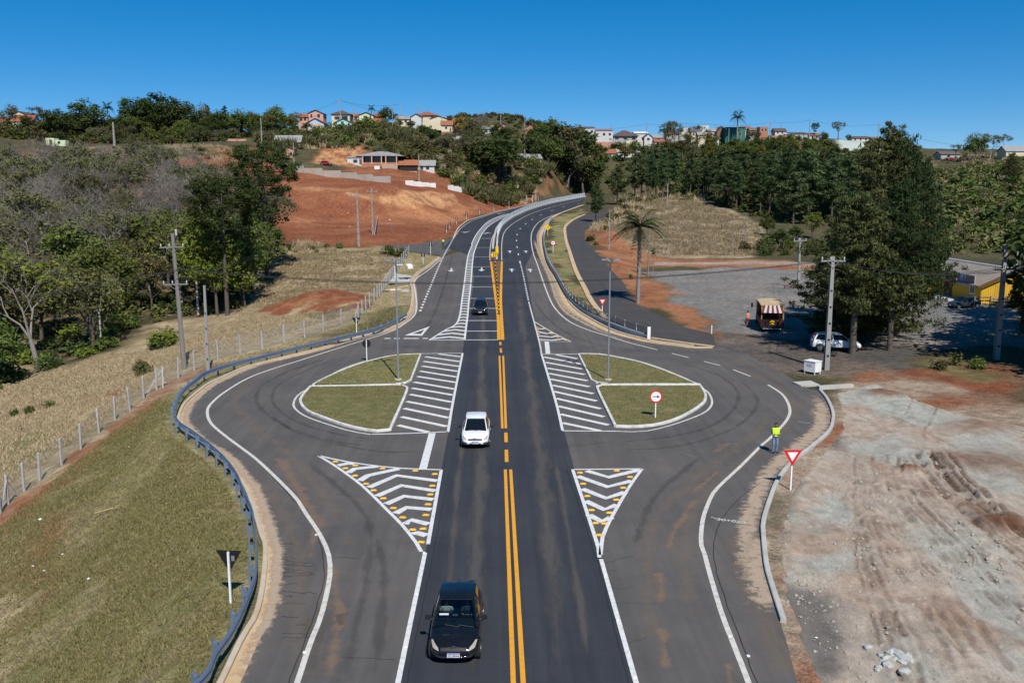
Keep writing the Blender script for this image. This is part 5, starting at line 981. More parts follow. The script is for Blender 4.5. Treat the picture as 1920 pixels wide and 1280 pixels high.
for px, py, h, k, l in [(1147, 415, 1.6, 'bush', 'green shrub on the bank beside the frontage road bend'), (1108, 452, 2.0, 'darkbush', 'dark shrub at the inside of the frontage road bend'), (1118, 460, 1.2, 'bush', 'small shrub below the dark bend shrub'), (1182, 522, .9, 'darkbush', 'low weed beside the palm and the frontage road'), (728, 478, 2.4, 'darkbush', 'young dark tree behind the wire fence'), (748, 482, 2.2, 'bush', 'leafy sapling between fence and bus shelter'), (270, 700, 1.6, 'olivebush', 'thin weed beside the fence posts'), (1790, 684, 1.3, 'brownbush', 'brown dead brush heap in front of the dark right pole'), (1760, 692, 1.1, 'olivebush', 'scrubby weeds left of the dark right pole'), (1830, 690, 1.2, 'bush', 'leafy weed right of the dark pole foot')]:
    q = P(px, py); shrub(k, q.x, q.y, h, l, None, 1., q.z)
tree_px('dark', 1925, 500, 92, 'dark tree cut by the right edge in front of the yellow building', None, .8)
tree_px('dark', 1950, 560, 78, 'shady tree cut by the right edge beside the dark pole', None, .9)
# --- grass: short turf on the embankment and verges, tall dry grass in pasture and field
def grass(name, poly, n, h, mat, label, seed, excl=None, wd=.02, level=None):
    g = np.random.default_rng(seed); Pq = np.asarray(poly, float); lo, hi = Pq.min(0), Pq.max(0); q = g.random((n * 4, 2)) * (hi - lo) + lo
    q = q[poly_dist(q[:, 0], q[:, 1], Pq) < 0]; d = poly_dist(q[:, 0], q[:, 1], CORR); q = q[np.hypot((q[:, 0] + 23.9) / 7.6, (q[:, 1] - 121.5) / 9.6) > 1]; d = poly_dist(q[:, 0], q[:, 1], CORR); q = q[(d > 1.3) if level is None else (d < 9)]; cl = fbm(q[:, 0], q[:, 1], 3, 3, seed); q = q[g.random(len(q)) < .25 + 1.2 * sstep(cl, .35, .65)][:n]; n = len(q)
    z = T(q[:, 0], q[:, 1]) if level is None else S(q[:, 1]) + level; p = np.stack([q[:, 0], q[:, 1], z - .02], 1); k = 3; p = np.repeat(p, k, 0) + g.normal(size=(n * k, 3)) * [h * .35, h * .35, 0]; m_ = len(p)
    d = g.normal(size=(m_, 3)) * .5; d[:, 2] = 1; hh = h * (.5 + .8 * g.random(m_))[:, None]; s = rot_rand(g, m_); s[:, 2] = 0; s *= wd * (1 + g.random(m_))[:, None]; e = p + d * hh
    V = np.stack([p - s, p + s, e], 1).reshape(-1, 3); tag(link(name, fast_mesh(name, V, np.arange(m_ * 3).reshape(-1, 3), M_LEAF[mat])), label, 'grass', None, 'stuff')
EMB = PL([(-40, 1290), (-40, 1020), (40, 955), (120, 885), (220, 805), (300, 745), (345, 800), (430, 880), (470, 980), (480, 1080), (400, 1200), (340, 1400), (0, 1400)])
grass('turf_grass', EMB, 52000, .12, 'grass', 'short green brown turf on the roadside embankment', 1)
grass('verge_grass', PL([(330, 800), (370, 715), (480, 672), (640, 636), (760, 600), (772, 540), (780, 505), (820, 480), (760, 470), (640, 615), (400, 680), (300, 760)]), 12000, .14, 'grass', 'short turf between guard rail and wire fence', 2)
grass('pasture_grass', PL([(-60, 860), (0, 730), (200, 665), (310, 655), (440, 600), (480, 560), (620, 600), (450, 650), (320, 690), (230, 760), (120, 840), (0, 920)]), 36000, .24, 'straw', 'tall dry grass of the pasture beyond the fence', 3, None, .03)
grass('meadow_grass', PD([(470, 560, 125), (500, 500, 155), (520, 478, 168), (690, 470, 176), (760, 475, 172), (700, 560, 125), (620, 605, 105)]), 14000, .3, 'straw', 'dry grass of the meadow round the red earth mound', 4, None, .04)
grass('field_grass', PD([(1130, 430, 226), (1180, 395, 275), (1250, 374, 292), (1330, 394, 260), (1425, 428, 224), (1420, 468, 197), (1400, 486, 184), (1230, 478, 188), (1160, 455, 206)]), 20000, .5, 'straw', 'dry grass covering the field right of the road', 5, None, .06)
for i in range(2):
    for k, o in enumerate((ISL[i][0] + ISL[i][1], ISL2[i])): grass('island_turf', GL(o), 4200, .09, 'grass', 'short turf on a traffic island lawn', 20 + i * 2 + k, None, .02, .09)
# ------------------------------------------------------------------ roadside furniture
M_GALV = mk('galvanised_steel', (.34, .42, .53), .40, .15, 6, metal=.75, spec=.5, dirt=(.25, .22, .2), dirt_amt=.3)  # zinc grey made bluer, sky reflection mixed into the base colour
M_STEEL = mk('grey_steel', (.36, .38, .40), .45, .1, 8, metal=.6); M_WHITE = mk('white_enamel', (.80, .80, .78), .5, .05, 4, dirt=(.5, .42, .35), dirt_amt=.25)
M_BLACK = mk('black_enamel', (.014, .014, .016), .5, .2, 5); M_RED = mk('red_sign_face', (.62, .012, .02), .45, .05, 4); M_YEL = mk('yellow_sign_face', (.80, .50, .01), .5, .05, 4)
M_POSTC = mk('concrete_post', (.50, .50, .48), .85, .12, 5, dirt=(.3, .26, .22), dirt_amt=.4); M_POLEC = mk('concrete_pole', (.27, .268, .255), .85, .14, 3, dirt=(.26, .25, .23), dirt_amt=.5)
M_WOODP = mk('weathered_pole', (.20, .185, .17), .9, .2, 3); M_WIRE = mk('cable_black', (.03, .03, .03), .6, .1, 3); M_PORC = mk('porcelain', (.45, .5, .5), .3, .1, 3)
M_FWIRE = mk('fence_wire', (.42, .47, .47), .5, .1, 3, metal=.5); M_STUD = mk('yellow_stud', (.75, .40, .03), .5, .15, 8); M_ORANGE = mk('orange_plastic', (.70, .16, .03), .5, .1, 4)
# guard rail
RAIL = c(5, (1480, 1280), (1600, 1080), (1740, 880), (1850, 640), (1915, 400)) + c(1, (1890, 1060), (1830, 910), (1770, 760), (1680, 640), (1560, 530), (1440, 440), (1340, 370), (1310, 300), (1330, 200), (1390, 110), (1480, 40)) + c(12, (1530, 1080), (1700, 1020), (1920, 965)) + c(6, (300, 890), (600, 820), (900, 745), (1050, 680), (1130, 632))
wr = smooth_line([(-8.6, 14.), (-10.4, 19.5)] + GL(RAIL, .58), .5); nr_ = normals2(wr)
gr = thing('guard_rail', 'long curved steel crash barrier along the left outer edge of the road', 'guard rail', (float(wr[20, 0]), float(wr[20, 1]), 0))
base = np.array([gr.location.x, gr.location.y, 0])
prof = [(.0, .40), (.075, .45), (.08, .50), (.01, .55), (.01, .59), (.08, .64), (.075, .69), (.0, .74)]
mb = MB(); k = len(prof); vs = []
for q, n in zip(wr, nr_):
    for o, z in prof: vs.append((*(q - n * o - base[:2]), float(S(q[1])) + z - .02))
mb.add(vs, [(i * k + j, i * k + j + 1, i * k + k + j + 1, i * k + k + j) for i in range(len(wr) - 1) for j in range(k - 1)]); mb.build('rail_beam', M_GALV, gr, fix=False, smooth=True)
mbp = MB(); mbp.box((0, 0, .30), (.012, .15, 1.0)); mbp.box((-.04, .07, .30), (.08, .012, 1.0)); mbp.box((-.04, -.07, .30), (.08, .012, 1.0)); me_post = mbp.mesh('post', M_GALV)
me_blk = MB().box((0, 0, 0), (.16, .13, .3)).mesh('spacer_block', M_GALV)
for i in range(3, len(wr), 4):
    q = wr[i] + nr_[i] * .26; a = math.atan2(nr_[i][1], nr_[i][0]); z = float(S(wr[i][1])); p = link('post', me_post, gr, (q[0] - base[0], q[1] - base[1], z + .0), a); link('spacer_block', me_blk, p, (-.12, 0, .56))
# wire fence with concrete posts
FB = [(-30, 990), (1, 962), (16, 945), (46, 921), (75, 901), (116, 872), (152, 842), (186, 812), (216, 787), (244, 769), (270, 747), (294, 731), (305, 727), (335, 709), (365, 695), (409, 673), (450, 663), (491, 654), (532, 642), (571, 633), (606, 621), (640, 609), (672, 597)]
fpts = [P(*q) for q in FB]
tail = [P(*q) for q in [(672, 597), (690, 578), (705, 563), (720, 546), (735, 522), (752, 498), (769, 476)]]
tl = smooth_line([q[:2] for q in tail], .1); s_ = np.concatenate([[0], np.cumsum(np.hypot(*(tl[1:] - tl[:-1]).T))])
for d in np.arange(2.9, s_[-1], 2.9): x, y = np.interp(d, s_, tl[:, 0]), np.interp(d, s_, tl[:, 1]); fpts.append(Vector((x, y, tz(x, y))))
fence = thing('wire_fence', 'long chain link fence on concrete posts beside the dry pasture', 'fence', fpts[0]); fo = fpts[0]; FH = 1.85
me_fp = MB().box((0, 0, FH / 2 - .2), (.13, .12, FH + .4)).mesh('post', M_POSTC)
for i, q in enumerate(fpts):
    if i: a = math.atan2(q.y - fpts[i - 1].y, q.x - fpts[i - 1].x)
    else: a = 0
    o = link('post', me_fp, fence, q - fo, a); o.rotation_euler = (rnd.uniform(-.03, .03), rnd.uniform(-.03, .03), a)
for i in (2, 12, 22):
    for j in (-1, 1):
        if 0 <= i + j < len(fpts):
            d = (fpts[i + j] - fpts[i]); d.z = 0; d.normalize(); MB().tube([fpts[i] - fo + Vector((0, 0, FH * .85)), fpts[i] - fo + d * 1.3 + Vector((0, 0, -.2))], .06, 4).build('brace', M_POSTC, fence)
mb = MB()
for a, b in zip(fpts[:-1], fpts[1:]):
    L = (b - a).length; d = (b - a) / L; up = Vector((0, 0, 1)); nn = d.cross(up).normalized() * .08; a0 = a - fo + nn; w_ = .006 + .00006 * a.y
    for h in (.05, .6, 1.2, 1.78): mb.add([a0 + up * (h - w_), a0 + d * L + up * (h - w_), a0 + d * L + up * (h + w_), a0 + up * (h + w_)], [(0, 1, 2, 3)])
    sp_ = .16 if a.y < 70 else .22; n = int((L + 1.75) / sp_)
    for sgn in (1, -1):
        for k in range(n):
            u0 = k * sp_ - 1.75; t0 = max(0, -u0); t1 = min(1.75, L - u0)
            if t1 <= t0: continue
            q0 = a0 + d * ((u0 + t0) if sgn > 0 else L - (u0 + t0)) + up * (.05 + t0); q1 = a0 + d * ((u0 + t1) if sgn > 0 else L - (u0 + t1)) + up * (.05 + t1); e = d * w_ * .8
            mb.add([q0 - e, q0 + e, q1 + e, q1 - e], [(0, 1, 2, 3)])
tag(mb.build('wire_mesh', M_FWIRE, fence, fix=False), kind='stuff')
# signs: painted post, plate on the traffic's side
def ngon(n, r, a0=0.): return [(r * math.cos(a0 + 2 * math.pi * i / n), r * math.sin(a0 + 2 * math.pi * i / n)) for i in range(n)]
def plate(mb, poly, y0, y1): return mb.prism(poly, y0, y1, 'y')
def sign(px, base, toph, label, shape, face, size, rz=0, cat='road sign', group=None, yoff=-.05):
    q = P(px, base); r = thing('road_sign', label, cat, q, rz, group); h = toph
    MB().box((0, 0, h / 2 - .15), (.07, .07, h + .3)).build('post', M_WHITE, r)
    s = size / 2; poly = {'tri': [(-s, s * .58), (0, -s * 1.15), (s, s * .58)], 'disc': ngon(28, s), 'dia': ngon(4, s * 1.2), 'rect': [(-s * .5, -s), (s * .5, -s), (s * .5, s), (-s * .5, s)]}[shape]
    zc = h - s * (.5 if shape == 'tri' else .9); pl = [(a, b + zc) for a, b in poly]
    front = face in ('yield', 'arrow', 'curve', 'limit'); y0 = -.05 if front else .045
    o = plate(MB(), pl, y0 - .004, y0 + .004).build('plate', {'yield': M_RED, 'arrow': M_RED, 'limit': M_RED, 'curve': M_YEL, 'back': M_BLACK}[face], r)
    if face == 'yield': plate(MB(), [(a * .56, (b + .02) * .56 + zc) for a, b in poly], y0 - .009, y0 - .005).build('white_panel', M_WHITE, o)
    if face in ('arrow', 'limit'):
        plate(MB(), [(a, b + zc) for a, b in ngon(28, s * .78)], y0 - .009, y0 - .005).build('white_panel', M_WHITE, o)
        if face == 'arrow': m = MB(); plate(m, [(-s * .5, zc - .025), (s * .25, zc - .025), (s * .25, zc + .025), (-s * .5, zc + .025)], y0 - .014, y0 - .01); plate(m, [(s * .2, zc - .1), (s * .55, zc), (s * .2, zc + .1)], y0 - .014, y0 - .0105); m.build('arrow', M_BLACK, o)
        else: MB().box((0, y0 - .012, zc), (s * .75, .004, s * .38)).build('figures', mk('faded_black', (.16, .14, .15), .6), o)
    if face == 'curve': m = MB(); plate(m, [(-.05, zc - .3), (.04, zc - .3), (.06, zc), (.18, zc + .12), (.11, zc + .2), (-.03, zc + .04)], y0 - .012, y0 - .006); plate(m, [(.02, zc + .22), (.26, zc + .28), (.2, zc + .04)], y0 - .012, y0 - .0065); m.build('arrow', M_BLACK, o)
    if face == 'back': m = MB(); m.box((0, .06, zc + s * .25), (s * 1.1, .02, .04)); m.box((s * .35, -.0, zc), (.12, .006, .2)); m.build('bracket', M_STEEL, r) if shape == 'tri' else None
    return r
sign(1482, 918, 2.05, 'red and white give way triangle by the gravel yard kerb', 'tri', 'yield', .96, .05); sign(1129, 592, 1.95, 'red and white give way triangle beside the frontage road barrier', 'tri', 'yield', .9)
sign(1228.5, 787, 1.95, 'round red ringed sign with black arrow on the right island lawn', 'disc', 'arrow', .84); sign(433, 1131, 2.0, 'black back of a triangular sign on the left embankment', 'tri', 'back', .96, -.12)
sign(669, 633, 2.0, 'black back of a triangular sign behind the far guard rail', 'tri', 'back', .9); sign(688, 680, 2.0, 'black back of a round sign on the left island lawn', 'disc', 'back', .72)
sign(793.5, 495, 1.9, 'black back of a round sign by the side road corner', 'disc', 'back', .72); sign(1027, 442, 2.6, 'yellow bend warning diamond behind the right barrier', 'dia', 'curve', 1.25, -.1); sign(1037, 474, 2.4, 'small round speed sign with pink ring on the right verge', 'disc', 'limit', .95)
sign(807.5, 478, 2.6, 'tall narrow black backed marker at the side road mouth', 'rect', 'back', .95)
# edge markers along the red bank and their kin
for x, y, h, in ((115, 580, 1.9), (155, 525, 1.9), (240, 470, 2.0), (360, 410, 2.2), (525, 350, 2.3), (702, 312, 2.4), (890, 268, 2.6), (1075, 222, 2.4), (1252, 182, 2.2)): sign(*c(11, (x, y))[0], h, 'white post with black marker back along the red earth bank', 'rect', 'back', 1.1, 0, 'marker post', 'marker posts on the outside of the bend')
q = P(*c(11, (1145, 200))[0]); r = thing('road_sign', 'wide black sign back on two white posts at the far bend', 'road sign', q)
for s in (-1.1, 1.1): MB().box((s, 0, 1.4), (.12, .1, 2.9)).build('post', M_WHITE, r)
MB().box((0, .1, 2.45), (2.4, .03, 1.0)).build('plate', M_BLACK, r)
q = P(*c(11, (1222, 180))[0]); r = thing('marker_post', 'tall thin white pole beside the far bend sign', 'pole', q); MB().tube([(0, 0, -.3), (0, 0, 4.2)], .07, 8).build('pole', M_WHITE, r)
# yellow studs on the chevrons, black and yellow flexible posts on the median nose
m = MB(); m.add([(-.16, -.1, 0), (.16, -.1, 0), (.16, .1, 0), (-.16, .1, 0), (-.1, -.05, .05), (.1, -.05, .05), (.1, .05, .05), (-.1, .05, .05)], [(4, 5, 6, 7), (0, 1, 5, 4), (1, 2, 6, 5), (2, 3, 7, 6), (3, 0, 4, 7)]); me_stud = m.mesh('road_stud', M_STUD)
for k, pts, l in ((2, [(595, 662), (670, 712), (745, 690), (742, 767), (948, 713), (825, 828), (882, 877), (955, 937), (1030, 1010), (1100, 1080), (1195, 730), (1340, 755), (1322, 843), (1307, 908), (1290, 982), (1273, 1062), (1175, 1172), (1252, 1165), (1238, 1265)], 'left'),
                  (3, [(510, 745), (785, 730), (885, 777), (533, 828), (833, 858), (563, 920), (782, 948), (595, 1025), (730, 1045), (625, 1122), (693, 1125), (652, 1212)], 'right'), (7, [(180, 733), (192, 760), (197, 786), (238, 745), (300, 782), (345, 808), (400, 830)], 'far')):
    for q in c(k, *pts):
        g = G(*q); tag(link('road_stud', me_stud, None, (g[0], g[1], float(S(g[1])) + .012), rnd.uniform(-.2, .2)), {'left': 'yellow raised stud on the left striped wedge', 'right': 'yellow raised stud on the right striped wedge', 'far': 'yellow raised stud on the far striped wedge'}[l], 'road stud', 'yellow road studs on the ' + l + ' wedge')
me_w = MB().box((0, 0, .01), (.1, .1, .03)).mesh('road_stud', M_WHITE)
for q in [(1205 / 4 + 480, 615 / 4 + 960), (480 + 1125 / 4, 960 + 1010 / 4), (480 + 1260 / 4, 960 + 305 / 4), (1135, 1077), (1158, 1162), (1190, 1270), (593, 1003), (571, 1223), (1403, 1230), (1368, 1193)]: g = G(*q); tag(link('road_stud', me_w, None, (g[0], g[1], .014)), 'tiny white reflector stud on a white road line', 'road stud', 'white reflector studs')
fx = [(795 - 640, 270), (0, 0)]
me_fpb = MB().tube([(0, 0, 0), (0, 0, .06)], [.2, .16], 10).mesh('base', M_BLACK); me_fpp = MB().tube([(0, 0, .05), (0, 0, .8)], .075, 8).mesh('stem', M_BLACK); me_fpr = MB().tube([(0, 0, .5), (0, 0, .68)], .085, 8).mesh('band', M_YEL)
for i in range(14):
    t = i / 13; q = G(928.5 + 7 * t, 497 + 92 * t); r = thing('flexible_post', 'black flexible post with yellow band on the yellow median taper', 'bollard', (q[0], q[1], float(S(q[1])) + .014), 0, 'flexible posts on the median taper'); link('base', me_fpb, r); link('stem', me_fpp, r); link('band', me_fpr, r)
q = G(928, 490); r = thing('object_marker', 'square yellow and black marker at the tip of the median', 'road sign', (q[0], q[1], float(S(q[1]))))
MB().box((0, 0, .5), (.08, .08, 1.3)).build('post', M_STEEL, r); o = MB().box((0, -.06, 1.25), (1.1, .03, .9)).build('plate', M_YEL, r)
m = MB()
for s in (-.28, .05, .38): plate(m, [(s - .12, .82), (s, .82), (s + .12, 1.25), (s, 1.68), (s - .12, 1.68), (s, 1.25)], -.086, -.08)
m.build('stripe', M_BLACK, o)
q = G(930, 483); r = thing('object_marker', 'tall yellow chevron marker on the right of the median tip', 'road sign', (q[0] + .2, q[1], float(S(q[1])))); MB().box((0, 0, .5), (.08, .08, 1.2)).build('post', M_STEEL, r); MB().box((0, -.06, 1.45), (.55, .03, 1.3)).build('plate', M_YEL, r)
q = G(923, 484); r = thing('traffic_drum', 'orange and white drum at the left of the median tip', 'traffic drum', (q[0], q[1], float(S(q[1])))); MB().tube([(0, 0, 0), (0, 0, 1.0)], [.32, .26], 12).build('body', M_ORANGE, r); MB().tube([(0, 0, .55), (0, 0, .75)], [.30, .29], 12).build('band', M_WHITE, r); MB().tube([(0, 0, 0), (0, 0, .08)], .42, 12).build('foot', M_BLACK, r)
# median: concrete walls and white railing
def wall(name, pts, h, w_, mat, label, cat, off=0., step=1., railing=None):
    q = smooth_line(pts, step); o = np.array([q[0][0], q[0][1], 0.]); r = thing(name, label, cat, (o[0], o[1], 0)); mb = MB(); kerb(mb, [tuple(v) for v in q - o[:2]], w_, h, base=-.1, step=step, fn=lambda a: S(a[:, 1] + o[1]) + off); mb.build('concrete_base', mat, r); return r, q, o
def railing(r, q, o, z0, h, bar, gap, mats, spacing=2.5, top=.05, name='railing'):
    t = np.concatenate([[0], np.cumsum(np.hypot(*(q[1:] - q[:-1]).T))]); at = lambda d: np.array([np.interp(d, t, q[:, 0]), np.interp(d, t, q[:, 1])]); Lr = t[-1]; i = 0
    mp = MB().box((0, 0, h / 2), (.08, .08, h)).mesh('post', mats[0]); N_ = int(Lr / spacing)
    for k in range(N_ + 1):
        a = at(k * spacing); dn = at(min(k * spacing + .1, Lr)) - at(k * spacing - .1); link('post', mp, r, (a[0] - o[0], a[1] - o[1], float(S(a[1])) + z0), math.atan2(dn[1], dn[0]))
        if k == N_: break
        m = MB(); b = at((k + 1) * spacing); d = (b - a) / np.linalg.norm(b - a); n = np.array([-d[1], d[0]]); za, zb = float(S(a[1])) + z0, float(S(b[1])) + z0; c0, c1 = a - o[:2], b - o[:2]
        for zz in (.08, h - .06): m.tube([(c0[0], c0[1], za + zz), (c1[0], c1[1], zb + zz)], top * .5, 4)
        for j in range(int(spacing / gap)):
            f = (j + .5) * gap / spacing; p = c0 + (c1 - c0) * f; z = za + (zb - za) * f; e = d * bar / 2; m.add([(*(p - e), z + .08), (*(p + e), z + .08), (*(p + e), z + h - .06), (*(p - e), z + h - .06)], [(0, 1, 2, 3)])
        m.build('bar_panel', mats[1], r, fix=False)
M_WRAIL = mk('white_rail_paint', (.72, .77, .82), .5, .05, 4); M_DRAIL = mk('dark_rail_bars', (.10, .105, .12), .5, .1, 4)
r, q, o = wall('median_fence', GL(c(11, (742, 700), (752, 610), (795, 505), (850, 448), (950, 378), (1040, 336), (1130, 296), (1350, 226), (1600, 172), (1840, 128))), .45, .4, M_GREYC, 'white barred railing on a concrete wall along the climbing median', 'railing', .02, 2.)
railing(r, q[6:], o, .46, 1.35, .09, .16, (M_WRAIL, M_WRAIL), 3.0, .08)
r, q, o = wall('median_wall', GL(c(11, (690, 770), (700, 690), (718, 610), (738, 545), (790, 470))), .75, .45, M_GREYC, 'short pale concrete barrier at the start of the median', 'barrier', .02, 2.)
r, q, o = wall('median_curb_wall', GL(c(11, (738, 900), (738, 800), (742, 705))), .4, .3, M_WKERB, 'low white wall beside the median tip', 'barrier', .02, 2.)
RB = c(11, (1790, 232), (1500, 342), (1425, 395), (1385, 450)) + c(7, (238, 60), (255, 200), (290, 290), (335, 360), (400, 480), (462, 562), (600, 662), (800, 752), (1025, 826))
r, q, o = wall('roadside_barrier', GL(RB[2:]), .5, .25, M_GREYC, 'long low concrete barrier with barred panels right of the road', 'railing', .0, 1.)
railing(r, q[::-1], o, .5, .75, .045, .10, (M_WHITE, M_DRAIL), 2.5, .10); MB().box((q[-1][0] - o[0], q[-1][1] - o[1], .62), (.3, .2, 1.3)).build('end_post', M_WHITE, r)
# street lamps
def lamp(px, base, top, label):
    q = P(px, base); a = at_dist(px, top, q.y); h = float(a[2]) - q.z; r = thing('street_lamp', label, 'street lamp', q); MB().tube([(0, 0, -.3), (0, 0, h * .5), (0, 0, h)], [.085, .07, .05], 10).build('pole', M_STEEL, r)
    MB().tube([(0, 0, -.1), (0, 0, .25)], .3, 8).build('footing', M_CONC, r)
    for k in range(4):
        an = k * math.pi / 2 + .35; d = Vector((math.cos(an), math.sin(an), 0)); arm = MB().tube([(0, 0, h - .1), tuple(d * .35 + Vector((0, 0, h + .02)))], .03, 6).build('arm', M_STEEL, r)
        M_ = Matrix.Translation(d * .55 + Vector((0, 0, h + .05))) @ Matrix.Rotation(an, 4, 'Z'); m = MB(); m.box((0, 0, 0), (.5, .24, .06), M=M_); m.box((.05, 0, .05), (.3, .14, .05), M=M_); m.build('lamp_head', M_STEEL, r)
lamp(747, 716, 489, 'four headed street lamp standing on the left island'); lamp(1140, 716, 488, 'four headed street lamp standing on the right island')
# power poles and cables
def pole(px, base, top, label, kind='conc', arms=(), w0=None, q=None, lean=None, group=None, topx=None):
    q = P(px, base) if q is None else q; a = at_dist(topx if topx else px, top, q.y); h = float(a[2]) - q.z; r = thing('utility_pole', label, 'utility pole', q, 0, group); w0 = w0 or (.22 if h < 9 else .28); lx = (float(a[0]) - q.x) if topx else 0
    M_ = Matrix.Rotation(math.atan2(lx, h), 4, 'Y'); mat = {'conc': M_POLEC, 'wood': M_WOODP, 'white': M_WHITE}[kind]; m = MB()
    if kind == 'conc':
        s0, s1 = w0 / 2, w0 * .3; e = s0 * .62, s1 * .62
        for sy in (-1, 1): m.add([M_ @ Vector(v) for v in [(-s0, sy * s0 * .6, -.4), (s0, sy * s0 * .6, -.4), (s0, sy * s0, -.4), (-s0, sy * s0, -.4), (-s1, sy * s1 * .6, h), (s1, sy * s1 * .6, h), (s1, sy * s1, h), (-s1, sy * s1, h)]], [(0, 1, 2, 3), (4, 5, 6, 7), (0, 1, 5, 4), (1, 2, 6, 5), (2, 3, 7, 6), (3, 0, 4, 7)])
        m.tube([M_ @ Vector((0, 0, -.4)), M_ @ Vector((0, 0, h))], [s0 * .72, s1 * .75], 4)
        m.build('shaft', mat, r); m = MB(); m.mi = 0
        for z in np.arange(1.2, h - 1.5, 1.35): f = 1 - z / h * .4; m.box((0, -w0 / 2 * f - .004, z), (w0 * .5 * f, .02, .16), M=M_)  # raised black pads paint in the shade of the pole's recesses
        m.build('notch_shade', M_BLACK, r)
    else: m.tube([M_ @ Vector((0, 0, -.4)), M_ @ Vector((0, 0, h))], [w0 * .55, w0 * .36], 10); m.build('shaft', mat, r)
    for dz, wd, dx in arms:
        z = h - dz; ar = MB(); ar.box((dx, -.12, z), (wd, .1, .12), M=M_); ar.tube([M_ @ Vector((dx - wd * .28, -.14, z)), M_ @ Vector((0, -.14, z - .55))], .025, 4); ar.tube([M_ @ Vector((dx + wd * .28, -.14, z)), M_ @ Vector((0, -.14, z - .55))], .025, 4); ao = ar.build('crossarm', M_POLEC if kind == 'conc' else M_WOODP, r)
        for x in (-wd * .45, -wd * .15 + .1, wd * .45): MB().tube([M_ @ Vector((dx + x, -.12, z + .06)), M_ @ Vector((dx + x, -.12, z + .18)), M_ @ Vector((dx + x, -.12, z + .34))], [.04, .07, .04], 6).build('insulator', M_PORC, ao)
    return r, q, h
PL_, q1, h1 = pole(346, 692, 437, 'tall leaning wooden power pole with two crossarms behind the fence', 'wood', ((1.25, 2.2, -.1), (4.6, 2.3, -.1)), .42, None, None, None, 323)
MB().tube([(0, 0, h1 - .2), (0, 0, h1 + .35)], .09, 8).build('cap', M_PORC, PL_)
pole(391, 698, 535, 'slim pale grey post with black meter boxes behind the guard rail', 'conc', (), .26, None, None, None, 383)
mp_ = bpy.data.objects[-1] if False else None
_, q2, h2 = pole(1549, 693, 481, 'notched concrete power pole beside the white utility cabinet', 'conc', ((.35, 2.0, .0),), .42)
_, q3, h3 = pole(1868, 674, 458, 'dark notched power pole near the right photo edge', 'conc', ((2.1, 2.4, .3),), .42, None, None, None, 1886)
_, q4, h4 = pole(1497, 541, 446, 'leaning concrete power pole in the car park', 'conc', ((.4, 1.9, 0),), .36, None, None, None, 1500)
_, q5, h5 = pole(673, 462, 358, 'pale notched power pole before the red earthworks', 'conc', ((1.0, 2.2, -.6),), .4, None, None, None, 669)
_, q6, h6 = pole(699, 439, 352, 'notched power pole standing in the red earth', 'conc', ((.9, 2.4, 0),), .38, None, None, None, 697)
pole(1215, 519, 404, 'pole with white painted bands behind the tall palm', 'wood', (), .26); pole(1142, 467, 400, 'slim pole on the bank behind the frontage road', 'conc', (), .26); pole(1251, 388, 345, 'concrete pole above the dry field', 'conc', (), .3)
pole(1372, 470, 400, 'thin left pole standing in the dry right field', 'wood', (), .2); pole(1396, 466, 398, 'thin right pole standing in the dry right field', 'wood', (), .2)
pole(786, 345, 291, 'white concrete pole in front of the orange roofed house', 'conc', (), .42); pole(552, 318, 268, 'concrete pole below the pink brick hut', 'conc', (), .36)
pole(1908, 500, 440, 'pale slim pole behind the yellow building', 'conc', (), .22, P(1900, 560)); pole(1761, 540, 478, 'thin metal chimney pole by the yellow building roof', 'white', (), .2, P(1764, 530))
def hpole(px, base, top, Y, label, arms=(), kind='conc', w0=.4): q = at_dist(px, base, Y); z = tz(q[0], Y); return pole(px, base, top, label, kind, arms, w0, Vector((float(q[0]), Y, z)), None, None)
hp = [hpole(*a) for a in [(215, 275, 229, 352, 'tall pale concrete post by the left ridge road', (), 'conc', .7), (491, 268, 222, 345, 'pole on the slope left of the grey shed'), (639, 240, 187, 400, 'tallest hilltop pole above the pink houses', ((1., 2.4, 0),)), (664, 243, 200, 383, 'pale pole beside the mint green house'), (736, 228, 196, 395, 'yellowish pole in front of the lone round tree'), (752, 232, 194, 410, 'grey pole on the skyline right of the round tree'), (783, 228, 194, 415, 'thin pole left of the red hip roof'), (791, 232, 198, 405, 'dark pole in front of the red hip roof'), (829, 248, 207, 382, 'brown pole beside the cream red roofed house'),
      (939, 250, 208, 412, 'pole on the middle skyline carrying the long cable', ((.8, 2., 0),)), (984, 245, 219, 425, 'dark pole beside the brown gable'), (1061, 250, 218, 440, 'pole inside the centre skyline clump'), (1146, 262, 232, 500, 'thin pole behind the white two storey house'), (1212, 268, 231, 492, 'pole in front of the small white gable', ((.8, 2.2, 0),)), (1200, 258, 241, 520, 'short dark pole behind white roofs', ((.5, 2.4, 0),)), (1286, 262, 230, 515, 'dark pole with crossarm between right skyline trees', ((.4, 2.6, 0),)), (1321, 264, 231, 505, 'pole in front of the white box building', ((.4, 2., 0),)), (1342, 250, 233, 520, 'small pole left of the dark gable', ((.4, 2.4, 0),)), (1366, 266, 241, 498, 'grey post before the green building'), (1389, 262, 236, 500, 'pale post beside the tall hilltop palm'), (1443, 260, 228, 505, 'pale pole with double crossarm beside the brick house', ((.4, 3.4, 0), (1.2, 2.6, 0))), (1464, 248, 233, 525, 'short pole behind the white house on the right skyline'), (1517, 255, 224, 510, 'pole left of the skyline araucaria', ((.5, 2.6, 0),)), (1646, 262, 232, 530, 'lone pole on the crest above the pale rock face', ((.6, 3., 0),)), (1881, 285, 268, 445, 'short pole by the cream shed far right')]]
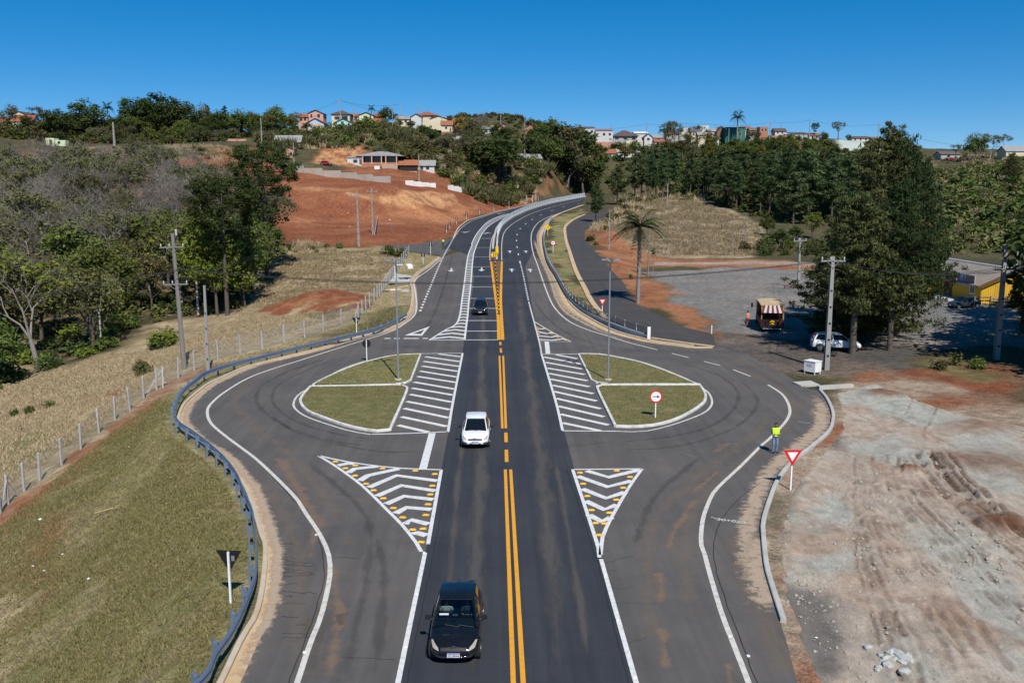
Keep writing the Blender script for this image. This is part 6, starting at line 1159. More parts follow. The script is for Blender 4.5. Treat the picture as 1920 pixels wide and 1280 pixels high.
def cable(name, a, b, sag, label, n=1, dz=.0, sep=.5, r_=.019, group=None):
    a, b = Vector(a), Vector(b); r = thing(name, label, 'cable', a, 0, group); d = (b - a); nn = Vector((-d.y, d.x, 0)).normalized()
    for k in range(n):
        o = nn * (k - (n - 1) / 2) * sep + Vector((0, 0, dz * k)); MB().tube([d * t + o - Vector((0, 0, sag * 4 * t * (1 - t))) for t in np.linspace(0, 1, 13)], r_, 3).build('wire', M_WIRE, r)
tp = lambda i, d=.3: Vector((hp[i][1].x, hp[i][1].y, hp[i][1].z + hp[i][2] - d))
A1 = Vector((q1.x - .9, q1.y, q1.z + h1 - 4.4)); A2 = Vector((q2.x, q2.y - .1, q2.z + h2 - .3))
cable('power_line', Vector((q1.x, q1.y, q1.z + h1 - 3.2)), A2, 1.6, 'bundle of cables crossing the road between the left and right poles', 3, 0, .55); cable('power_line', A1, Vector((q5.x, q5.y, q5.z + h5 - 1.)), 2., 'cables running from the wooden pole to the red earthworks pole', 2, 0, .8)
cable('power_line', Vector((q1.x, q1.y, q1.z + h1 - 3.3)), Vector((-75, 35, 5)), 1.5, 'cables running left from the leaning wooden pole', 3, 0, .6); cable('power_line', A2, Vector((q3.x, q3.y, q3.z + h3 - 2.)), .8, 'cables between the two poles in front of the big conifers', 3, 0, .6)
B1 = Vector(at_dist(1790, 488, 122)); cable('power_line', A2, B1, .9, 'row of cables running from the cabinet pole towards the yellow bar', 4, -.12, .5); cable('power_line', Vector((q3.x, q3.y, q3.z + h3 - 2.2)), B1, .8, 'cables dipping from the dark right pole to the bar roof', 2, -.1, .4)
cable('power_line', A2, Vector((q4.x, q4.y, q4.z + h4 - .4)), 1., 'cables from the cabinet pole to the car park pole', 2, 0, .7); cable('power_line', Vector((q6.x, q6.y, q6.z + h6 - .9)), Vector((q5.x, q5.y, q5.z + h5 - 1.)), .2, 'short cables between the two earthworks poles', 3, 0, .6)
cable('power_line', Vector((q3.x, q3.y, q3.z + h3 - 2.)), Vector((75, 60, 9)), .8, 'cables leaving the dark right pole', 3, 0, .6)
for i, j, s, l in ((2, 9, 5., 'long sagging cable across the middle skyline'), (9, 13, 5., 'sagging cable over the white hilltop houses'), (2, 5, 1.5, 'cable between hilltop poles above the lone round tree'), (13, 15, 1., 'cable right of the small white gable'), (15, 16, .5, 'cable in front of white hilltop boxes'), (16, 20, 1.4, 'cable over the green building'), (20, 22, 1., 'cable over the white house on the right skyline'), (22, 23, 2., 'cable towards the lone crest pole')): cable('power_line', tp(i), tp(j), s, l, 1, 0, 0, .05)
cable('power_line', tp(23), at_dist(1885, 275, 445), 4., 'cable sagging from the crest pole to the far right', 1, 0, 0, .05); cable('power_line', at_dist(480, 212, 400), tp(2), 3., 'cable rising from the left trees to the tallest hilltop pole', 1, 0, 0, .05)
# meter boxes on the slim post
q = P(391, 698)
for i, z in enumerate((3.3, 4.4)): pass
# bus stop frame, drain, pads and litter along the left verge
a, b = P(741, 527), P(768, 526); L = (b - a).length; r = thing('bus_stop_frame', 'white curved steel shelter frame standing beside the left verge', 'bus shelter', a, math.atan2(b.y - a.y, b.x - a.x)); hh = 2.5
MB().tube([(.3, 0, .15), (L, 0, .15)], .2, 8).build('ground_beam', M_WHITE, r); MB().tube([(.25, 0, .1), (0, 0, .5), (.08, 0, hh - .25), (.25, 0, hh)], .13, 8).build('rear_post', M_WHITE, r)
MB().tube([(.25, 0, hh), (L * .6, 0, hh + .1)], .09, 8).build('roof_beam', M_WHITE, r); m = MB(); pr = [(L * .58, hh + .12), (L * .72, hh + .22), (L * .86, hh + .2), (L * .95, hh), (L, hh - .45)]
m.add([(x, y, z) for x, z in pr for y in (-.3, 1.0)], [(2 * i, 2 * i + 1, 2 * i + 3, 2 * i + 2) for i in range(4)]); m.build('roof_sheet', M_WHITE, r); MB().box((L * .52, .25, .5), (L * .62, .42, .07)).build('bench', M_BLACK, r); MB().box((L * .3, .25, .3), (.08, .3, .4)).build('bench_leg', M_STEEL, r); MB().box((L * .75, .25, .3), (.08, .3, .4)).build('bench_leg', M_STEEL, r)
w_ = GL([(728, 531), (766, 531), (772, 517), (742, 513)]); pad = sheet('concrete_pad', w_, .02, M_GREYC); st(pad)
q = P(760, 546); r = thing('drain_box', 'dark open drain box beside the sandy kerb', 'drain', q); m = MB(); m.box((0, .5, .1), (1.1, .12, .3)); m.box((0, -.5, .1), (1.1, .12, .3)); m.box((.5, 0, .1), (.12, .9, .3)); m.box((-.5, 0, .1), (.12, .9, .3)); m.build('rim', M_GREYC, r); MB().box((0, 0, .12), (.95, .95, .05)).build('pit_shade', M_BLACK, r)  # flat black plate paints in the shade of the open pit
mb = MB(); kerb(mb, GL([(722, 544), (745, 540), (765, 536)]), .35, .08); st(mb.build('concrete_channel', M_SANDC))
q = P(737, 545); r = thing('plastic_pipe', 'white plastic pipe with blue end lying on the verge', 'pipe', q, .55); MB().tube([(-1.1, 0, .1), (1.2, 0, .12)], .09, 8).build('pipe', M_WHITE, r); MB().tube([(-1.9, -.1, .1), (-1.1, 0, .1)], .1, 8).build('blue_end', mk('blue_plastic', (.06, .10, .35), .5), r)
M_LIT = mk('pale_litter', (.75, .75, .73), .7, .1, 5)
m = MB(); m.add([(-.15, -.08, .02), (.02, -.12, .05), (.17, -.02, .03), (.12, .12, .06), (-.1, .1, .03), (.0, .0, .12)], [(0, 1, 5), (1, 2, 5), (2, 3, 5), (3, 4, 5), (4, 0, 5)]); me_l = m.mesh('litter', M_LIT)
for px, py, s in [(76, 974, 1.6), (117, 1039, .8), (62, 1061, 1.), (83, 1070, 1.), (167, 1085, 1.1), (139, 1080, .6), (329, 912, .7), (242, 838, .8), (367, 849, .6), (220, 765, .7), (1649, 745, .9), (1530, 1195, .6), (44, 818, .8), (656, 425 + 0, 2.2), (653, 400, 2.6)]: q = P(px, py); o = link('litter', me_l, None, q, rnd.random() * 6); s *= .62; o.scale = (s, s, s); tag(o, 'crumpled pale scrap of litter lying on the ground', 'litter', 'scraps of litter')
q = P(209, 957); o = tag(MB().tube([(-.7, -.5, .05), (-.2, -.1, .1), (.4, .45, .08), (.6, .6, .1), (.5, .35, .05)], .025, 5).build('rope', mk('yellow_rope', (.5, .42, .16), .8), None, q), 'loop of yellowish rope lying on the embankment grass', 'rope')
# utility cabinet, slabs, stones
q = P(1523, 700); r = thing('utility_cabinet', 'white steel utility cabinet on legs beside the notched power pole', 'cabinet', q, .62); MB().box((0, 0, .62), (.85, 1.05, .85)).build('case', M_WHITE, r)
for x in (-.36, .36):
    for y in (-.46, .46): MB().box((x, y, .05), (.07, .07, .4)).build('leg', M_WHITE, r)
MB().box((0, 0, 1.06), (.92, 1.12, .05)).build('lid', M_WHITE, r); MB().box((-.428, .05, .72), (.006, .5, .22)).build('faded_print', mk('faded_red_print', (.55, .42, .46), .6), r)
q = P(1511, 722); r = tag(MB().box((0, 0, .1), (1.6, 1.2, .14)).build('concrete_slab', M_GREYC, None, q, .25), 'square grey concrete slab covering the drain by the cabinet', 'slab'); r.rotation_euler.x = .04
q = P(1566, 728); tag(MB().box((0, 0, .12), (2.9, .35, .3)).build('concrete_beam', M_GREYC, None, q, .22), 'pale concrete gutter beam lying from the slab into the yard', 'beam')
M_ROCK = mk('pale_rock', (.46, .46, .43), .9, .2, 4, bumpd=.03); M_ROCK2 = mk('brown_rock', (.33, .2, .14), .9, .2, 4, bumpd=.03)
def rock_me(seed, mat):
    bm = bmesh.new(); bmesh.ops.create_icosphere(bm, subdivisions=1, radius=1); g = random.Random(seed)
    for v in bm.verts: v.co *= .75 + .5 * g.random(); v.co.z *= .7
    me = bpy.data.meshes.new('stone'); bm.to_mesh(me); bm.free(); me.materials.append(mat); return me
RK = [rock_me(i, M_ROCK) for i in range(4)] + [rock_me(9, M_ROCK2)]
for px, py, s in [(1670, 1226, .2), (1676, 1232, .16), (1684, 1228, .22), (1694, 1238, .26), (1699, 1233, .18), (1661, 1236, .16), (1652, 1230, .12), (1663, 1247, .17), (1667, 1251, .14), (1648, 1252, .12), (1690, 1243, .16), (1706, 1241, .15), (1696, 1262, .2), (1628, 1216, .16), (1663, 1235, .14), (1679, 1238, .14), (1645, 1257, .1), (1656, 1240, .1), (1673, 1240, .12)]:
    q = P(px, py); k = 4 if (px, py) in ((1663, 1235),) else rnd.randrange(4); o = link('stone', RK[k], None, (q.x, q.y, q.z + s * .3), rnd.random() * 6); o.scale = (s * 1.2, s, s); tag(o, 'reddish brick lump in the middle of the stone heap' if k == 4 else 'pale broken stone in the heap at the lower right', 'stone', None if k == 4 else 'stones of the rubble heap')
g = np.random.default_rng(77); Yp = np.array(YARD_POLY); lo, hi = Yp.min(0), Yp.max(0); q = g.random((22000, 2)) * (hi - lo) + lo; q = q[(poly_dist(q[:, 0], q[:, 1], Yp) < -.4) & (g.random(len(q)) < .15 + .85 * sstep(fbm(q[:, 0], q[:, 1], 3, 3, 9), .45, .7))]; n = len(q)
s = .03 + .10 * g.random(n) ** 4; z = T(q[:, 0], q[:, 1], False); d = rot_rand(g, n * 4).reshape(n, 4, 3); d[:, :, 2] = np.abs(d[:, :, 2]) * .7; V = np.stack([q[:, 0], q[:, 1], z + .01], 1)[:, None] + np.array([[1, 0, 0], [-.5, .87, 0], [-.5, -.87, 0], [0, 0, .8]])[None] * s[:, None, None] * (.6 + .7 * g.random((n, 4, 1)))
F = (np.arange(n)[:, None, None] * 4 + np.array([[0, 1, 3], [1, 2, 3], [2, 0, 3]])[None]).reshape(-1, 3); tag(link('gravel', fast_mesh('gravel', V.reshape(-1, 3), F, mk('yard_pebbles', (.34, .30, .25), .9, .5, .8, obj=False))), 'scattered small stones over the rock dust yard', 'gravel', None, 'stuff')
# survey writing on the hard shoulder
def text_mesh(txt, size, mat, name='lettering', extrude=.0, bold=0.):
    cu = bpy.data.curves.new(name, 'FONT'); cu.body = txt; cu.size = size; cu.align_x = 'CENTER'; cu.align_y = 'CENTER'; cu.extrude = extrude; cu.offset = bold; o = bpy.data.objects.new(name, cu); COL.objects.link(o); bpy.context.view_layer.update()
    me = bpy.data.meshes.new_from_object(o.evaluated_get(bpy.context.evaluated_depsgraph_get())); bpy.data.objects.remove(o); me.materials.clear(); me.materials.append(mat); return me
M_CHALK = paint('chalk_paint', (.55, .52, .50), .5)
a, b = G(1351, 974), G(1390, 979); o = link('painted_number', text_mesh('30+020', .42, M_CHALK, bold=.012), None, ((a[0] + b[0]) / 2, (a[1] + b[1]) / 2, .013), math.atan2(b[1] - a[1], b[0] - a[0])); st(o)
mb = MB()
for pts in [[(1333, 969), (1337, 972), (1345, 973)], c(4, (215, 360), (260, 368), (325, 376))]: ribbon(mb, GL(pts), .06, .013)
st(mb.build('survey_marks', M_CHALK))
# advertising post, sticks on the red earth
q = P(705, 440); r = thing('feather_banner', 'dark pointed banner leaning beside the red earth pole', 'banner', q); MB().add([(-.35, 0, 0), (.15, 0, 0), (.55, .05, 3.2), (.5, .05, 4.3), (.15, .05, 3.4)], [(0, 1, 2, 3, 4)]).build('cloth', mk('navy_cloth', (.035, .035, .06), .8), r); MB().tube([(-.38, 0, 0), (.5, .05, 4.4)], .04, 5).build('pole', M_WHITE, r)
q = P(737, 438); r = thing('thin_post', 'thin leaning dark post with white tip on the red earth', 'post', q); MB().tube([(0, 0, -.2), (-.7, 0, 3.1)], .05, 5).build('stick', M_WOODP, r); MB().tube([(-.7, 0, 3.05), (-.75, 0, 3.3)], .12, 6).build('tip', M_WHITE, r)
for px, py, l in [(577, 462, 'thin stake at the foot of the red bank left'), (716, 468, 'brown stake beside the side road'), (747, 470, 'brown stake near the end of the wire fence')]: q = P(px, py); tag(MB().tube([(0, 0, -.2), (0, 0, 1.9)], .05, 5).build('stake', M_WOODP, None, q), l, 'stake')
q = P(1480, 541); r = thing('bench', 'small reddish wooden bench beside the car park pole', 'bench', q); MB().box((0, 0, .5), (1.6, .4, .07)).build('seat', mk('red_wood', (.25, .09, .05), .8), r)
for s in (-.65, .65): MB().box((s, 0, .22), (.1, .35, .5)).build('leg', mk('red_wood', (.25, .09, .05)), r)
q = P(1334, 626); tag(MB().tube([(0, 0, -.2), (0, 0, .9)], .06, 6).build('marker_stake', M_WHITE, None, q), 'short white stake at the corner of the frontage road', 'stake')
# walls of the lots on the hillside
def lot_wall(pts, h, mat, label):
    q = [np.array(P(p[0], p[1] + 2)) for p in pts]; r = thing('lot_wall', label, 'wall', (float(q[0][0]), float(q[0][1]), 0)); o = r.location
    for a, b in zip(q[:-1], q[1:]):
        L = np.linalg.norm((b - a)[:2]); an = math.atan2(b[1] - a[1], b[0] - a[0]); n = max(1, int(round(L / 3.))) if len(pts) < 4 else max(1, int(round(L / 6)))
        for k in range(n):
            u = a + (b - a) * (k + .5) / n; z = u[2]; MB().box((0, 0, 0), (L / n - .02, .2, h + 2.), an).build('panel', mat, r, (u[0] - o.x, u[1] - o.y, z + h / 2 - 1.))
    return r
M_PREC = mk('precast_wall', (.36, .33, .29), .9, .15, .6, dirt=(.3, .17, .1), dirt_amt=.6, obj=False); M_WWALL = mk('whitewash', (.74, .73, .70), .85, .06, .7, dirt=(.5, .36, .26), dirt_amt=.35, obj=False)
lot_wall([(512, 313, 312), (570, 322, 311), (640, 331, 309), (700, 338, 308), (733, 341, 307)], 1.9, M_PREC, 'long grey panel wall above the red earthworks'); lot_wall([(760, 344, 311), (790, 348, 313), (817, 350, 317)], 1.5, M_WWALL, 'left white wall below the orange roofed house'); lot_wall([(840, 353, 322), (880, 360, 335), (911, 366, 346)], 1.6, M_WWALL, 'right white wall above the cut bank')
# ------------------------------------------------------------------ houses
def roof_mat(name, col, pitch=.0): return mk(name, col, .85, .22, 1.2, dirt=[v * .55 for v in col], dirt_amt=.5)
RC = dict(tile=roof_mat('red_tile', (.30, .105, .06)), otile=roof_mat('orange_tile', (.33, .12, .06)), dtile=roof_mat('dark_tile', (.115, .075, .065)), fib=roof_mat('fibre_cement', (.30, .29, .285)), dfib=roof_mat('dark_fibre_cement', (.12, .10, .095)), wht=roof_mat('white_sheet_roof', (.66, .66, .65)), brown=roof_mat('brown_roof', (.20, .13, .10)))
def wallm(n, col): return mk('wall_' + n, col, .9, .07, 1., dirt=[v * .6 for v in col], dirt_amt=.3)
WC = dict(pink=wallm('pink', (.62, .33, .25)), white=wallm('white', (.57, .56, .54)), cream=wallm('cream', (.66, .58, .42)), blue=wallm('pale_blue', (.45, .52, .60)), mint=wallm('mint', (.42, .66, .60)), lime=wallm('pale_lime', (.60, .66, .42)), brick=wallm('brick', (.40, .185, .115)), pbrick=wallm('pale_brick', (.50, .27, .19)), grey=wallm('grey', (.40, .38, .37)), turq=wallm('turquoise', (.32, .62, .62)), green=wallm('green_paint', (.035, .16, .13)), wood=wallm('brown_boards', (.20, .12, .085)), peach=wallm('peach', (.66, .40, .28)), dark=wallm('interior_shade', (.03, .026, .024)), stone=wallm('rough_stone', (.42, .32, .24)))  # near-black wall tone paints in the shade of porches and open shed
M_PANE = mk('window_pane', (.03, .035, .045), .12, .2, 2, spec=.5); M_FRAME = mk('window_frame', (.5, .48, .45), .6)
def house(L, Rr, ridge, eave, base, Y, label, wall, roof, rtype='side', depth=7., wins=(), over=.45, rz=0., name='house', deep=3.5, extra=None, door=None, base_m=None):
    """facade facing the road: L, Rr, ridge, eave, base are photograph columns and rows at distance Y"""
    if Y is None: Y = P((L + Rr) / 2, base).y
    a, b = at_dist(L, base, Y), at_dist(Rr, base, Y); w_ = float(b[0] - a[0]); z0 = float(a[2]); he = float(at_dist(L, eave, Y)[2]) - z0; hr = float(at_dist(L, ridge, Y + (0 if rtype == 'gable' else depth / 2))[2]) - z0
    hr = max(hr, he + .25); r = thing(name, label, 'house' if name == 'house' else name.replace('_', ' '), (float(a[0] + w_ / 2), Y, z0), rz); x = w_ / 2; W_ = WC[wall]; Rf = RC[roof] if roof else None; m = MB()
    if rtype == 'gable': m.prism([(-x, -deep), (x, -deep), (x, he), (0, hr - .1), (-x, he)], 0, depth, 'y')
    elif rtype == 'side': m.prism([(0, -deep), (depth, -deep), (depth, he), (depth / 2, hr - .1), (0, he)], -x, x, 'x')
    else: m.box((0, depth / 2, (he - deep) / 2), (w_, depth, he + deep))
    m.build('wall', W_, r); t = .14; m = MB()
    if rtype == 'gable':
        for s in (-1, 1): xo = x + over; ze = he - (hr - he) * over / x; m.prism([(s * xo, ze), (0, hr), (0, hr + t), (s * xo, ze + t)], -over, depth + over, 'y')
    elif rtype == 'side':
        d2 = depth / 2
        for s in (-1, 1): yo = d2 + over; ze = he - (hr - he) * over / d2; m.prism([(d2 + s * yo, ze), (d2, hr), (d2, hr + t), (d2 + s * yo, ze + t)], -x - over, x + over, 'x')
    elif rtype == 'hip':
        X, D = x + over, depth / 2 + over; rx = max(X - D, .2); vs = [(-X, -over, he), (X, -over, he), (X, depth + over, he), (-X, depth + over, he), (-rx, depth / 2, hr), (rx, depth / 2, hr)]; vs += [(p, q, z + t) for p, q, z in vs]
        m.add(vs, [(0, 1, 2, 3), (6, 7, 11, 10), (7, 8, 11), (8, 9, 10, 11), (9, 6, 10), (0, 1, 7, 6), (1, 2, 8, 7), (2, 3, 9, 8), (3, 0, 6, 9)])
    elif rtype == 'shed': m.prism([(-over, he), (depth + over, hr), (depth + over, hr + t), (-over, he + t)], -x - over, x + over, 'x')
    if Rf: ro = m.build('roof', Rf, r)
    for (fx, fz, ww, wh) in wins:
        cx, cz = -x + fx * w_, fz * he; f = MB()
        for s in (-1, 1): f.box((cx + s * (ww / 2 + .03), -.02, cz), (.07, .1, wh + .14)); f.box((cx, -.02, cz + s * (wh / 2 + .035)), (ww, .1, .07))
        fo_ = f.build('window', M_FRAME, r); MB().box((cx, -.008, cz), (ww, .04, wh)).build('pane', M_PANE, fo_)
    if door: MB().box((-x + door[0] * w_, -.015, door[2] / 2), (door[1], .06, door[2])).build('door', mk('house_door', (.12, .085, .06), .7), r)
    if base_m: MB().box((0, -.06, -base_m[1] / 2), (w_ * 1.0, .2, base_m[1])).build('retaining_base', WC[base_m[0]], r)
    if extra: extra(r, w_, he, depth)
    return r
Wn = [(.25, .55, 1.2, 1.2), (.72, .55, 1.2, 1.2)]
house(578.6, 606, 206.4, 212.4, 225, 402, 'pink gabled house with two dark windows on the hilltop', 'pink', 'dtile', 'gable', 8, [(.2, .6, .8, 1.4), (.7, .6, 1.1, 1.5)])
def stripe(r, w_, he, d): MB().box((0, -.05, he * .6), (w_, .06, he * .28)).build('painted_band', WC['pink'], r)
house(575, 608, 222, 231, 243.5, 386, 'pale blue gabled house with a pink band below the pink house', 'blue', 'dtile', 'gable', 7, [(.7, .62, .7, .9)], extra=stripe, base_m=('pbrick', 2.2))
house(622, 656, 208, 214.6, 229, 406, 'cream house with dark hip roof and shaded porch', 'cream', 'dtile', 'hip', 8, [(.3, .55, 2.2, 1.1), (.72, .5, 2.6, 1.7)], .6)
def teal(r, w_, he, d): MB().box((-.3, -.05, he * .62), (1.1, .06, he * 1.15)).build('painted_band', WC['green'], r)
house(627, 661, 222.8, 230, 241.4, 385, 'mint green gabled house with a dark green centre stripe', 'mint', 'dtile', 'gable', 7, [(.3, .5, .9, 1.3), (.8, .52, .6, 1.1)], extra=teal, base_m=('pbrick', 2.4))
house(673, 700, 210.8, 216, 224, 401, 'pale lime gabled house with green window behind shrubs', 'lime', 'dtile', 'gable', 7, [(.45, .5, 1.6, 1.2)], door=(.8, .8, 1.7)); house(686, 718, 223, 231.5, 239, 384, 'white house with red roof and blue window', 'white', 'tile', 'side', 7, [(.8, .55, 1.4, .9)], base_m=('pbrick', 2.))
house(701, 715, 214, 218, 228, 404, 'small brick house with dark roof right of the lime gable', 'brick', 'tile', 'side', 6, [(.5, .55, 1., 1.)]); house(770.6, 790.3, 213.5, 219, 229, 402, 'small white gable between hillside trees', 'white', 'dtile', 'gable', 6)
house(779, 818.7, 209.7, 216.5, 224, 421, 'wide house with red hip roof on the skyline', 'cream', 'tile', 'hip', 9, [(.8, .5, 1.2, 1.)], .7); house(807, 838.4, 217.3, 222.5, 229, 406, 'cream gabled house below the red hip roof', 'cream', 'tile', 'gable', 7, ())
house(827.5, 847.7, 227, 234, 247, 380, 'cream house with red tile roof and dark window on the bank', 'cream', 'otile', 'side', 6, [(.45, .55, .9, .8)], door=(.85, .6, 1.6), base_m=('brick', 2.)); house(840, 881, 255.6, 261.5, 271, None, 'long brown hut with grey sheet roof among bushes', 'wood', 'fib', 'side', 5, [(.6, .5, 1., .7)])
def porch(r, w_, he, d):
    for k, fx in enumerate((.03, .28, .55, .67, .97)): MB().box((-w_ / 2 + fx * w_, -2.2, he * .45), (.35, .35, he * 1.02)).build('column', WC['peach'], r)
    for fx, ww in ((.155, 2.9), (.415, 2.9), (.82, 3.8)): MB().box((-w_ / 2 + fx * w_, -.03, he * .58), (ww, .05, he * .7)).build('opening', M_PANE, r)  # flat dark panels paint in the shaded porch openings
    MB().box((0, -1.2, .0), (w_, 2.8, .2)).build('porch_floor', WC['pbrick'], r); MB().box((0, -2.25, .42), (w_, .12, .6)).build('porch_rail', WC['brick'], r); MB().box((-w_ * .22, -2.45, -.45), (w_ * .56, .3, .9)).build('terrace_wall', WC['brick'], r); MB().box((w_ * .28, -2.5, -1.3), (w_ * .44, .3, 2.6)).build('stone_wall', WC['stone'], r)
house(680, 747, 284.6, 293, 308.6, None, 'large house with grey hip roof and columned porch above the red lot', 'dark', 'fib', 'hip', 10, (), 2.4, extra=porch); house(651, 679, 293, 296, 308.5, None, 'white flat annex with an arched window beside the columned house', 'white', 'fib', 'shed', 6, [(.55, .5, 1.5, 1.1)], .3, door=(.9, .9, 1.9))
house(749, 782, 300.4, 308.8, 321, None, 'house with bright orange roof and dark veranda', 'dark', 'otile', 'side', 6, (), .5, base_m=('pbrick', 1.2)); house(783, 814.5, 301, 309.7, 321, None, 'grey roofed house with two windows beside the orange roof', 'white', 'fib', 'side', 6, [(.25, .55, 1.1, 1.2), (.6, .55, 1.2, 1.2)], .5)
house(817, 836, 306, 307, 321, None, 'unfinished brown brick frame at the end of the row', 'wood', None, 'flat', 4, [(.3, .5, 1., 1.2), (.75, .5, 1., 1.2)]); house(515, 563, 254.5, 265.5, 277, 350, 'long grey shed with pale sheet roof on the left bank', 'grey', 'fib', 'side', 6, [(.85, .5, 1., 1.)])
house(516, 551, 271.5, 279.5, 296, 334, 'pink brick hut with dark gable and blue window', 'pbrick', 'dtile', 'gable', 6, [(.3, .55, .9, .9), (.85, .5, .9, .9)]); house(973, 1016, 289.5, 296.5, 306.5, None, 'red brick hut with grey roof on the middle slope', 'brick', 'fib', 'side', 6, [(.9, .5, 1., 1.2)], rz=.25); house(985, 1005, 233, 238.5, 246, 432, 'brown gable on the middle skyline', 'brick', 'dtile', 'gable', 7, ()); house(930, 948, 229, 234, 241, 430, 'small reddish gable behind the yellow skyline trees', 'pink', 'dtile', 'gable', 7, ())
def stilts(r, w_, he, d):
    for fx in (.05, .6, .95): MB().box((-w_ / 2 + fx * w_, .15, -1.2), (.35, .35, 2.5)).build('stilt', WC['white'], r)
house(1089, 1115, 237, 240.5, 254, 482, 'white flat fronted house raised on stilts', 'white', 'dfib', 'shed', 8, [(.35, .55, 1., 1.1), (.8, .55, 1.3, 1.2)], .25, deep=.2, extra=stilts); house(1117, 1149, 242.4, 245.7, 266, 478, 'white two storey house with dark windows on the right hilltop', 'white', 'tile', 'shed', 8, [(.13, .75, .7, .7), (.48, .7, 1.2, 1.3), (.82, .7, 1.2, 1.2), (.85, .25, .9, .7)], .2, base_m=('pbrick', 3.))
house(1150, 1195, 245, 255.5, 264, 492, 'wide house with dark brown hip roof on the hilltop', 'grey', 'dtile', 'hip', 11, [(.15, .5, 2., 1.), (.5, .5, 2., 1.2), (.85, .5, 2., 1.2)], .9); house(1190, 1214, 247.5, 250, 262, 515, 'white roofed shed behind the small white gable', 'white', 'wht', 'side', 8, ()); house(1208, 1223, 251, 257, 266, 488, 'small white gabled house with one square window', 'white', 'dfib', 'gable', 8, [(.5, .55, 1.3, 1.2)])
house(1224, 1246, 253, 258, 266, 495, 'low house with grey roof beside the small white gable', 'pink', 'fib', 'side', 6, [(.5, .5, 1., 1.)]); house(1174, 1205, 263.2, 263.6, 273, 482, 'pale retaining wall below the hilltop houses', 'cream', None, 'flat', .6, (), name='retaining_wall'); house(1127, 1156, 280, 287, 298, 468, 'turquoise house with red brown roof on the slope', 'turq', 'tile', 'side', 6, [(.22, .65, .9, 1.), (.6, .55, 1., 1.2)], door=(.8, .9, 2.))
house(1157, 1199, 279.4, 285, 297, 468, 'long white house with grey roof beside the turquoise house', 'white', 'fib', 'side', 6, [(.2, .5, 1., 1.), (.45, .5, 1., 1.), (.9, .5, .9, 1.2)]); house(1274, 1295, 239, 240, 252, 522, 'white box building left of the feathery tree', 'white', None, 'flat', 9, ()); house(1312, 1329, 235, 235.5, 250, 532, 'tall white box building on the right skyline', 'white', None, 'flat', 9, [(.5, .7, 1., .8)]); house(1309, 1326, 248, 253, 264, 503, 'small pink and yellow house among hilltop trees', 'cream', 'fib', 'side', 6, [(.2, .5, 1., 1.), (.6, .5, 1., 1.)])
house(1250, 1272, 247, 252, 262, 520, 'grey house behind the brown leafless skyline tree', 'grey', 'dtile', 'side', 7, [(.5, .5, 1., 1.)]); house(1328, 1345, 242, 246, 256, 515, 'white house with grey roof left of the dark gable', 'white', 'fib', 'side', 6, [(.3, .5, 1., 1.), (.75, .5, 1., 1.)]); house(1344, 1361, 237, 246, 252, 512, 'house with a dark brown gable beside the green building', 'wood', 'dtile', 'gable', 8, [(.4, .4, 1.2, .8)]); house(1360, 1397, 238, 239, 258, 506, 'dark green building with flat roof under the hilltop palm', 'green', 'dfib', 'shed', 9, [(.3, .4, 1.4, 1.2), (.75, .35, 1.6, 1.8)], .5)
house(1392, 1408, 237, 242, 252, 520, 'house with brown roof right of the green building', 'cream', 'brown', 'side', 7, [(.5, .5, 1., 1.)]); house(1424, 1440, 236, 238, 256, 512, 'unfinished red brick house on the right skyline', 'brick', None, 'flat', 8, [(.3, .7, 1., 1.2), (.7, .7, 1., 1.2)]); house(1453, 1474, 241, 246, 254, 517, 'white house with dark roof and two windows on the right skyline', 'white', 'dtile', 'side', 7, [(.25, .6, .8, 1.), (.65, .6, .8, 1.)]); house(1446, 1479, 254, 254.3, 262, 513, 'low red brick wall below the white skyline house', 'brick', None, 'flat', .5, (), name='brick_wall'); house(1482, 1514, 247.5, 251, 259, 515, 'grey board shed on the right skyline', 'grey', 'dfib', 'shed', 8, [(.5, .5, 1., .9)])
house(1377, 1405, 279, 282, 291, 478, 'open shed with pale roof on the green slope', 'dark', 'fib', 'shed', 5, (), .5); house(1597, 1630, 256, 259, 264, 548, 'low white house above the pale rock face', 'white', 'dtile', 'side', 7, [(.2, .5, 1., 1.), (.5, .5, 1., 1.), (.8, .5, 1., 1.)]); house(1634, 1653, 257, 259.5, 264, 546, 'second low house above the pale rock face', 'grey', 'brown', 'side', 7, [(.5, .5, 1., 1.)]); house(1886, 1925, 274, 283, 294, 440, 'cream shed with sloping roof at the right photo edge', 'cream', 'fib', 'side', 8, [(.4, .5, 1.2, 1.)]); house(1764, 1800, 284, 289, 297, 480, 'blue grey roofed stand behind trees on the far right', 'grey', 'dfib', 'side', 7, [(.4, .5, 1.5, 1.)])
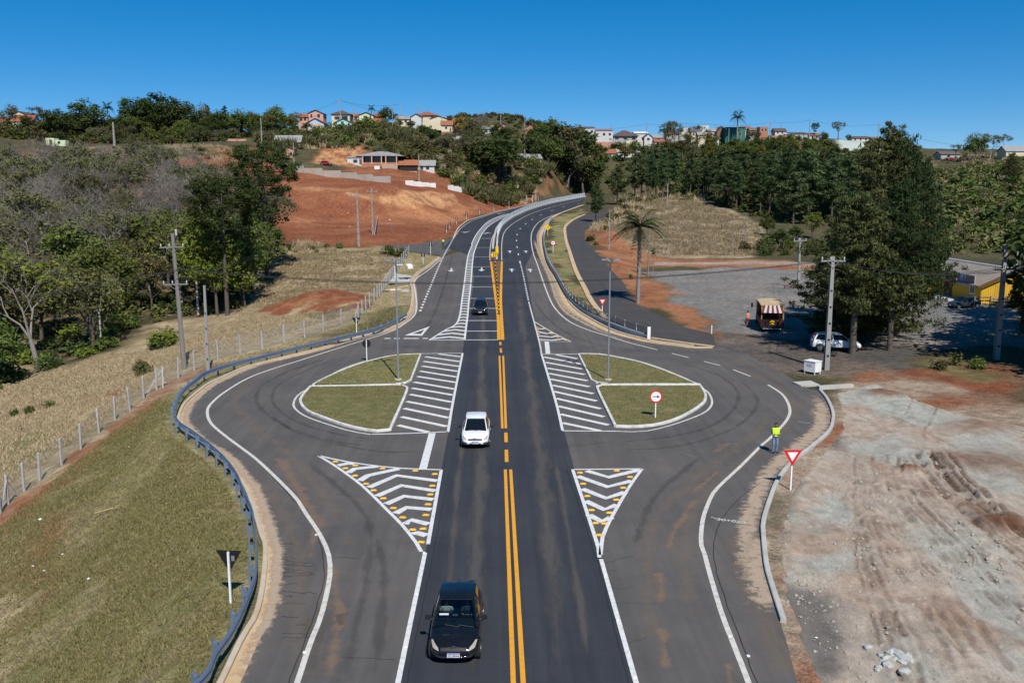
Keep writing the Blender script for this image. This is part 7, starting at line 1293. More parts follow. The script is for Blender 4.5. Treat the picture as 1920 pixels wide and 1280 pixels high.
house(22, 60, 216.5, 227, 243, 412, 'house with wide red roof at the far left of the ridge', 'white', 'tile', 'side', 8, [(.75, .55, 1., 1.)]); house(22, 52, 209, 216, 226, 426, 'white gable rising behind the far left red roof', 'cream', 'dtile', 'gable', 8, ()); house(-14, 8, 220, 228, 242, 410, 'red roof cut by the left photo edge', 'blue', 'tile', 'side', 8, [(.7, .5, 1., 1.)]); house(86, 102, 258, 259, 271.5, 352, 'pale green ruined hut with a dark doorway', 'lime', None, 'flat', 4, (), door=(.6, 1.1, 1.9)); house(103, 123, 262.5, 263, 271.5, 353, 'pale yellow low wall beside the green hut', 'lime', None, 'flat', 3, [(.4, .5, 1., .9)]); house(74, 94, 224, 229, 240, 420, 'pale house half hidden behind the dark spreading tree', 'white', 'fib', 'side', 7, [(.4, .5, 1., 1.)]); house(340, 380, 224, 229, 238, 425, 'white house glimpsed through the left ridge trees', 'white', 'fib', 'side', 7, [(.4, .5, 1., 1.)]); house(300, 330, 226, 231, 240, 424, 'pale house hidden behind the highest left crown', 'cream', 'tile', 'side', 7, [(.4, .5, 1., 1.)]); house(422, 462, 260, 260.5, 270, 362, 'low orange brick wall on the red bank', 'pbrick', None, 'flat', .5, (), name='brick_wall'); house(372, 384, 219, 222, 230, 428, 'small orange house showing between left ridge trees', 'peach', 'tile', 'side', 6, [(.5, .5, 1., 1.)])
for L, Rr, ri, ea, ba, Y, l, wl, rf, rt in [(655, 672, 214, 218, 228, 412, 'small peach house between the cream hip roof and the lime gable', 'peach', 'tile', 'side'), (742, 768, 218, 223, 232, 404, 'low cream house left of the white gable', 'cream', 'fib', 'side'), (850, 868, 222, 227, 236, 396, 'low pink house beside the yellow skyline tree', 'pink', 'tile', 'side'), (905, 925, 236, 241, 250, 400, 'pale house under the bare skyline tree', 'white', 'fib', 'side'), (560, 577, 214, 219, 230, 408, 'pale pink house at the left end of the hilltop row', 'pink', 'tile', 'side'), (1296, 1311, 243, 247, 258, 512, 'pale house under the feathery tree', 'cream', 'dfib', 'side'), (1406, 1424, 240, 244, 254, 516, 'low white house left of the brick house', 'white', 'brown', 'side'), (1518, 1536, 250, 254, 261, 520, 'low pale house under the skyline araucaria', 'white', 'tile', 'side'), (1330, 1348, 256, 260, 268, 498, 'small white house below the dark gable', 'white', 'fib', 'side'), (1228, 1246, 262, 266, 274, 482, 'small cream house below the grey roofed row', 'cream', 'tile', 'side')]: house(L, Rr, ri, ea, ba, Y, l, wl, rf, rt, 6, [(.3, .55, 1., 1.1), (.72, .55, 1., 1.1)])
# white board in front of the columned house
q = P(707, 318); r = thing('notice_board', 'small white notice board before the columned house', 'sign', q); MB().box((0, 0, .7), (1.9, .08, 1.2)).build('board', M_WHITE, r); MB().box((-.7, .1, -.4), (.1, .1, 2.)).build('leg', M_WOODP, r); MB().box((.7, .1, -.4), (.1, .1, 2.)).build('leg', M_WOODP, r); MB().box((0, -.045, .85), (1.1, .01, .12)).build('faded_lettering', mk('blue_print', (.3, .33, .5)), r)
# yellow roadside bar on the right
BA = P(1838, 569); BB = P(1752, 549)
def bar_building():
    r = thing('roadside_bar', 'yellow boarded roadside bar with grey corrugated roof and orange sign', 'building', tuple(BA), math.atan2(BB.y - BA.y, BB.x - BA.x) - math.pi / 2); Ln, wd, he, hr = 17., 7.6, 2.7, 4.4
    YB = mk('yellow_boards', (.62, .36, .025), .8, .12, 2, dirt=(.35, .2, .05), dirt_amt=.4); YD = mk('board_gap', (.30, .17, .02), .9); m = MB(); m.prism([(0, -.3), (wd, -.3), (wd, he), (wd / 2, hr - .1), (0, he)], 0, Ln, 'y'); m.build('wall', YD, r)
    bd = [];
    for k in range(int(wd / .3)):
        x = .15 + k * .3; zt = he + (hr - he) * (1 - abs(x - wd / 2) / (wd / 2)) - .14; b = MB().box((0, 0, zt / 2), (.275, .05, zt)).build('board', YB, r, (x, -.03, 0))
    meb = MB().box((0, 0, he / 2 - .05), (.05, .275, he - .1)).mesh('board', YB)
    for k in range(int(Ln / .3)): link('board', meb, r, (-.03, .15 + k * .3, 0))
    CG = mk('corrugated_grey', (.27, .24, .20), .95, .2, 1., spec=.05, dirt=(.17, .15, .13), dirt_amt=.6); t = .05
    for s in (0, 1):
        m = MB(); n = 70; vs = []; 
        for i in range(n + 1):
            y = -.7 + (Ln + 1.4) * i / n; wv = .045 * (i % 2)
            for u in (0, 1): xx = (-.8 + u * (wd / 2 + .8)) if s == 0 else (wd + .8 - u * (wd / 2 + .8)); zz = he - .38 + u * (hr - he + .38) + wv; vs.append((xx, y, zz))
        m.add(vs, [(2 * i, 2 * i + 1, 2 * i + 3, 2 * i + 2) for i in range(n)]); m.build('roof_sheet', CG, r, fix=False)
    m = MB(); m.tube([(wd / 2, -.7, hr + .08), (wd / 2, Ln + .7, hr + .08)], .12, 6); m.build('ridge_cap', M_WWALL, r)
    m = MB(); m.prism([(-.8, he - .45), (wd / 2, hr - .1), (wd / 2, hr - .32), (-.8, he - .67)], -.72, -.66, 'y'); m.prism([(wd + .8, he - .45), (wd / 2, hr - .1), (wd / 2, hr - .32), (wd + .8, he - .67)], -.72, -.66, 'y'); m.build('barge_board', mk('brown_trim', (.16, .07, .04), .8), r)
    for y, w2 in ((2.0, 1.2),): f = MB(); f.box((-.07, y, 1.55), (.06, w2 + .15, 1.05)); fo_ = f.build('window', M_WHITE, r); MB().box((-.1, y - .3, 1.55), (.04, .5, .85)).build('pane', M_PANE, fo_); MB().box((-.1, y + .3, 1.55), (.04, .5, .85)).build('pane', M_PANE, fo_)
    MB().box((-.07, 8.2, 1.05), (.05, 2.2, 2.1)).build('door', mk('dark_door', (.10, .05, .03), .8), r); MB().box((.08 + 2.3, -.07, 1.3), (1.3, .05, 2.3)).build('door', mk('yellow_door', (.5, .28, .02), .8), r)
    o = MB().box((-.5, 8.8, 2.75), (.1, 6.6, 1.35)).build('sign_panel', mk('orange_sign', (.46, .13, .05), .7, .1, 2), r, None); tx = link('lettering', text_mesh('BARREIRO', 1.05, mk('pale_lettering', (.62, .5, .48), .7), bold=.02), o, (-.556, 8.9, 2.75)); tx.rotation_euler = (math.pi / 2, 0, -math.pi / 2)
    ph = MB().box((-.5, 3.0, 2.75), (.1, 4.4, 1.5)).build('photo_panel', mk('photo_print', (.30, .34, .42), .6, .8, 1.6), r); 
    for yy, zz, a_, b_ in ((4.6, 2.7, .3, .8), (4.1, 2.6, .25, .6), (3.5, 2.75, .35, .9), (2.9, 2.6, .3, .7)): MB().box((-.556, yy, zz), (.006, a_, b_)).build('printed_figure', mk('dark_print', (.06, .08, .14), .6), ph)
    MB().box((-.556, 1.9, 2.8), (.006, 1.9, 1.1)).build('printed_figure', mk('brown_print', (.22, .14, .1), .6, .5, 3), ph)
    MB().box((-1.6, 6.5, .02), (3., 12., .1)).build('terrace', M_GREYC, r)
    return r
bar_building()
q = Vector((59.0, 118.5, tz(59, 118.5))); tag(MB().tube([(0, 0, 0), (0, 0, 1.0)], .32, 12).build('barrel', M_YEL, None, tuple(BA + (BB - BA).normalized() * 9.3 + Vector((-2.4, -.3, 0)))), 'yellow barrel standing by the bar wall', 'barrel')
r = thing('rail_fence', 'wooden rail fence with dark posts in front of the yellow bar', 'fence', tuple(P(1826, 578)))
for i in range(7): MB().box((i * 2.0, 0, .7), (.16, .16, 1.6)).build('post', M_WOODP, r)
for z in (.5, .95, 1.35): MB().box((6.2, .1, z), (12.6, .06, .14)).build('rail', mk('pale_rail', (.42, .28, .17), .8), r)
q = P(1750, 540); house(1552, 1610, 490, 496, 515, 150, 'red roofed pavilion half hidden behind the big conifers', 'brick', 'otile', 'side', 6, [(.3, .5, 1.2, 1.2), (.7, .5, 1.2, 1.2)])
for i, (px, py) in enumerate([(1868, 572), (1885, 574), (1902, 576), (1918, 578)]): q = P(px, py); shrub('darkbush', q.x, q.y, 1.3, 'clipped green hedge bush beside the bar fence', 'hedge bushes by the bar', 1.1, q.z)
# ------------------------------------------------------------------ vehicles
from mathutils.bvhtree import BVHTree
def car_paint(name, col, rough=.12, dirt=.18):
    m, b = new_mat(name); b.inputs['Base Color'].default_value = (*col, 1); b.inputs['Roughness'].default_value = .14; b.inputs['Specular IOR Level'].default_value = .25; b.inputs['Coat Weight'].default_value = .5; b.inputs['Coat Roughness'].default_value = rough * .5
    p = pos(m, obj=True); m.node_tree.links.new(mix(m, math_n(m, 'MULTIPLY', ramp(m, noise(m, p, 2.2, 5, .7),   .45, .75), dirt), col, (.22, .17, .13)), b.inputs['Base Color']); return m
M_GLASS = mk('car_glass', (.006, .010, .014), .04, .1, 2, spec=.28); M_SEE, _b = new_mat('clear_windshield'); _t = N(M_SEE, 'ShaderNodeBsdfTransparent'); _t.inputs[0].default_value = (.55, .68, .68, 1); _g = N(M_SEE, 'ShaderNodeBsdfGlossy'); _g.inputs['Roughness'].default_value = .03; _x = N(M_SEE, 'ShaderNodeMixShader'); _x.inputs[0].default_value = .07; M_SEE.node_tree.links.new(_t.outputs[0], _x.inputs[1]); M_SEE.node_tree.links.new(_g.outputs[0], _x.inputs[2]); M_SEE.node_tree.links.new(_x.outputs[0], M_SEE.node_tree.nodes['Material Output'].inputs[0])
M_TYRE = mk('tyre_rubber', (.02, .02, .02), .85, .2, 6); M_RIM = mk('alloy_rim', (.45, .46, .48), .35, .05, 4, metal=.8); M_TRIM = mk('black_trim', (.018, .018, .019), .55, .2, 8)
M_LAMPG = mk('lamp_glass', (.36, .33, .27), .12, .12, 9, spec=.7); M_TAIL = mk('tail_lamp', (.35, .015, .012), .25, .1, 4); M_CHROME = mk('chrome', (.6, .6, .62), .15, .05, 3, metal=1.); M_PLATE = mk('plate_white', (.75, .75, .76), .5, .03, 4); M_BLUEP = mk('plate_blue', (.03, .09, .42), .5); M_SKIN = mk('skin', (.30, .16, .10), .6, .1, 6)
def car(label, loc, rz, paint_, L=3.95, Wd=1.66, H=1.46, suv=False, black_low=False, plate_txt=None, name='parked_car', group=None, logo=False, trims='dark', detail=True, see=False):
    r = thing(name, label, 'car', loc, rz, group); hl, hw = L / 2, Wd / 2; up = .12 if suv else 0.; bz = .92 + up * 1.1
    # lower hull: y, half width, floor, edge height, crown
    stn = [(-hl, hw * .80, .42, .78 + up, .02), (-hl + .06, hw * .90, .30, .90 + up, .02), (-hl + .35, hw * .985, .24 + up, bz + .02, .02), (-hl + .95, hw, .2 + up, bz, .01), (0, hw, .2 + up, bz - .02, .01), (hl - 1.15, hw, .2 + up, bz - .04, .02), (hl - .75, hw * .985, .22 + up, bz - .10, .06), (hl - .36, hw * .93, .25 + up * .6, bz - .19, .07), (hl - .12, hw * .80, .28, bz - .31, .05), (hl - .02, hw * .64, .33, bz - .42, .02)]
    vs = []; fs = []; k = 0
    for y, w_, zb, zt, cr in stn:
        zm = zb + (zt - zb) * .45; half = [(0, zb), (w_ * .82, zb), (w_ * .97, zb + .10), (w_, zm), (w_ * .985, zt - .10), (w_ * .93, zt - .015), (w_ * .55, zt + cr * .75), (0, zt + cr)]
        ring = half + [(-a, b) for a, b in half[-2:0:-1]]; k = len(ring); vs += [(a, y, b) for a, b in ring]
    n = len(stn); fs = [(i * k + j, i * k + (j + 1) % k, (i + 1) * k + (j + 1) % k, (i + 1) * k + j) for i in range(n - 1) for j in range(k)] + [tuple(range(k))[::-1], tuple((n - 1) * k + j for j in range(k))]
    me = MB().add(vs, fs).mesh('body', paint_, True); o = link('body', me, r); sb = o.modifiers.new('smooth', 'SUBSURF'); sb.levels = 2; sb.render_levels = 2
    bpy.context.view_layer.update(); ev = bpy.data.meshes.new_from_object(o.evaluated_get(bpy.context.evaluated_depsgraph_get())); o.modifiers.clear(); o.data = ev; ev.name = 'body'
    bvh = BVHTree.FromPolygons([v.co.copy() for v in ev.vertices], [tuple(p.vertices) for p in ev.polygons])
    def decal(nm, pts, mode, mat, off=.006, par=None, rings=5, sub=4):
        dr = {'front': Vector((0, -1, 0)), 'rear': Vector((0, 1, 0)), 'left': Vector((1, 0, 0)), 'right': Vector((-1, 0, 0)), 'top': Vector((0, 0, -1))}[mode]
        def cast(a, b):
            s = {'front': (a, 9, b), 'rear': (a, -9, b), 'left': (-9, a, b), 'right': (9, a, b), 'top': (a, b, 9)}[mode]; h = bvh.ray_cast(Vector(s), dr); return h[0] - dr * off if h[0] is not None else None
        ol = []
        for (x0, z0), (x1, z1) in zip(pts, pts[1:] + pts[:1]):
            for t in range(sub): ol.append((x0 + (x1 - x0) * t / sub, z0 + (z1 - z0) * t / sub))
        cx, cz = sum(a for a, b in ol) / len(ol), sum(b for a, b in ol) / len(ol); m = MB(); V = []; last = None; nn = len(ol)
        for q in range(rings + 1):
            f = max(q / rings, .02)
            for a, b in ol: p = cast(cx + (a - cx) * f, cz + (b - cz) * f); p = p if p is not None else (last or Vector((cx, 0, cz))); last = p; V.append(p)
        m.add(V, [(q * nn + i, q * nn + (i + 1) % nn, (q + 1) * nn + (i + 1) % nn, (q + 1) * nn + i) for q in range(rings) for i in range(nn)]); return m.build(nm, mat, par or r, smooth=True)
    # cabin: glass house, roof skin, pillars
    zr = H; fb, ft, rb, rt = hl - 1.02, hl - 1.88 + (.1 if suv else 0), -hl + .10, -hl + (.55 if not suv else .42); wb, wt = hw * .93, hw * .70
    B = [(wb * .90, fb), (wb, fb - .55), (wb, -.35), (wb * .98, rb + .5), (wb * .84, rb)]; Tp = [(wt * .94, ft), (wt, ft - .35), (wt * 1.01, -.45), (wt * .98, rt + .35), (wt * .9, rt)]
    zt_ = [zr - .045, zr - .02, zr - .005, zr - .03, zr - .07]; zb_ = [bz - .07, bz - .05, bz - .03, bz, bz]
    def ring(P_, Z): return [(a, y, z) for (a, y), z in zip(P_, Z)] + [(-a, y, z) for (a, y), z in list(zip(P_, Z))[::-1]]
    rbm, rtm = ring(B, zb_), ring(Tp, zt_); nn = 10
    def quad_(i): j = (i + 1) % nn; return [Vector(rbm[i]), Vector(rbm[j]), Vector(rtm[j]), Vector(rtm[i])]
    m = MB(); m.add(rbm + rtm, [(i, (i + 1) % nn, nn + (i + 1) % nn, nn + i) for i in range(nn) if not (see and i == 9)])
    if see:
        for s in (-1, 1): q0, q1 = Vector(rbm[0]), Vector(rtm[0]); q0.x *= s; q1.x *= s; m.tube([q0, q1], .045, 5)
        q0, q1 = Vector(rtm[9]), Vector(rtm[0]); m.tube([q0, q1], .03, 5)
        for s in (-1, 1): MB().box((s * .36, -.42, 1.02), (.46, .16, .5)).box((s * .36, -.46, 1.30), (.22, .10, .14)).build('seat', M_TRIM, r)
        MB().tube([(-.36 + .18 * math.cos(t), .50 + .07 * math.sin(t), .97 + .15 * math.sin(t)) for t in np.linspace(0, 2 * math.pi, 17)], .018, 5).build('steering_wheel', M_TRIM, r); MB().box((0, .62, .90), (1.30, .35, .06)).build('dashboard', M_TRIM, r)
    m.build('cabin_pillars', paint_, r)
    def pane(nm, i0, i1, ml, mr, mb_=.06, mt=.07, par=None):
        a, b, c2, d = Vector(rbm[i0]), Vector(rbm[i1]), Vector(rtm[i1]), Vector(rtm[i0]); nrm = (b - a).cross(d - a).normalized(); 
        if nrm.dot((a + b) / 2 - Vector((0, 0, (a.z)))) < 0: nrm = -nrm
        f = lambda u, v: (a * (1 - u) + b * u) * (1 - v) + (d * (1 - u) + c2 * u) * v + nrm * .008
        return MB().add([f(ml, mb_), f(1 - mr, mb_), f(1 - mr, 1 - mt), f(ml, 1 - mt)], [(0, 1, 2, 3)]).build(nm, M_GLASS, par or r)
    ws = pane('windshield', 9, 0, .035, .035, .03, .05)
    if see: ws.data.materials[0] = M_SEE
    pane('rear_window', 4, 5, .06, .06, .1, .12)
    for a, b, e0, e1 in ((0, 1, .16, -.0), (1, 2, .0, .04), (2, 3, .05, .0), (3, 4, .0, .3)):
        pane('side_window', a, b, e0, e1, .10, .10); pane('side_window', 9 - b, 9 - a, e1, e0, .10, .10)
    # crowned roof
    V = []; gy = 9; gx = 8
    for i in range(gy + 1):
        t = i / gy; y = ft + .03 + (rt - .05 - ft) * t; w_ = np.interp(y, [q[1] for q in Tp[::-1]], [q[0] for q in Tp[::-1]]) + .015; ze = np.interp(y, [q[1] for q in Tp[::-1]], zt_[::-1])
        for j in range(gx + 1): u = -1 + 2 * j / gx; V.append((w_ * u, y, ze + .005 + .05 * (1 - u * u) * (1 - (2 * t - 1) ** 6)))
    MB().add(V, [(i * (gx + 1) + j, i * (gx + 1) + j + 1, (i + 1) * (gx + 1) + j + 1, (i + 1) * (gx + 1) + j) for i in range(gy) for j in range(gx)]).build('roof', paint_, r, smooth=True, fix=False)
    MB().tube([(0, rt + .25, zr + .0), (0, rt + .05, zr + .16)], .008, 4).build('aerial', M_TRIM, r)
    # wheels
    wr_ = .30 + up * .35
    for sy, yw in ((1, hl - .72), (-1, -hl + .68)):
        for s in (-1, 1):
            wv = MB(); wv.tube([(s * (hw - .19), yw, wr_), (s * (hw - .02), yw, wr_), (s * (hw + .005), yw, wr_)], [wr_, wr_, wr_ - .03], 22); wo = wv.build('wheel', M_TYRE, r); MB().tube([(s * (hw + .002), yw, wr_), (s * (hw + .012), yw, wr_)], wr_ * .62, 16).build('rim', M_RIM, wo)
            ar = MB(); th = np.linspace(.05, math.pi - .05, 14); ra, rb2 = wr_ * 1.08, wr_ * 1.26
            ar.add([(s * (hw + .012), yw + q * math.cos(t), wr_ + q * math.sin(t)) for t in th for q in (ra, rb2)], [(2 * i, 2 * i + 1, 2 * i + 3, 2 * i + 2) for i in range(13)]); ar.build('wheel_arch', M_TRIM, r)
    # mirrors
    for s in (-1, 1):
        m = MB(); m.tube([(s * hw * .93, fb - .38, bz + .02), (s * (hw + .06), fb - .42, bz + .07)], .025, 5); m.box((s * (hw + .10), fb - .42, bz + .09), (.19, .10, .13)); m.build('mirror', M_TRIM if not black_low else M_TRIM, r)
    # front: lamps, grille, bumper, plate, badge
    fz = bz - .30
    for s in (-1, 1):
        hlp = [(s * hw * .56, fz - .07), (s * hw * .80, fz - .02), (s * hw * .89, fz + .10), (s * hw * .82, fz + .12), (s * hw * .60, fz + .01)] if not suv else [(s * hw * .50, fz + .02), (s * hw * .92, fz + .06), (s * hw * .92, fz + .12), (s * hw * .62, fz + .09)]
        decal('headlight', hlp, 'front', M_LAMPG, .008)
        decal('tail_light', [(s * hw * .62, bz - .25), (s * hw * .88, bz - .25), (s * hw * .86, bz - .05), (s * hw * .64, bz - .05)], 'rear', M_TAIL, .008)
        if detail: decal('fog_light', [(s * hw * .55, .37), (s * hw * .80, .40), (s * hw * .82, .47), (s * hw * .6, .46)], 'front', M_TRIM, .007)
    decal('grille', [(-hw * .5, fz - .07), (hw * .5, fz - .07), (hw * .5, fz + .01), (0, fz + .035), (-hw * .5, fz + .01)], 'front', M_TRIM, .006)
    decal('air_intake', [(-hw * .45, .27), (hw * .45, .27), (hw * .38, .40), (-hw * .38, .40)], 'front', M_TRIM, .006)
    if trims == 'chrome': decal('chrome_strip', [(-hw * .86, .40), (-hw * .4, .285), (hw * .4, .285), (hw * .86, .40), (hw * .86, .42), (hw * .4, .31), (-hw * .4, .31), (-hw * .86, .42)], 'front', M_CHROME, .010, sub=6)
    h = bvh.ray_cast(Vector((0, 9, .45)), Vector((0, -1, 0)))[0]; yf = (h.y if h else hl) + .03
    pz = .445; po = MB().box((0, yf, pz), (.40, .015, .14)).build('licence_plate', M_PLATE, r); MB().box((0, yf + .0085, pz + .055), (.395, .004, .03)).build('plate_band', M_BLUEP, po)
    if plate_txt: tx = link('plate_lettering', text_mesh(plate_txt, .105, M_TRIM, bold=.002), po, (0, yf + .012, pz - .018)); tx.rotation_euler = (math.pi / 2, 0, math.pi)
    if logo:
        hz = fz + .0; h = bvh.ray_cast(Vector((0, 9, hz)), Vector((0, -1, 0)))[0]; yl = h.y + .02; m = MB(); m.tube([(.085 * math.cos(t), yl, hz + .085 * math.sin(t)) for t in np.linspace(0, 2 * math.pi, 21)], .009, 5)
        m.tube([(-.035, yl, hz + .075), (0, yl, hz + .012), (.035, yl, hz + .075)], .008, 4); m.tube([(-.07, yl, hz + .045), (-.035, yl, hz - .065), (0, yl, hz - .005), (.035, yl, hz - .065), (.07, yl, hz + .045)], .008, 4); m.build('badge', M_CHROME, r)
    if detail:
        m = MB(); a, b = (Vector(rbm[9]) + Vector((.1, .01, .035))), (Vector(rbm[0]) + Vector((-.35, .01, .035))); m.tube([a, a * .45 + b * .55 + Vector((0, -.04, .05))], .012, 4); m.tube([a * .5 + b * .5, b + Vector((0, -.04, .06))], .012, 4); m.build('wiper', M_TRIM, r)
        for s in (-1, 1): decal('door_seam', [(fb - .62, .35), (fb - .605, .35), (fb - .605, bz - .05), (fb - .62, bz - .05)], 'right' if s > 0 else 'left', M_TRIM, .003); decal('door_seam', [(-.40, .35), (-.385, .35), (-.385, bz - .05), (-.40, bz - .05)], 'right' if s > 0 else 'left', M_TRIM, .003)
        decal('sill_trim', [(-hl + 1.05, .23 + up), (hl - 1.1, .23 + up), (hl - 1.1, .30 + up), (-hl + 1.05, .30 + up)], 'left', M_TRIM, .006, sub=8); decal('sill_trim', [(-hl + 1.05, .23 + up), (hl - 1.1, .23 + up), (hl - 1.1, .30 + up), (-hl + 1.05, .30 + up)], 'right', M_TRIM, .006, sub=8)
    return r, decal, ws, (rbm, rtm)
BLK = car_paint('black_car_paint', (.006, .007, .009), dirt=.03); WHT = car_paint('white_car_paint', (.78, .79, .80)); NVY = car_paint('dark_blue_car_paint', (.008, .014, .024), dirt=.04); REDP = car_paint('red_car_paint', (.30, .012, .02)); GRYP = car_paint('dark_grey_car_paint', (.03, .035, .04), dirt=.08)
def on_road(px, py, fwd=1.95): g = G(px, py); return (float(g[0]), float(g[1]) + fwd, float(S(g[1])) + .005)
r, dec, ws, (rb_, rt_) = car('black hatchback nearest the camera with white licence plate', on_road(854, 1238, 1.5), math.pi - .02, BLK, 3.95, 1.66, 1.46, plate_txt='IZU8I44', name='moving_car', logo=True, trims='chrome', see=True); BCAR = r
MB().box((.36, .99, 1.30), (.30, .02, .05)).build('sun_visor', M_PLATE, r, (0, -.02, .03)); MB().box((.0, .92, 1.30), (.17, .03, .05)).build('rear_view_mirror', M_CHROME, r, (0, .04, 0))
r, dec, ws, _ = car('white hatchback driving past the left island', on_road(892, 836, 1.15), math.pi - .01, WHT, 4.0, 1.66, 1.47, black_low=True, plate_txt='BEK2A15', name='moving_car', logo=True)
car('dark blue SUV coming down the left lane', on_road(900.5, 592, 2.1), math.pi, NVY, 4.35, 1.80, 1.62, True, plate_txt='BCD4E56', name='moving_car')
q = P(1566, 657); car('white SUV parked in dappled shade under the conifers', (q.x, q.y, q.z + .02), -math.pi / 2 - .18, WHT, 4.4, 1.80, 1.64, True)
q = P(1806, 577); car('dark grey car parked before the yellow bar', (q.x, q.y, q.z + .02), math.pi / 2 + .25, GRYP, 4.1, 1.66, 1.42, detail=False)
q = P(612, 310); car('dark red car parked on the lot left of the columned house', (q.x, q.y, q.z + .02), -math.pi / 2, REDP, 4.2, 1.7, 1.45, detail=False); q = at_dist(1784, 294, 470); car('red car parked on the far right hilltop', (float(q[0]), 470, tz(q[0], 470)), -math.pi / 2, REDP, 4.2, 1.7, 1.45, detail=False)
# tourist truck with striped rear awning
def truck():
    q = P(1447, 623); r = thing('passenger_truck', 'open sided tourist truck with red and white striped rear awning', 'truck', q, -.2); w_, Ln, h0, h1 = 2.3, 5.3, .7, 2.75
    TAN = mk('tan_canvas', (.50, .38, .22), .9, .12, 2); DK = mk('truck_dark_red', (.045, .014, .014), .6, .2, 3); RD = mk('awning_red_shaded', (.16, .02, .02), .8); WH = mk('awning_white_shaded', (.45, .47, .50), .8)  # awning red and white darkened to hold the tree shade on the rear
    MB().box((0, Ln / 2, h0), (w_, Ln, .18)).build('floor', DK, r); m = MB(); m.add([(-w_ / 2 - .05, .35, h1), (w_ / 2 + .05, .35, h1), (w_ / 2 + .05, Ln, h1), (-w_ / 2 - .05, Ln, h1), (-w_ / 2 - .05, .35, h1 + .1), (w_ / 2 + .05, .35, h1 + .1), (w_ / 2 + .05, Ln, h1 + .1), (-w_ / 2 - .05, Ln, h1 + .1), (0, .35, h1 + .22), (0, Ln, h1 + .22)], [(0, 1, 2, 3), (0, 1, 5, 8, 4), (3, 2, 6, 9, 7), (1, 2, 6, 5), (0, 3, 7, 4), (4, 8, 9, 7), (8, 5, 6, 9)]); m.build('roof', TAN, r)
    for x in (-w_ / 2 + .06, w_ / 2 - .06):
        for y in (.08, 2.0, 3.6, Ln - .1): MB().box((x, y, (h0 + h1) / 2), (.09, .09, h1 - h0)).build('pillar', mk('post_yellow', (.45, .3, .05), .6) if y < .1 else DK, r)
    n = 9
    for k in range(n): x0, x1 = -w_ / 2 + w_ * k / n, -w_ / 2 + w_ * (k + 1) / n; sl_ = lambda x: x * .30; m = MB(); m.add([(x0 * .78, .36, h1 + .05), (x1 * .78, .36, h1 + .05), (x1 * 1.02, -.22, h1 - .68), (x0 * 1.02, -.22, h1 - .68)], [(0, 1, 2, 3)]); m.build('awning_stripe', RD if k % 2 == 0 else WH, r, fix=False)
    MB().box((0, .02, h0 + .28), (w_, .08, .75)).build('tailgate', DK, r); MB().box((0, .02, .55), (w_, .1, .25)).build('rear_bumper', M_TRIM, r); MB().box((0, -.02, .38), (w_ * .8, .04, .06)).build('reflector_strip', M_PLATE, r)
    m = MB()
    for z in (h0 + .05, h0 + .32): m.prism([(-.24, z), (0, z + .13), (.24, z), (.24, z + .12), (0, z + .25), (-.24, z + .12)], -.05, -.03, 'y')
    m.build('chevron_emblem', M_YEL, r)
    for x in (-.55, -.3, .3, .5): MB().box((x, -.03, .56), (.1, .03, .1)).build('rear_lamp', M_LAMPG, r)
    for x in (-.75, .0, .75):
        for y in (.7, 1.8, 2.9, 4.0): s = MB(); s.box((x, y, h0 + .5), (.62, .5, .12)); s.box((x, y + .25, h0 + .85), (.62, .08, .6)); s.build('seat', DK, r)
    MB().box((0, Ln + .9, 1.55), (2.2, 1.7, 2.0)).build('cab', mk('cab_cream', (.45, .38, .25), .5), r)
    for s in (-1, 1):
        MB().box((s * (w_ / 2 + .02), Ln / 2, h0 + .35), (.05, Ln, .65)).build('side_panel', DK, r); m = MB(); m.tube([(s * 1.1, Ln + 1.2, 1.9), (s * 1.55, Ln + 1.25, 2.0)], .025, 5); m.box((s * 1.6, Ln + 1.25, 2.0), (.22, .1, .5)); m.build('mirror', M_TRIM, r)
        for y in (1.3, Ln + .9): MB().tube([(s * (w_ / 2 - .32), y, .46), (s * (w_ / 2 - .02), y, .46)], .46, 18).build('wheel', M_TYRE, r)
truck()
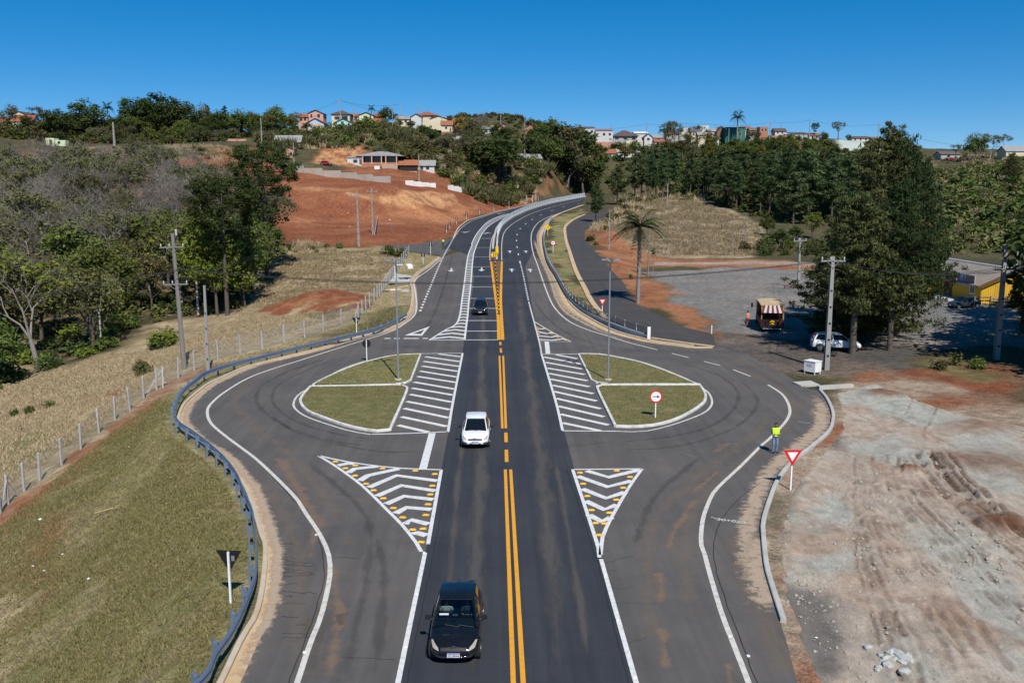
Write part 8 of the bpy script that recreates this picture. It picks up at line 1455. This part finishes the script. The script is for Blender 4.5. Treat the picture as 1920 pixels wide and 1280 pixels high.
# ------------------------------------------------------------------ people
M_JEANS = mk('blue_jeans', (.16, .24, .38), .9, .25, 9); M_VEST = mk('hivis_vest', (.55, .85, .04), .7, .08, 6); M_REFL = mk('reflective_band', (.60, .62, .55), .35, .05, 4); M_NAVY = mk('navy_shirt', (.025, .03, .045), .9); M_SHOE = mk('work_boot', (.03, .025, .02), .8); M_HAIR = mk('dark_hair', (.012, .01, .009), .8)
def person(label, loc, rz, top_m, leg_m, arms='front', vest=False, h=1.74, lean=0., skin_legs=False, shorts=False, sit=0.):
    s = h / 1.74; V = {}; E = []; Rd = {}
    def v(n, x, y, z, r): V[n] = (x, y, z); Rd[n] = r
    v('pel', 0, 0, .95, .135); v('wai', 0, .0, 1.08, .125); v('che', 0, .01 - lean * .3, 1.28, .150); v('shm', 0, .02 - lean * .5, 1.42, .105); v('nec', 0, .01 - lean * .6, 1.50, .052); v('hea', 0, -.01 - lean * .7, 1.62, .092); v('top', 0, 0 - lean * .7, 1.69, .072); v('chin', 0, -.05 - lean * .7, 1.575, .05)
    E += [('pel', 'wai'), ('wai', 'che'), ('che', 'shm'), ('shm', 'nec'), ('nec', 'hea'), ('hea', 'top'), ('hea', 'chin')]
    for sd, x in (('l', 1), ('r', -1)):
        v('hip' + sd, x * .095, 0, .88, .095); v('kne' + sd, x * .11, -.03, .50, .062); v('cal' + sd, x * .112, .01, .36, .058); v('ank' + sd, x * .115, .02, .09, .040); v('toe' + sd, x * .125, -.15, .045, .036); v('sho' + sd, x * .175, .02 - lean * .45, 1.40, .065)
        if arms == 'front': v('elb' + sd, x * .235, -.02, 1.14, .043); v('wri' + sd, x * .10, -.24, 1.13, .031); v('pal' + sd, x * .045, -.28, 1.14, .036); hd = Vector((-x * .8, -.5, .05)).normalized()
        else: v('elb' + sd, x * .25, .0 - lean * .5, 1.13, .043); v('wri' + sd, x * .26, -.10 - lean * .6, .90, .031); v('pal' + sd, x * .26, -.13 - lean * .6, .82, .036); hd = Vector((0, -.25, -1)).normalized()
        if arms == 'wheel':
            v('elb' + sd, x * .26, -.14, 1.20, .043); v('wri' + sd, x * .19, -.44, 1.38, .031); v('pal' + sd, x * .165, -.50, 1.41, .036); hd = Vector((-x * .5, -.6, -.1)).normalized()
        if sit: v('kne' + sd, x * .12, -.44, .93, .062); v('cal' + sd, x * .12, -.52, .80, .058); v('ank' + sd, x * .12, -.62, .56, .040); v('toe' + sd, x * .125, -.74, .52, .036)
        E += [('pel', 'hip' + sd), ('hip' + sd, 'kne' + sd), ('kne' + sd, 'cal' + sd), ('cal' + sd, 'ank' + sd), ('ank' + sd, 'toe' + sd), ('shm', 'sho' + sd), ('sho' + sd, 'elb' + sd), ('elb' + sd, 'wri' + sd), ('wri' + sd, 'pal' + sd)]
        pw = Vector(V['pal' + sd]); side = Vector((0, 0, 1)) if arms == 'front' else Vector((0, 1, 0))
        for f in range(4):
            o_ = pw + side * (.03 - .02 * f) + hd * .02; L_ = (.072, .082, .076, .06)[f]; v(f'f{f}{sd}', *(o_ + hd * L_ * .5), .0095); v(f'g{f}{sd}', *(o_ + hd * L_ + Vector((0, -.01, -.015))), .008); E += [('pal' + sd, f'f{f}{sd}'), (f'f{f}{sd}', f'g{f}{sd}')]
        v('th' + sd, *(pw + side * .045 + hd * .01 + Vector((-x * .01, -.02, 0))), .011); v('ti' + sd, *(pw + side * .06 + hd * .045 + Vector((0, -.02, 0))), .009); E += [('pal' + sd, 'th' + sd), ('th' + sd, 'ti' + sd)]
    ks = list(V); me = bpy.data.meshes.new('body'); V = {k: (p[0], p[1], p[2] - sit) for k, p in V.items()}; me.from_pydata([tuple(Vector(V[k]) * s) for k in ks], [(ks.index(a), ks.index(b)) for a, b in E], []); o = bpy.data.objects.new('body', me); COL.objects.link(o)
    md = o.modifiers.new('skin', 'SKIN'); 
    if not me.skin_vertices: me.attributes.new
    lay = me.skin_vertices[0].data if me.skin_vertices else None
    for k, sv in zip(ks, lay): sv.radius = (Rd[k] * s * (1.25 if k in ('che', 'wai', 'pel') else 1), Rd[k] * s * (.85 if k in ('che', 'wai', 'pel') else 1)); sv.use_root = (k == 'pel')
    o.modifiers.new('sub', 'SUBSURF').levels = 2; o.modifiers['sub'].render_levels = 2; bpy.context.view_layer.update(); ev = bpy.data.meshes.new_from_object(o.evaluated_get(bpy.context.evaluated_depsgraph_get())); bpy.data.objects.remove(o)
    for m_ in (M_SKIN, top_m, leg_m, M_SHOE): ev.materials.append(m_)
    wl, wrr = Vector(V['wril']) * s, Vector(V['wrir']) * s; pal = [Vector(V['pall']) * s, Vector(V['palr']) * s]; mi = []
    for p in ev.polygons:
        cz = p.center; z = cz.z / s + sit; hand = min((cz - q).length for q in pal) < (.34 if arms == 'wheel' else .14) * s or min((cz - wl).length, (cz - wrr).length) < .06 * s
        if hand and abs(cz.y) > .05 * s: k = 0
        elif z > 1.475: k = 0
        elif z < .11: k = 3
        elif z < .97 and abs(cz.x) < .2 * s: k = 0 if (shorts and z < .55) else 2
        else: k = 1
        mi.append(k)
    ev.polygons.foreach_set('material_index', mi); ev.polygons.foreach_set('use_smooth', [True] * len(mi)); r = thing('person', label, 'person', loc, rz); link('body', ev, r)
    hc = Vector(V['hea']) * s; m = MB()
    bm = bmesh.new(); bmesh.ops.create_uvsphere(bm, u_segments=14, v_segments=10, radius=.108 * s)
    for q in bm.verts: q.co.y *= 1.1
    bmesh.ops.delete(bm, geom=[q for q in bm.verts if q.co.z < -.02 * s or (q.co.y < -.045 * s and q.co.z < .055 * s)], context='VERTS'); hm = bpy.data.meshes.new('hair'); bm.to_mesh(hm); bm.free(); hm.materials.append(M_HAIR); link('hair', hm, r, hc + Vector((0, .012, .035)) * s)
    MB().tube([(0, hc.y - .088 * s, hc.z + .015 * s), (0, hc.y - .118 * s, hc.z - .022 * s)], [.010 * s, .018 * s], 6).build('nose', M_SKIN, r); MB().box((0, hc.y - .092 * s, hc.z - .05 * s), (.045 * s, .012, .01)).build('mouth', mk('lips', (.2, .08, .07), .6), r)
    for x in (-1, 1): MB().box((x * .035 * s, hc.y - .089 * s, hc.z + .016 * s), (.022, .012, .012)).build('eye', M_HAIR, r); MB().tube([(x * .09 * s, hc.y, hc.z + .02), (x * .105 * s, hc.y + .01, hc.z - .03)], [.02 * s, .012 * s], 6).build('ear', M_SKIN, r)
    if vest:
        keep = [p for p in ev.polygons if .98 < p.center.z / s < 1.46 and abs(p.center.x) < .205 * s and not (p.center.z / s < 1.25 and p.center.y < -.17 * s) and (p.center - pal[0]).length > .1 and (p.center - pal[1]).length > .1 and abs(p.center.y) < .19 * s]
        vm = {}; VV = []; FF = []; MI = []
        for p in keep:
            f = []
            for i in p.vertices:
                if i not in vm: vm[i] = len(VV); q = ev.vertices[i]; VV.append(tuple(q.co + q.normal * .016))
                f.append(vm[i])
            FF.append(f); z = p.center.z / s; MI.append(1 if (1.10 < z < 1.15) else 0)
        hm = bpy.data.meshes.new('vest'); hm.from_pydata(VV, [], FF); hm.materials.append(M_VEST); hm.materials.append(M_REFL); hm.polygons.foreach_set('material_index', MI); link('safety_vest', hm, r)
    return r
q = G(1452.5, 849.5); person('worker in yellow safety vest and blue jeans standing on the shoulder line', (float(q[0]), float(q[1]), .012), .15, M_NAVY, M_JEANS, 'front', True, 1.76)
q = P(1402, 612); person('person in salmon shirt and red shorts seen from behind near the truck', (q.x, q.y, q.z), math.pi + .3, mk('salmon_shirt', (.60, .26, .18), .9), mk('red_shorts', (.32, .04, .03), .9), 'down', False, 1.7, .12, False, True)
q = G(831, 463); person('tiny worker in yellow vest and dark trousers at the side road mouth', (float(q[0]), float(q[1]), float(S(q[1])) + .01), .4, M_NAVY, mk('dark_trousers', (.03, .03, .03), .9), 'front', True, 1.75)
bl = BCAR.location
for sx, l, am in ((-1, 'driver with bare forearms at the wheel of the black hatchback', 'wheel'), (1, 'passenger with hands in the lap in the black hatchback', 'front')):
    person(l, (bl.x - sx * .36, bl.y + .22, bl.z), .0, mk('light_shirt', (.30, .28, .28), .9) if sx > 0 else M_NAVY, mk('dark_trousers', (.03, .03, .03), .9), am, False, 1.70, 0., False, False, .40)
